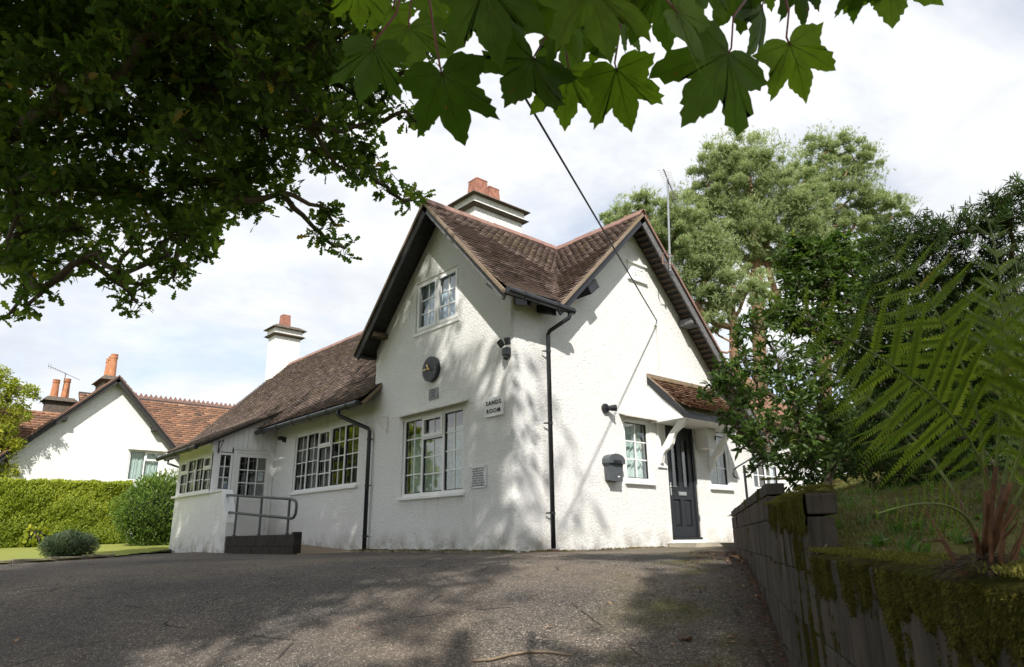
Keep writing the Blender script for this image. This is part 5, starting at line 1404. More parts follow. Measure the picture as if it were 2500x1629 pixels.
# the 300 leaves nearest the eye that hang clear at the edge are leaves of their own
du = np.linalg.norm(P - CAM, axis=1); order = np.argsort(du + 3.0 * (P[:, 2] > 5.2)); pick = order[:300]
mask = np.ones(len(P), bool); mask[pick] = False
fm = np.repeat(mask, k9)
crown = np_obj('crown', Vs, Fs[fm], 'oak_leaf', oak, Ts[fm], kind='stuff')
lm = [np_mesh('leaf', OAK[0], OAK[1], 'oak_leaf', np.full(k9, t)) for t in (0.2, 0.4, 0.55, 0.75, 1.0)]
for i in pick:
    x = X[i] / np.linalg.norm(X[i]); y = unit(np.cross(Z[i], x)); z = np.cross(x, y)
    o = bpy.data.objects.new('leaf', lm[min(4, int(tt[i] * 4.99))]); col.objects.link(o); o.parent = crown
    M = Matrix.Identity(4)
    for r in range(3): M[r][0], M[r][1], M[r][2], M[r][3] = x[r] * S[i], y[r] * S[i], z[r] * S[i], P[i][r]
    o.matrix_local = M
m = MB(); g0 = float(gz(-9.6, 0.6))
m.tube([V(-9.6, 0.6, g0 - 0.3), V(-9.6, 0.6, g0 + 0.3), V(-9.55, 0.55, 2.0), V(-9.3, 0.3, 4.4), V(-9.1, 0.1, 7.0), V(-9.0, -0.5, 10.5)], [0.62, 0.5, 0.42, 0.36, 0.26, 0.12], 14); m.build('trunk', 'bark', oak, smooth=True)
tree_limbs((-9.3, 0.3, 4.6), [c for (c, r, d) in lobes], 0.10, 0.009, 'bark_twig', oak, sag=0.03)
twigs(L_end, near_c, 0.0045, 'bark_twig', oak)
# upper crown, above the picture: it shades the house front and the drive
uc = []
for k in range(900):
    q = V(-7.4, -2.2, 10.2) + ball(1)[0] * V(4.6, 6.8, 4.0) if k < 640 else V(-10.4, -5.2, 7.6) + ball(1)[0] * V(3.4, 4.0, 2.6)
    if q[2] < 7.2 and q[1] > -3.5 and q[0] > -9.0: continue
    # clear of the sun's path to the right half of the side wall
    sx = q[0] + 0.9 * (-q[1]); 
    if sx > 2.8 or (sx > -0.3 and random.random() < 0.55): continue
    if in_gap(q): continue
    # the roof slopes lie in full sun: no foliage on the line from them to it
    ray_ = V(0.9, 1.0, -1.2); sA = (AZ - (AY - q[1]) * TA - q[2]) / (-1.2 - TA); hA = q + ray_ * sA
    sM = (RZ - (RX - q[0]) - q[2]) / (-1.2 - 0.9); hM = q + ray_ * sM
    if (-0.6 < hA[0] < 3.4 and -0.9 < hA[1] < 2.3) or (-0.3 < hM[0] < 3.4 and (hM[1] > 4.2 or -0.8 < hM[1] < 2.2)):
        if random.random() < 0.9: continue
    uc.append(q)
uc = np.array(uc); upc = np.concatenate([c + ball(34 if c[0] - 0.9 * c[1] < -0.3 else 11) * (0.7 if c[0] - 0.9 * c[1] < -0.3 else 0.9) for c in uc])
Vu, Fu, Tu, *_ = rosettes(upc, 3, QUAD, 0.20, 0.2)
np_obj('upper_crown', Vu, Fu, 'oak_leaf', oak, Tu, kind='stuff')
tree_limbs((-9.1, 0.1, 7.0), [c for c in uc[::3]], 0.14, 0.02, 'bark', oak)

# ---- the sycamore over the viewer: its branch tips hang in at the top
syc = thing('sycamore_tree', V(-10.6, -11.2, float(gz(-10.6, -11.2))), 'sycamore with broad backlit lobed leaves hanging in from the top', 'tree')
half = [(1.00, 0.0), (.90, .055), (.87, .10), (.80, .105), (.77, .15), (.70, .175), (.66, .215), (.585, .215), (.515, .20), (.545, .285), (.585, .305), (.60, .365), (.68, .42), (.675, .485), (.735, .60), (.625, .585),
        (.575, .605), (.51, .555), (.44, .575), (.38, .52), (.30, .49), (.245, .425), (.215, .475), (.125, .495), (.085, .56), (.02, .565), (-.085, .63), (-.085, .54), (-.15, .49), (-.155, .40), (-.21, .33), (-.20, .22), (-.165, .13), (-.09, .05), (0.0, .006)]
def maple_mesh(k):
    r_ = random.Random(k)
    out = [(x * (1 + r_.uniform(-.02, .02)), y * (1 + r_.uniform(-.05, .05))) for (x, y) in half]
    ring = out + [(x, -y * (1 + r_.uniform(-.04, .04))) for (x, y) in reversed(out[1:])]
    d1, d2, cup = r_.uniform(-0.05, 0.42), r_.uniform(-0.25, 0.28), r_.uniform(-0.3, 0.45)
    def zz(x, y):
        rr = math.hypot(x, y); th = math.atan2(y, x)
        return -d1 * x * x - cup * y * y + 0.035 * rr * math.cos(6.6 * th) + d2 * x * y + 0.02 * math.sin(9 * x + k) * rr
    Vv = [(0, 0, 0)]; n = len(ring)
    for f in (0.33, 0.66, 1.0):
        for (x, y) in ring: Vv.append((x * f, y * f, zz(x * f, y * f)))
    Fv = [(0, 1 + i, 1 + (i + 1) % n) for i in range(n)]
    for rI in range(2):
        b = 1 + rI * n
        Fv += [(b + i, b + n + i, b + n + (i + 1) % n, b + (i + 1) % n) for i in range(n)]
    mi = [0] * len(Fv)
    for (tx, ty) in ((.97, 0), (.72, .585), (.72, -.585), (-.06, .60), (-.06, -.60), (.62, .17), (.62, -.17), (.5, .50), (.5, -.5)):
        main = abs(tx) > .65 or tx < 0; sx, sy = (0, 0) if main else ((.33, 0) if abs(ty) < .3 else (.30, .24 * (1 if ty > 0 else -1)))
        L = math.hypot(tx - sx, ty - sy); px, py = -(ty - sy) / L, (tx - sx) / L; w = 0.008 if main else 0.004
        for up_ in (1, -1):
            b = len(Vv)
            for t in (0, .33, .66, 1):
                cx, cy = sx + (tx - sx) * t, sy + (ty - sy) * t
                for s_ in (1, -1): Vv.append((cx + px * w * (1.02 - t) * s_, cy + py * w * (1.02 - t) * s_, zz(cx, cy) + 0.007 * up_))
            for t in range(3): Fv.append((b + 2 * t, b + 2 * t + 1, b + 2 * t + 3, b + 2 * t + 2)); mi.append(1)
    me = bpy.data.meshes.new('leaf'); me.from_pydata(Vv, [], Fv); me.materials.append(MATS['maple_leaf']); me.materials.append(MATS['maple_vein'])
    me.polygons.foreach_set('material_index', mi); me.polygons.foreach_set('use_smooth', [True] * len(Fv)); me.update(); return me
maples = [maple_mesh(k) for k in range(14)]
# junction with the stalk (u, v), tip of the middle lobe (u, v), distance, tilts, where the stalk comes from
ML = [((912, 117), (880, 255), 1.18, .1, .25, (985, -40)), ((1079, 180), (1128, 362), 1.12, -.1, -.2, (1040, -60)), ((1301, 143), (1232, 262), 1.25, .3, .3, (1370, -50)), ((1386, 176), (1374, 306), 1.30, .2, -.1, (1366, -40)),
      ((1505, 171), (1542, 322), 1.22, .1, -.15, (1512, -40)), ((1779, 129), (1690, 288), 1.20, .2, .1, (1850, -40)), ((1927, 107), (1985, 236), 1.18, .1, -.35, (1908, -40)), ((1652, 29), (1748, 150), 1.10, .6, .5, (1600, -30)),
      ((1861, 23), (1860, 128), 1.45, .2, .2, (1865, -40)), ((1940, -60), (1985, 56), 1.30, .2, .1, (1940, -160)), ((2100, -50), (2080, 56), 1.30, .1, .2, (2120, -150)), ((2165, -75), (2192, 44), 1.35, .2, -.2, (2150, -170)),
      ((1615, -40), (1624, 118), 1.50, .2, -.1, (1600, -140)), ((1528, 35), (1560, 128), 1.60, .3, .2, (1520, -60)), ((999, 68), (1012, 180), 1.40, -.1, .1, (1020, -40)), ((1050, -10), (1095, 72), 1.55, .1, .2, (1040, -90)),
      ((872, -35), (880, 78), 1.35, .2, .1, (880, -120)), ((1185, -35), (1215, 112), 1.15, .4, .1, (1180, -120)), ((1250, -20), (1290, 78), 1.20, .3, -.3, (1240, -120)), ((1150, 20), (1125, 120), 1.50, .1, .2, (1160, -70)), ((1240, 45), (1225, 118), 1.60, .2, .1, (1240, -60)),
      ((1330, 0), (1342, 106), 1.55, .1, .1, (1335, -90)), ((1371, 0), (1440, 150), 1.20, .5, .2, (1360, -90)), ((1436, -30), (1500, 110), 1.15, .4, -.2, (1430, -120)), ((1800, -30), (1738, 74), 1.40, .2, .1, (1830, -110)),
      ((1470, 95), (1445, 165), 1.55, .1, .3, (1480, -20)), ((1400, 60), (1395, 160), 1.60, .2, -.2, (1410, -40)), ((960, 20), (945, 110), 1.55, .2, .2, (970, -60)), ((1560, -60), (1545, 40), 1.45, .3, .1, (1570, -140)), ((1720, -70), (1705, 24), 1.30, .3, .2, (1730, -150)),
      ((1300, -70), (1310, 40), 1.30, .5, .1, (1300, -150)), ((1100, -80), (1110, 30), 1.40, .4, -.2, (1110, -160)), ((1470, -90), (1480, 20), 1.50, .5, .2, (1470, -170)), ((1870, -80), (1895, 20), 1.5, .3, .1, (1870, -160))]
br_nodes = []
for k, (J, T, d, ta, tb, St) in enumerate(ML):
    A = pt(*J, d); B = pt(*T, d + 0.06 * math.sin(k * 2.1)); x = B - A; L = np.linalg.norm(x); x = x / L; L *= 1.03
    z = unit(-fw + ta * up * 1.1 + tb * 1.5 * rt - 0.15 * V(0, 0, 1) + 0.22 * rng.normal(size=3)); y = unit(np.cross(z, x)); z = np.cross(x, y)
    o = bpy.data.objects.new('leaf', maples[k % 14]); settle(o, syc); WLOC[o.name] = A
    M = Matrix.Identity(4); wd = 0.93 + 0.14 * random.random()
    for r in range(3): M[r][0], M[r][1], M[r][2], M[r][3] = x[r] * L, y[r] * L * wd, z[r] * L, A[r] - WLOC[syc.name][r]
    o.location = (0, 0, 0); o.matrix_local = M
    S_ = pt(*St, d + 0.12); br_nodes.append(S_)
    m = MB(); mid = (A + S_) / 2 + 0.02 * rt * random.uniform(-1, 1); m.tube([A + x * 0.003, A - x * 0.012, mid, S_], [0.0016, 0.0018, 0.0019, 0.0024], 6); m.build('petiole', 'petiole_red', syc, smooth=True)
tree_limbs(pt(1300, -700, 2.2), br_nodes, 0.016, 0.003, 'bark_twig', syc)
g0 = float(gz(-10.6, -11.2))
m = MB(); m.tube([V(-10.6, -11.2, g0 - 0.3), V(-10.6, -11.2, 1.5), V(-10.4, -11.0, 4.0), V(-10.0, -10.6, 7.5)], [0.4, 0.3, 0.24, 0.1], 12); m.build('trunk', 'bark', syc, smooth=True)
m = MB(); p9 = pt(1300, -700, 2.2); m.tube([V(-10.45, -11.05, 3.4), V(-9.4, -10.3, 3.3), V(-8.0, -9.0, 2.9), p9], [0.09, 0.06, 0.035, 0.016], 8); m.build('branch', 'bark', syc, smooth=True)
sc_ = []
for k in range(330):
    q = V(-9.8, -11.2, 6.6) + ball(1)[0] * V(4.6, 4.6, 3.0) if k < 240 else V(-6.6, -12.6, 6.0) + ball(1)[0] * V(3.4, 3.0, 2.4)
    if q[2] < 2.4 + 0.0: continue
    if in_gap(q): continue
    if np.dot(q - CAM, fw) > 0 and abs(np.dot(q - CAM, rt)) < np.dot(q - CAM, fw) * 0.8 and -0.6 < np.dot(q - CAM, up) / max(0.01, np.dot(q - CAM, fw)) < 0.62: continue
    sc_.append(q)
sc_ = np.array(sc_); sp = np.concatenate([c + ball(22) * 0.7 for c in sc_])
dd = sp - CAM; f_ = dd @ fw; ok = ~((f_ > 0) & (np.abs(dd @ rt) < f_ * 0.85) & ((dd @ up) < f_ * 0.58))
Vu, Fu, Tu, *_ = rosettes(sp[ok], 3, QUAD, 0.24, 0.2)
np_obj('crown', Vu, Fu, 'oak_leaf', syc, Tu, kind='stuff')
tree_limbs((-10.4, -11.0, 4.0), [c for c in sc_[::3]], 0.10, 0.015, 'bark', syc)

# ---- Scots pines behind the house
def pine(label, base, clumps, trunk, limbs=()):
    t = thing('pine_tree', base, label, 'tree', 'pines behind the house')
    pv = []; heads = []
    for (u, v, r, d) in clumps:
        c = pt(u, v, d); R0 = r * d / FPX; heads.append(c)
        # a clump is a few flattened pads of upturned shoots
        for k in range(max(8, int(21 * (r / 55.0) ** 1.2))):
            pc = c + ball(1)[0] * R0 * 1.2; pr = R0 * (random.uniform(0.14, 0.38) if k % 4 else 0.9)
            n = int(240 * (pr / 0.5) ** 1.6) + 40 if k % 4 else int(70 * R0 * R0) + 30
            b = ball(n); b[:, 2] = np.where(b[:, 2] < -0.25, -b[:, 2], b[:, 2]); q = pc + b * pr * (1 + 0.35 * vnoise(b * 3 + pc[None], 5))[:, None]
            ax = nrm(b * 0.9 + np.array([0, 0, 0.75]) + jit(n, 0.25))
            nl = 6; A = np.repeat(ax, nl, 0); P_ = np.repeat(q, nl, 0) + A * rng.uniform(-0.02, 0.09, (n * nl, 1))
            X_ = nrm(A * 0.55 + jit(n * nl, 0.5)); S_ = rng.uniform(0.055, 0.105, n * nl)
            V2, F2 = scatter(*NEED, P_, X_, rand_dir(n * nl), np.stack([S_, S_ * 2.1, S_], 1)[:, [0, 1, 2]].mean(1))
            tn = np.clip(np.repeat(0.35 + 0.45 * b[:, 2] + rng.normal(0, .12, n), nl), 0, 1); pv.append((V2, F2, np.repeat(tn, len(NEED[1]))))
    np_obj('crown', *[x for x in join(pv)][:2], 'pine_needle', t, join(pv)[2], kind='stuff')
    pts = [pt(u, v, d) for (u, v, d, r) in trunk]
    m = MB(); m.tube(pts, [r for (*_, r) in trunk], 10); m.build('trunk', 'bark_pine', t, smooth=True)
    tp = pts[-1]
    tree_limbs(pts[len(pts) // 2], [p for p in pts[len(pts) // 2 + 1:]] + heads, 0.10, 0.02, 'bark_pine', t)
    for l in limbs:
        m = MB(); m.tube([pt(u, v, d) for (u, v, d, r) in l], [r for (*_, r) in l], 7); m.build('branch', 'bark_pine', t, smooth=True)
D1, D2, D3 = 30, 34, 27
pine('tall middle pine with orange forked trunk rising behind the side gable', V(*pt(1860, 1290, D1)[:2], 0.0),
     [(1790, 385, 50, D1), (1740, 415, 45, D1), (1840, 400, 55, D1), (1725, 470, 42, D1), (1790, 460, 60, D1), (1880, 440, 60, D1), (1935, 470, 50, D1), (1830, 520, 65, D1), (1920, 530, 60, D1), (1770, 540, 60, D1),
      (1715, 560, 45, D1), (1850, 580, 60, D1), (1900, 600, 50, D1), (1960, 560, 45, D1), (1960, 620, 35, D1), (1970, 500, 45, D1), (1965, 440, 36, D1), (1985, 560, 36, D1), (1800, 610, 55, D1), (1745, 620, 50, D1), (1880, 650, 38, D1), (1700, 520, 40, D1), (1930, 660, 36, D1), (1990, 640, 30, D1)],
     [(1862, 1300, D1, .34), (1856, 900, D1, .30), (1850, 760, D1, .27), (1846, 640, D1, .24), (1835, 540, D1, .16), (1830, 430, D1, .08)],
     [[(1906, 760, D1, .16), (1885, 690, D1, .14), (1868, 630, D1, .12), (1880, 560, D1, .08)], [(1895, 720, D1, .05), (1930, 690, D1, .04), (1990, 680, D1, .03)], [(1850, 700, D1, .10), (1825, 665, D1, .09), (1800, 640, D1, .05)]])
pine('right-hand pine with the highest paler crown, beyond the others', V(*pt(2030, 1290, D2)[:2], 0.0),
     [(2040, 360, 36, D2), (2000, 385, 40, D2), (2080, 380, 40, D2), (2110, 410, 34, D2), (2030, 430, 48, D2), (1985, 440, 38, D2), (2090, 460, 40, D2), (2060, 500, 44, D2), (2130, 490, 42, D2), (2010, 510, 46, D2), (2170, 490, 34, D2),
      (2180, 530, 34, D2), (2110, 540, 44, D2), (2050, 570, 44, D2), (2000, 590, 40, D2), (2140, 570, 34, D2), (2205, 520, 22, D2), (2020, 650, 40, D2), (2080, 620, 36, D2)],
     [(2020, 1300, D2, .32), (2015, 900, D2, .28), (2005, 640, D2, .22), (2000, 500, D2, .16), (2030, 420, D2, .08)],
     [[(2005, 480, D2, .08), (2050, 450, D2, .07), (2075, 410, D2, .04)], [(2002, 560, D2, .07), (2080, 545, D2, .05), (2150, 540, D2, .03)]])
pine('left-hand pine filling the gap above the side gable roof', V(*pt(1790, 1290, D3)[:2], 0.0),
     [(1520, 535, 34, D3), (1560, 515, 36, D3), (1600, 535, 40, D3), (1650, 520, 42, D3), (1630, 570, 48, D3), (1680, 570, 44, D3), (1590, 580, 36, D3), (1660, 620, 52, D3), (1700, 640, 50, D3), (1720, 690, 44, D3), (1680, 690, 40, D3),
      (1760, 660, 44, D3), (1790, 700, 44, D3), (1740, 740, 40, D3), (1820, 720, 40, D3), (1770, 750, 36, D3), (1690, 740, 30, D3), (1480, 560, 26, D3), (1730, 600, 40, D3), (1850, 690, 26, D3), (1740, 800, 28, D3), (1720, 860, 24, D3)],
     [(1800, 1300, D3, .22), (1795, 1000, D3, .20), (1792, 850, D3, .18), (1790, 780, D3, .15), (1780, 700, D3, .08)],
     [[(1790, 800, D3, .13), (1745, 790, D3, .12), (1715, 765, D3, .11), (1700, 735, D3, .07)]])

# ---- shrubs on the bank
def shrub(name, label, base, lob_, T, size, nl, per, mat, spread, upb, group=None, bark='bark_twig', r0=0.03, twr=0.003):
    t = thing(name, base, label, 'shrub', group)
    cs, ends, heads = [], [], []
    for (u, v, r, d) in lob_:
        c = pt(u, v, d); R0 = r * d / FPX; n = max(4, int(per * (R0 / 0.35) ** 2)); heads.append(c)
        cs.append(c + ball(n) * R0); ends.append(np.repeat(c[None], n, 0))
    cs = np.concatenate(cs)
    Vv, Ff, Tt, *_ = rosettes(cs, nl, T, size, spread, upb, 0.6)
    np_obj('foliage', Vv, Ff, mat, t, Tt, kind='stuff')
    tree_limbs(base, heads, r0, 0.006, bark, t); twigs(np.concatenate(ends), cs, twr, bark, t)
    return t
LONG = strip_leaf([0, .25, .6, 1.0], [.02, .13, .125, .0], 0.25, 0.2)
YEW = strip_leaf([0, .5, 1.0], [.03, .075, .0], 0.1, 0.1)
sb = V(*wxy(-0.9, 1.1), float(bank_z(-0.9, 1.1)))
shrub('laurel_shrub', 'loose glossy evergreen shrub reaching across the door canopy', sb,
      [(1775, 905, 34, 7.6), (1745, 950, 32, 7.4), (1790, 960, 44, 7.4), (1800, 1045, 40, 7.2), (1830, 1080, 38, 7.2), (1820, 880, 42, 7.8), (1850, 960, 60, 7.8), (1880, 1050, 55, 7.4), (1870, 1125, 26, 7.2), (1835, 1150, 16, 7.1),
       (1900, 880, 60, 8.2), (1930, 970, 65, 8.0), (1950, 1060, 55, 7.8), (1840, 800, 40, 8.2), (1880, 760, 40, 8.4), (1805, 830, 26, 8.0), (1990, 900, 65, 8.4), (2010, 1000, 65, 8.2), (2030, 1080, 50, 8.0), (1760, 1010, 18, 7.3), (1720, 960, 14, 7.3)],
      LONG, 0.098, 7, 115, 'shrub_leaf', 0.03, 0.8)
sb2 = V(*wxy(0.2, 2.4), float(bank_z(0.2, 2.4)))
shrub('bay_shrub', 'taller yellow-green leafy shrub in front of the pines', sb2,
      [(1930, 640, 48, 9.0), (1990, 620, 50, 9.0), (2010, 690, 55, 9.0), (1950, 700, 48, 8.8), (1920, 770, 45, 8.8), (1980, 790, 55, 8.8), (2060, 660, 55, 9.2), (2070, 740, 60, 9.0), (2110, 620, 45, 9.4), (2050, 830, 60, 8.8), (2130, 700, 55, 9.2), (1940, 590, 28, 9.0), (2040, 590, 30, 9.2)],
      LONG, 0.11, 7, 150, 'shrub_leaf', 0.03, 0.9)
sb3 = V(*wxy(-2.6, 2.6), float(bank_z(-2.6, 2.6)))
shrub('yew_shrub', 'dark yew with feathery shoots at the right edge above the fern', sb3,
      [(2170, 590, 55, 7.4), (2240, 570, 60, 7.2), (2310, 580, 65, 7.0), (2390, 560, 65, 6.8), (2460, 540, 60, 6.6), (2480, 470, 40, 6.4), (2440, 500, 40, 6.5), (2180, 670, 75, 7.4), (2280, 680, 80, 7.2), (2380, 680, 85, 7.0), (2470, 660, 80, 6.8),
       (2140, 780, 80, 7.4), (2240, 800, 85, 7.2), (2350, 810, 85, 7.0), (2460, 800, 85, 6.8), (2110, 900, 80, 7.6), (2200, 920, 85, 7.4), (2310, 930, 85, 7.2), (2430, 930, 85, 7.0), (2120, 1010, 70, 7.4), (2230, 1040, 75, 7.2), (2350, 1050, 75, 7.0), (2460, 1060, 75, 6.8),
       (2080, 1100, 45, 7.2), (2180, 1120, 50, 7.0), (2290, 1130, 50, 6.8), (2400, 1140, 50, 6.6)],
      YEW, 0.085, 10, 210, 'yew_leaf', 0.05, 0.5)
# feathery leading shoots
m_ = []
for (u, v, d) in ((2490, 420, 6.2), (2470, 450, 6.2), (2330, 500, 6.6), (2180, 525, 7.0), (2400, 490, 6.5), (2250, 530, 6.9)):
    A = pt(u - 40, v + 120, d); B = pt(u, v, d); n = 70
    t_ = np.linspace(0, 1, n)[:, None]; P_ = A + (B - A) * t_; sd = np.where(np.arange(n) % 2, 1, -1)[:, None]
    ax = nrm((B - A)[None]); X_ = nrm(np.cross(ax, -fw[None]) * sd + ax * 0.7 + jit(n, 0.15)); S_ = 0.085 * (1.05 - t_[:, 0] * 0.8)
    v2, f2 = scatter(*YEW, P_, X_, rand_dir(n), S_); m_.append((v2, f2, np.full(len(f2), 0.4)))
o_ = [o for o in bpy.data.objects if o.name.startswith('yew_shrub')][0]
v2, f2, t2 = join(m_); np_obj('shoots', v2, f2, 'yew_leaf', o_, t2, kind='stuff')

sb4 = V(*wxy(3.0, 3.5), float(bank_z(3.0, 3.5)))
shrub('undergrowth', 'dark leafy undergrowth at the back of the bank beneath the yew', sb4,
      [(u, v, 75, d) for (u, v, d) in ((1960, 1130, 11.5), (2040, 1110, 12), (2120, 1110, 12), (2200, 1100, 12), (2290, 1090, 12), (2380, 1080, 12), (2470, 1070, 12), (2550, 1060, 12), (2000, 1040, 12.5), (2090, 1020, 12.5), (2180, 1010, 12.5), (2270, 1000, 12.5), (2360, 990, 12.5), (2450, 980, 12.5), (2540, 980, 12.5), (2130, 920, 13), (2230, 900, 13), (2330, 890, 13), (2430, 880, 13), (2180, 800, 13), (2300, 780, 13), (2420, 760, 13))],
      LEAF, 0.14, 6, 70, 'yew_leaf', 0.05, 0.6)
sb5 = V(*wxy(-3.0, 1.9), float(bank_z(-3.0, 1.9)))
shrub('low_shrub', 'low dark spreading shrub on the bank above the wall', sb5,
      [(u, v, 52, d) for (u, v, d) in ((2060, 1120, 6.6), (2130, 1135, 6.3), (2200, 1145, 6.0), (2275, 1145, 5.8), (2350, 1140, 5.6), (2430, 1135, 5.4), (2500, 1125, 5.2), (2100, 1070, 6.6), (2190, 1075, 6.3), (2290, 1070, 6.0), (2390, 1060, 5.8), (2480, 1050, 5.6), (2240, 1000, 6.3), (2350, 990, 6.0), (2450, 980, 5.8))],
      LONG, 0.09, 7, 120, 'yew_leaf', 0.04, 0.5)
# ---- the fern beside the lens
fb_ = pt(2395, 1372, 1.12)
fern = thing('fern', fb_, 'big green fern growing on the wall top at the right', 'fern')
def frond(P0, P1, P2, P3, plen, npn, side, seed, name='frond'):
    """rachis along a Bezier curve, pinnae on both sides, each cut into leaflets; side: a vector in the blade"""
    r_ = np.random.default_rng(seed); parts = []
    bz = lambda t: ((1 - t) ** 3)[:, None] * P0 + (3 * t * (1 - t) ** 2)[:, None] * P1 + (3 * t * t * (1 - t))[:, None] * P2 + (t ** 3)[:, None] * P3
    ts = np.linspace(0.30, 0.995, npn); C0 = bz(ts); Tn = nrm(bz(ts + 0.005) - bz(ts - 0.005))
    LAM = strip_leaf([0, .12, .5, .8, 1.0], [.01, .022, .020, .012, .0], 0.1, 0.12)
    for i in range(npn):
        f = (ts[i] - 0.30) / 0.7; L = plen * (0.30 + 0.70 * min(1, f * 3.2)) * (1 - f ** 1.7) + 0.006
        for s_ in (1, -1):
            b = unit(np.cross(Tn[i], side)); lat = unit(np.cross(b, Tn[i])) * s_
            d = unit(lat + 0.38 * Tn[i] + r_.normal(size=3) * 0.05); droop = r_.uniform(0.05, 0.22)
            k = max(5, int(L / 0.0046)); tt_ = (np.arange(k) + 0.6) / k
            Pp = C0[i] + d * (L * tt_)[:, None] - V(0, 0, 1) * (droop * L * tt_ ** 2)[:, None]
            v_, f_2 = scatter(*LAM, C0[i][None], d[None], b[None], np.array([L])); parts.append((v_, f_2, np.full(len(f_2), 0.4)))
            pl = 0.076 * L * (1 - tt_ ** 1.8) + 0.002
            for q in (1, -1):
                e = unit(np.cross(b, d)) * q
                X_ = nrm((e + 0.35 * d)[None] + r_.normal(size=(k, 3)) * 0.07)
                v_, f_2 = scatter(*PINN, Pp, X_, np.repeat(b[None], k, 0) + r_.normal(size=(k, 3)) * 0.15, np.stack([pl] * 1, 1)[:, 0])
                parts.append((v_, f_2, np.full(len(f_2), np.clip(r_.normal(0.45, 0.16), 0, 0.88) if r_.random() > 0.03 else 0.97)))
    v_, f_2, t_2 = join(parts)
    o = np_obj(name, v_, f_2, 'fern_leaf', fern, t_2, kind='stuff')
    tt_ = np.linspace(0, 1, 16); m = MB(); m.tube(list(bz(tt_)), [0.0034 * (1 - 0.75 * t) for t in tt_], 6); m.build('stem', 'fern_rachis', o, smooth=True)
    # rust-brown scales at the foot of the stalk
    tt_ = np.linspace(0, 0.22, 5); m = MB(); m.tube(list(bz(tt_)), [0.0055, 0.0050, 0.0045, 0.0041, 0.0036], 6); m.build('stem_base', 'fern_stem', o, smooth=True)
def fp(u, v, d): return pt(u, v, d)
FR_ = [((2395, 1368, 1.14), (2470, 1060, 1.06), (2300, 930, 0.98), (1825, 700, 0.98), 0.180, 15),
       ((2400, 1368, 1.14), (2440, 1000, 1.16), (2330, 760, 1.16), (2120, 560, 1.20), 0.175, 13),
       ((2405, 1368, 1.14), (2450, 1000, 1.15), (2480, 720, 1.10), (2400, 500, 1.15), 0.175, 13),
       ((2410, 1368, 1.14), (2500, 1050, 1.05), (2600, 800, 1.00), (2640, 600, 1.00), 0.175, 13),
       ((2400, 1370, 1.14), (2330, 1120, 1.30), (2150, 960, 1.50), (1890, 840, 1.70), 0.12, 13),
       ((2410, 1370, 1.14), (2500, 1150, 1.10), (2640, 950, 1.10), (2750, 900, 1.10), 0.16, 13),
       ((2390, 1372, 1.14), (2390, 1230, 1.10), (2300, 1200, 1.00), (2140, 1255, 0.95), 0.06, 14),
       ((2410, 1370, 1.14), (2470, 1100, 1.20), (2520, 850, 1.35), (2480, 640, 1.45), 0.175, 13)]
for k, (a, b, c, d, pl, npn) in enumerate(FR_):
    P0, P1, P2, P3 = fp(*a), fp(*b), fp(*c), fp(*d)
    tang = unit(P3 - P1); sd = unit(np.cross(tang, -fw + (0.25 if k else 0.0) * V(0, 0, 1) + (0.25 if k else 0.08) * rng.normal(size=3)))
    frond(P0, P1, P2, P3, pl, npn, sd, 40 + k)
m = MB()
for k in range(7):
    a = rng.uniform(0, 6.28); q = fb_ + V(math.cos(a), math.sin(a), 0) * rng.uniform(0.01, 0.05) - V(0, 0, 0.02)
    m.tube([q, q + V(math.cos(a) * 0.02, math.sin(a) * 0.02, 0.03 + 0.04 * random.random()), q + V(math.cos(a) * 0.05, math.sin(a) * 0.05, 0.05 + 0.07 * random.random())], [0.004, 0.003, 0.0012], 5)
m.build('old_stalks', 'fern_stem', fern)
# dead grey straw round its foot
n = 420; a = rng.uniform(0, 6.28, n); r = rng.uniform(0.01, 0.06, n); P_ = fb_ + np.stack([np.cos(a) * r, np.sin(a) * r, -0.03 + 0.05 * np.exp(-r * 16)], 1)
v_, f_2 = scatter(*THIN, P_, nrm(np.stack([np.cos(a), np.sin(a), -0.3 * np.ones(n)], 1) + jit(n, 0.35)), rand_dir(n), rng.uniform(0.02, 0.045, n))
np_obj('dead_straw', v_, f_2, 'bark', fern, np.full(len(f_2), .5), kind='stuff')
# ---- grass and moss on the bank and the wall
BLADE = strip_leaf([0, .5, 1.0], [.06, .05, .0], 0.0, 0.35)
def on_bank(n, a0, a1, l0, l1):
    a = rng.uniform(a0, a1, n); l = l0 + (l1 - l0) * rng.random(n) ** 1.2
    xy = WE + a[:, None] * WD + l[:, None] * WN
    z = bank_z(a, l) + 0.02 * (vnoise(xy * 2.1, 8) + 0.5 * vnoise(xy * 6.3, 9))
    return np.column_stack([xy, z]), a, l
P_, a, l = on_bank(110000, -8.2, 1.5, 0.12, 3.6)
keep = vnoise(P_[:, :2] * 3.0, 21) + rng.normal(0, .5, len(P_)) > -0.35; P_ = P_[keep]; n = len(P_)
dist = np.linalg.norm(P_ - CAM, axis=1)
X_ = nrm(jit(n, 0.55) + np.array([0, 0, 1.0])); S_ = rng.uniform(0.010, 0.028, n) * np.clip(dist / 2.5, 0.45, 1.6)
v_, f_ = scatter(*BLADE, P_, X_, rand_dir(n), S_); tt_ = np.clip(0.45 + 0.35 * vnoise(P_[:, :2] * 1.7, 22) + rng.normal(0, .15, n), 0, 1)
go = np_obj('bank_grass', v_, f_, 'grass_blade', None, np.repeat(tt_, len(BLADE[1])))
tag(go, 'short mossy yellow-green grass covering the bank behind the wall', 'grass', kind='stuff')
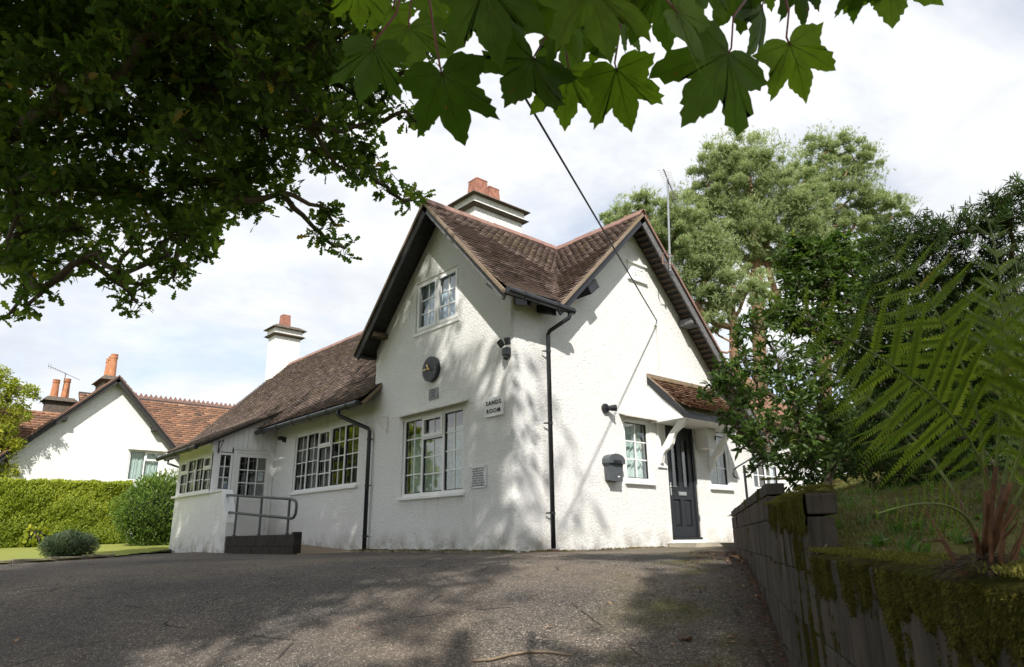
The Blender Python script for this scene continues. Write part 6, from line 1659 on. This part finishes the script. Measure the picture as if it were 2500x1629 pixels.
# moss: lumpy mats that swell out of the wall face and over its top, with short shoots on them
def seg_top(a): return np.where(a > -5.0, 0.48, np.where(a > -6.62, 0.325, 0.085))
def moss_pat(a, z):
    drip = vnoise(np.column_stack([a * 9.0, z * 0.9]), 31) + 0.55 * vnoise(np.column_stack([a * 27.0, z * 2.2]), 32) + 0.3 * vnoise(np.column_stack([a * 60.0, z * 30.0]), 33)
    return drip
def moss_want(a, z):
    top = seg_top(a); h = top - z
    w = np.where(a < -6.6, 0.28, np.where(a < -5.0, 0.30, 0.90))
    return w + 0.30 * np.clip(h, 0, 1) - np.where(h < 0.10 + 0.06 * vnoise(np.column_stack([a * 11.0]), 34), np.where(a < -5.0, 0.85, 0.15), 0.0)
mv, mf, mb_ = [], [], 0
for (a0, a1, da) in ((-11.0, -6.64, 0.010), (-6.60, -5.02, 0.012), (-4.98, -0.2, 0.03)):
    av = np.arange(a0, a1, da); zt = float(seg_top(np.array([(a0 + a1) / 2]))[0]); zb = float(gz(*wxy(a0, 0))) - 0.02
    zb = max(zb, zt - 1.0); zv = np.concatenate([np.arange(zb, zt, 0.012), [zt]])
    tv = np.linspace(0.0, 1.0, 14)[1:]                       # then over the top
    A_, Z_ = np.meshgrid(av, zv, indexing='ij'); pa_ = moss_pat(A_.ravel(), Z_.ravel()) - moss_want(A_.ravel(), Z_.ravel())
    fine = 0.004 * vnoise(np.column_stack([A_.ravel() * 90, Z_.ravel() * 90]), 36)
    l = -np.clip(0.020 * np.tanh(1.3 * pa_) + np.where(pa_ > 0, fine, 0) - 0.004, -0.02, 0.03); face = np.column_stack([WE + A_.ravel()[:, None] * WD + l[:, None] * WN, Z_.ravel()]).reshape(len(av), len(zv), 3)
    A2, T2 = np.meshgrid(av, tv, indexing='ij'); pb = moss_pat(A2.ravel(), np.full(A2.size, zt)) - moss_want(A2.ravel(), np.full(A2.size, zt - 0.02))
    lf = l.reshape(len(av), len(zv))[:, -1][:, None]; l2 = (lf + ((0.19 if a1 < -6 else 0.128) - lf) * T2).ravel()
    bulge = 0.028 * np.clip(0.45 + 0.5 * vnoise(np.column_stack([A2.ravel() * 8, l2 * 22]), 37) + 0.25 * vnoise(np.column_stack([A2.ravel() * 30, l2 * 50]), 38), -0.1, 2) * np.sin(np.clip(T2.ravel(), 0, 1) * 2.6)
    bulge = bulge * np.clip(np.minimum(A2.ravel() - a0, a1 - A2.ravel()) / 0.06, 0, 1) - 0.012 * (1 - np.clip(np.minimum(A2.ravel() - a0, a1 - A2.ravel()) / 0.03, 0, 1))
    z2 = zt + np.where(a1 > -4, -0.01, 0.0) + np.where(a1 > -4, 0.3, 1.0) * bulge + 0.004
    topp = np.column_stack([WE + A2.ravel()[:, None] * WD + l2[:, None] * WN, z2]).reshape(len(av), len(tv), 3)
    G = np.concatenate([face, topp], 1); na2, nz2 = G.shape[:2]; idx = np.arange(na2 * nz2).reshape(na2, nz2)
    F = np.stack([idx[:-1, :-1], idx[1:, :-1], idx[1:, 1:], idx[:-1, 1:]], -1).reshape(-1, 4)
    mv.append(G.reshape(-1, 3)); mf.append(F + mb_); mb_ += na2 * nz2
np_obj('moss_mat', np.concatenate(mv), np.concatenate(mf), 'moss_mat', rw, None, True, 'stuff')
n = 420000; a = np.where(rng.random(n) < 0.85, rng.uniform(-9.8, -5.0, n), rng.uniform(-5, -0.3, n)); top = seg_top(a)
gxy = WE + a[:, None] * WD; gzv = np.maximum(gz(gxy[:, 0], gxy[:, 1]), top - 1.0); z = top - (top - gzv) * rng.random(n)
pa_ = moss_pat(a, z) - moss_want(a, z); k = pa_ > 0.05; a, z, pa_ = a[k], z[k], pa_[k]; n = len(a)
l = -0.020 * np.tanh(1.3 * pa_) + 0.002
P_ = np.column_stack([WE + a[:, None] * WD + l[:, None] * WN, z])
X_ = nrm(np.column_stack([np.repeat(-WN[None] * 0.5, n, 0), -0.8 * np.ones(n)]) + jit(n, 0.45)); S_ = rng.uniform(0.0035, 0.0085, n)
v1, f1 = scatter(*STRAND, P_, X_, rand_dir(n), S_); t1 = np.repeat(np.clip(0.15 + 0.30 * pa_ + rng.normal(0, .16, n), 0, 1), len(STRAND[1]))
n = 90000; a = rng.uniform(-9.6, -4.9, n); top = seg_top(a); l = rng.uniform(-0.02, 0.128, n); k = vnoise(np.column_stack([a * 8, l * 22]), 37) + rng.normal(0, .3, n) > 0.0; a, l, top = a[k], l[k], top[k]; n = len(a)
P_ = np.column_stack([WE + a[:, None] * WD + l[:, None] * WN, top + 0.018 + 0.012 * rng.random(n)])
X_ = nrm(jit(n, 0.6) + np.array([0, 0, 1.0])); v2, f2 = scatter(*STRAND, P_, X_, rand_dir(n), rng.uniform(0.0035, 0.009, n)); t2 = np.repeat(np.clip(rng.normal(0.5, .2, n), 0, 1), len(STRAND[1]))
v_, f_, t_ = join([(v1, f1, t1), (v2, f2, t2)])
np_obj('moss_shoots', v_, f_, 'moss_tuft', rw, t_, kind='stuff')
# dead leaves and taller tufts on the bank, moss along the foot of the house walls
P_, a, l = on_bank(2600, -8.0, 0.5, 0.10, 3.2); n = len(P_)
v_, f_ = scatter(*LEAF, P_ + np.array([0, 0, 0.012]), nrm(jit(n, 1.0) * np.array([1, 1, 0.3])), nrm(jit(n, 0.5) + np.array([0, 0, 1.0])), rng.uniform(0.008, 0.026, n))
tag(np_obj('bank_litter', v_, f_, 'dead_leaf_dark', None, np.full(len(f_), .5)), 'brown dead leaves caught in the grass of the bank', 'leaf litter', kind='stuff')
C_, a, l = on_bank(420, -7.6, 0.5, 0.15, 3.0); P_ = np.repeat(C_, 14, 0) + jit(420 * 14, 0.012) * np.array([1, 1, 0]); n = len(P_)
v_, f_ = scatter(*BLADE, P_, nrm(jit(n, 0.4) + np.array([0, 0, 1.0])), rand_dir(n), rng.uniform(0.03, 0.075, n))
tag(np_obj('grass_tufts', v_, f_, 'weed_leaf', None, np.repeat(rng.random(n), len(BLADE[1]))), 'longer green grass tufts dotted over the bank', 'grass', kind='stuff')
n = 16000; t_ = rng.random(n); sideA = rng.random(n) < 0.55
xy = np.where(sideA[:, None], np.column_stack([-0.01 - 0.34 * rng.random(n) ** 1.6, -0.1 + 4.4 * t_]), np.column_stack([0.02 + 3.6 * t_, -0.01 - 0.14 * rng.random(n) ** 2]))
k = vnoise(xy * 5.0, 61) + 0.5 * vnoise(xy * 17.0, 62) > 0.15; xy = xy[k]; n = len(xy)
zz_ = np.where(xy[:, 0] < 0, np.maximum(gz(xy[:, 0], xy[:, 1]) + 0.004, 0.0), gz(xy[:, 0], xy[:, 1]) + 0.004)
v_, f_ = scatter(*STRAND, np.column_stack([xy, zz_]), nrm(jit(n, 0.6) + np.array([0, 0, 1.0])), rand_dir(n), rng.uniform(0.008, 0.028, n))
tag(np_obj('foot_moss', v_, f_, 'moss_tuft', None, np.repeat(rng.random(n), len(STRAND[1]))), 'olive moss along the foot of the cottage walls', 'moss', kind='stuff')
# broad-leaved weeds on the bank edge
ROUND = strip_leaf([0, .2, .55, .85, 1.0], [.06, .34, .42, .28, .0], 0.15, 0.2)
for (a0, l0, lab) in ((-6.75, 0.20, 'small bright green weed at the stepped end of the wall'), (-6.3, 0.75, 'broad-leaved weed in the grass behind the mossy pier'), (-6.9, 0.50, 'pale green weed between wall edge and fern')):
    p = V(*wxy(a0, l0), float(bank_z(a0, l0)))
    w_ = thing('weed', p, lab, 'plant')
    for k in range(6):
        d = unit(V(*rng.normal(size=2), 0.5)); s_ = 0.05 * random.uniform(0.6, 1.2); q = p + d * 0.02
        v_, f_ = scatter(*ROUND, q[None], d[None], V(0, 0, 1)[None] + jit(1, .3), np.array([s_])); np_obj('leaf', v_, f_, 'weed_leaf', w_, np.full(len(f_), random.random()))

# ---- hedge, bushes and lawn plants on the left
def spray_shell(n, size, T, P, Nn, upw, mat, name, parent, tint):
    X_ = nrm(Nn * 0.7 + np.array([0, 0, upw]) + jit(n, 0.35)); v_, f_ = scatter(*T, P, X_, nrm(Nn + jit(n, 0.5)), size * rng.uniform(0.6, 1.3, n))
    return np_obj(name, v_, f_, mat, parent, np.repeat(tint, len(T[1])), kind='stuff')
hd = thing('hedge', V(-6, 17, 0), 'long clipped yellow-green conifer hedge behind the lawn', 'hedge')
HX0, HX1, HY0, HY1, HT = -26.0, -1.25, 16.8, 18.2, 1.92
n = 85000; w_ = rng.random(n)
x = HX1 - (HX1 - HX0) * rng.random(n) ** 2.0; zb = gz(x, np.full(n, HY0)) + 0.05
front = w_ < 0.72; z = np.where(front, zb + (HT - zb) * rng.random(n), HT); y = np.where(front, HY0, rng.uniform(HY0, HY1, n))
lump = 0.13 * vnoise(np.column_stack([x * 1.3, z * 1.6, y]), 51) + 0.07 * vnoise(np.column_stack([x * 4, z * 4, y * 4]), 52)
P_ = np.column_stack([x, np.where(front, y - 0.05 + lump, y), np.where(front, z, z + lump * 0.7)]); P_[:, 2] += 0.04 * vnoise(np.column_stack([x * 0.9, y]), 53)
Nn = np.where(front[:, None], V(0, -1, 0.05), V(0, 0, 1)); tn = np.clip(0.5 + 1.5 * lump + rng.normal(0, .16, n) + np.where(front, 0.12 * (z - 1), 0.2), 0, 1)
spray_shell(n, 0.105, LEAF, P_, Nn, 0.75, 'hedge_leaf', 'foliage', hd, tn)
m = MB(); m.box((HX0, HY0 + 0.10, -0.3), (HX1 - 0.1, HY1 - 0.1, HT - 0.08)); m.build('inner_shade_core', 'shade_core', hd)  # solid box, its dark colour painting the shade between the leaves
def round_bush(name, label, c, rad, n, size, T, mat, cat='bush', core='bush_leaf', upw=0.3):
    t = thing(name, V(c[0], c[1], c[2] - rad[2] * 0.9), label, cat)
    d = rand_dir(n); d[:, 2] = np.maximum(d[:, 2], -0.75); r = (0.78 + 0.25 * rng.random(n)) * (1 + 0.16 * vnoise(d * 2.6, len(label)))
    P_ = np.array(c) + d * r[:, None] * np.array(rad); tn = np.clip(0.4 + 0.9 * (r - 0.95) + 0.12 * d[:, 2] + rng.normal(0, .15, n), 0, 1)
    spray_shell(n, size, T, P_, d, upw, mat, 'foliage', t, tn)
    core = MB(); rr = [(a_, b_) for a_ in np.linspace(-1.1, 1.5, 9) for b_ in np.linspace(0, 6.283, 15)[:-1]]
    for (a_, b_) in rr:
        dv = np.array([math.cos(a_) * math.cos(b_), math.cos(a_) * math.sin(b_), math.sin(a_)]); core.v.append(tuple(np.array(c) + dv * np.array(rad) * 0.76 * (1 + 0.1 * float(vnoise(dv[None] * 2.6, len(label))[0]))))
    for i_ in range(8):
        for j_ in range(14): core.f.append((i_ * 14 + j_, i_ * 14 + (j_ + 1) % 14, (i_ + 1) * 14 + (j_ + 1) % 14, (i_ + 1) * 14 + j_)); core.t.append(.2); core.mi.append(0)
    core.build('inner_shade_core', 'shade_core', t, smooth=True)  # solid core, its dark colour painting the bush's inner shade
    q = rand_dir(26); q[:, 2] = np.abs(q[:, 2]); tree_limbs((c[0], c[1], c[2] - rad[2] * 0.95), [np.array(c) + k * np.array(rad) * 0.8 for k in q], 0.03, 0.008, 'bark', t, 'stem')
    return t
round_bush('evergreen_bush', 'dark glossy rounded bush between hedge and porch', (-1.0, 14.6, 1.02), (1.08, 0.9, 1.16), 12000, 0.085, LEAF, 'bush_leaf')
round_bush('dwarf_shrub', 'low blue-green dwarf shrub by the lawn kerb', (-4.15, 8.75, 0.12), (0.50, 0.45, 0.27), 5000, 0.075, YEW, 'dwarf_leaf', upw=0.7)
round_bush('hydrangea_shoot', 'pale green seedling growing against the hedge foot', (-3.6, 16.5, 0.28), (0.35, 0.2, 0.35), 300, 0.10, ROUND, 'golden_leaf')
# golden tree at the left edge
gt = thing('golden_tree', V(-4.6, 20.5, 0.0), 'feathery golden-yellow tree at the far left edge', 'tree')
cs = [(0, 915, 24), (30, 945, 24), (75, 958, 20), (20, 980, 30), (50, 1010, 26), (10, 1045, 32), (35, 1085, 18), (-20, 960, 45), (-80, 920, 60), (-70, 1020, 70), (5, 1100, 30), (-140, 950, 110), (-220, 880, 120), (-200, 1050, 120), (25, 1150, 22), (-330, 950, 130), (-450, 900, 140), (-430, 1080, 130), (-300, 800, 110), (-130, 800, 80), (-560, 1000, 140)]
hc, allp, ends = [], [], []
for (u, v, r) in cs:
    d = 27.5; c = pt(u, v, d); R0 = r * d / FPX; n = int(150 * (R0 / 0.8) ** 1.7) + 30; hc.append(c); q = c + ball(n) * R0; allp.append(q); ends.append(np.repeat(c[None], n, 0))
q = np.concatenate(allp); v_, f_, t_, *_ = rosettes(q, 6, LEAF, 0.15, 0.2, -0.2, 0.6); np_obj('crown', v_, f_, 'golden_leaf', gt, t_, kind='stuff')
tb_ = V(-8.5, 18.6, -0.1)
tb_ = pt(-200, 1330, 27.5); tb_[2] = -0.1; gt.location = Vector(tb_); WLOC[gt.name] = tb_
for ch in gt.children: ch.location = Vector(-tb_)
m = MB(); m.tube([tb_, tb_ + V(0.05, 0, 1.6), tb_ + V(0.1, 0, 3.2)], [0.2, 0.15, 0.1], 10); m.build('trunk', 'bark', gt, smooth=True)
tree_limbs(tb_ + V(0.1, 0, 3.0), hc, 0.10, 0.02, 'bark_twig', gt)
# garden trees behind the viewer on the left, that the wing window mirrors
for k, (x, y, hgt, lab) in enumerate(((-9.2, 21.5, 8.5, 'leafy green tree past the left end of the hedge'), (-7.7, 20.6, 6.0, 'small leafy tree just outside the left end of the neighbour gable'), (-14.5, 27, 7.5, 'second green tree left of the drive beyond the lawn'))):
    t = thing('garden_tree', V(x, y, -0.2), lab, 'tree')
    c = np.concatenate([V(x, y, hgt * 0.62) + ball(1)[0] * V(2.6, 2.6, hgt * 0.4) + ball(80) * 0.8 for _ in range(26)])
    v_, f_, t_, *_ = rosettes(c, 3, QUAD, 0.32, 0.3); np_obj('crown', v_, f_, 'golden_leaf', t, t_, kind='stuff')
    m = MB(); m.tube([V(x, y, -0.4), V(x, y, 1.5), V(x + .2, y, hgt * 0.6)], [0.22, 0.17, 0.08], 10); m.build('trunk', 'bark', t)

# ---- litter on the drive
FALL = strip_leaf([0, .14, .26, .38, .50, .62, .74, .88, 1.0], [.02, .09, .06, .19, .11, .27, .15, .23, .03], 0.55, 0.3)
dl = [np_mesh('dead_leaf', FALL[0], FALL[1], mm, np.full(len(FALL[1]), .5)) for mm in ('dead_leaf', 'dead_leaf_dark')]
def litter(x, y, s_, mat, label, group=None, z0=None):
    z = float(gz(x, y)) if z0 is None else z0
    o = bpy.data.objects.new('fallen_leaf', dl[mat]); col.objects.link(o); o.location = (x, y, z + 0.012); o.scale = (s_, s_, s_)
    o.rotation_euler = (random.uniform(-.3, .3), random.uniform(-.3, .3), random.uniform(0, 6.28)); WLOC[o.name] = np.zeros(3)
    return tag(o, label, 'leaf', group)
# drifts of leaf crumbs along the wall foot and the house, loose chippings in the foreground
n = 5200; w_ = rng.random(n) < 0.8
a = rng.uniform(-9.0, 0.2, n); l = -0.02 - 0.55 * rng.random(n) ** 2.6
xy = np.where(w_[:, None], WE + a[:, None] * WD + l[:, None] * WN, np.column_stack([rng.uniform(0.1, 3.6, n), -0.05 - 0.35 * rng.random(n) ** 2]))
P_ = np.column_stack([xy, gz(xy[:, 0], xy[:, 1]) + 0.006])
v_, f_ = scatter(*LEAF, P_, nrm(jit(n, 1.0) * np.array([1, 1, 0.25])), nrm(jit(n, 0.5) + np.array([0, 0, 1.0])), rng.uniform(0.008, 0.030, n))
tag(np_obj('leaf_crumbs', v_, f_, 'dead_leaf_dark', None, np.full(len(f_), .5)), 'crumbled brown leaf litter along the wall foot', 'leaf litter', kind='stuff')
OCT = (np.array([(1, 0, 0), (-1, 0, 0), (0, 1, 0), (0, -1, 0), (0, 0, .7), (0, 0, -.7)], float), np.array([(0, 2, 4), (2, 1, 4), (1, 3, 4), (3, 0, 4)]))
n = 14000; d_ = 2.2 + 7.5 * rng.random(n) ** 1.5; u_ = rng.uniform(-200, 1900, n); ang_ = np.array([math.atan2(*(fw + rt * (u - PW / 2) / FPX)[1::-1]) for u in u_])
xy = CAM[:2] + np.column_stack([np.cos(ang_), np.sin(ang_)]) * d_[:, None]; k = (wall_uv(xy[:, 0], xy[:, 1])[1] < -0.02) & ~((xy[:, 0] > -1.6) & (xy[:, 1] > -0.1)) & (xy[:, 1] < kerb_y(xy[:, 0]) - 0.1); xy = xy[k]; n = len(xy)
P_ = np.column_stack([xy, gz(xy[:, 0], xy[:, 1]) + 0.002]); v_, f_ = scatter(*OCT, P_, rand_dir(n), rand_dir(n), rng.uniform(0.0018, 0.0055, n))
tag(np_obj('loose_chippings', v_, f_, 'chipping', None, np.repeat(rng.random(n), 4)), 'loose stone chippings scattered over the asphalt', 'gravel', kind='stuff')
# one big curled sycamore leaf
x, y = on_drive(1672, 1572); me = maples[2].copy(); me.materials.clear(); me.materials.append(MATS['dead_leaf']); me.materials.append(MATS['dead_leaf'])
for v in me.vertices: v.co.z += 0.45 * (v.co.x - 0.4) ** 2 + 0.5 * v.co.y ** 2
o = bpy.data.objects.new('fallen_leaf', me); col.objects.link(o); o.location = (x, y, float(gz(x, y)) + 0.01); o.scale = (0.075,) * 3; o.rotation_euler = (0.1, 0.15, 0.6); tag(o, 'large curled tan sycamore leaf on the asphalt near the bottom', 'leaf')
for (u, v, lab, s_) in ((1805, 1368, 'pale stone-coloured leaf at the foot of the wall', 0.16), (1355, 1537, 'lone tan leaf in the sunlit patch of the drive', 0.07), (1795, 1573, 'orange star-shaped leaf right of the big curled one', 0.06), (1775, 1565, 'thin dry leaf between two others near the wall', 0.05), (45, 1567, 'rust-brown leaf at the lower left of the drive', 0.07), (1480, 1475, 'small pale leaf in the middle of the drive', 0.05), (1860, 1500, 'pale curled leaf against the wall foot', 0.07)):
    x, y = on_drive(u, v); litter(x, y, s_, 0, lab)
for k in range(75):
    a, l = rng.uniform(-8.5, -0.5), -0.04 - 0.9 * rng.random() ** 2.2
    if k > 50: x, y = rng.uniform(-7, 0), rng.uniform(-5, 3)
    else: x, y = wxy(a, l)
    litter(float(x), float(y), rng.uniform(0.02, 0.05), 1 if rng.random() < .6 else 0, 'tiny dry brown leaf fragment among the litter on the drive', 'leaf litter on the drive')
rt_ = thing('fallen_stick', V(*on_drive(1250, 1605), float(gz(*on_drive(1250, 1605)))), 'crooked grey stick lying on the drive at the bottom edge', 'stick')
pp = [on_drive(u, v) for (u, v) in ((1150, 1622), (1200, 1618), (1245, 1606), (1290, 1597), (1340, 1598), (1400, 1606))]
m = MB(); m.tube([V(x, y, float(gz(x, y)) + 0.012) for (x, y) in pp], [0.007, 0.008, 0.009, 0.009, 0.008, 0.005], 7); m.build('wood', 'root', rt_, smooth=True)
tw = thing('fallen_twig', V(*wxy(-6.9, -0.01), 0.1), 'bare lichened twig snagged on the wall step', 'stick')
A = pt(2010, 1340, 2.7)
m = MB(); m.tube([pt(1978, 1380, 2.7), pt(1990, 1355, 2.68), pt(2008, 1342, 2.68), pt(2022, 1325, 2.72)], [0.003, 0.004, 0.004, 0.003], 5); m.tube([pt(1990, 1355, 2.68), pt(1984, 1350, 2.66)], 0.0025, 5); m.build('wood', 'root', tw)
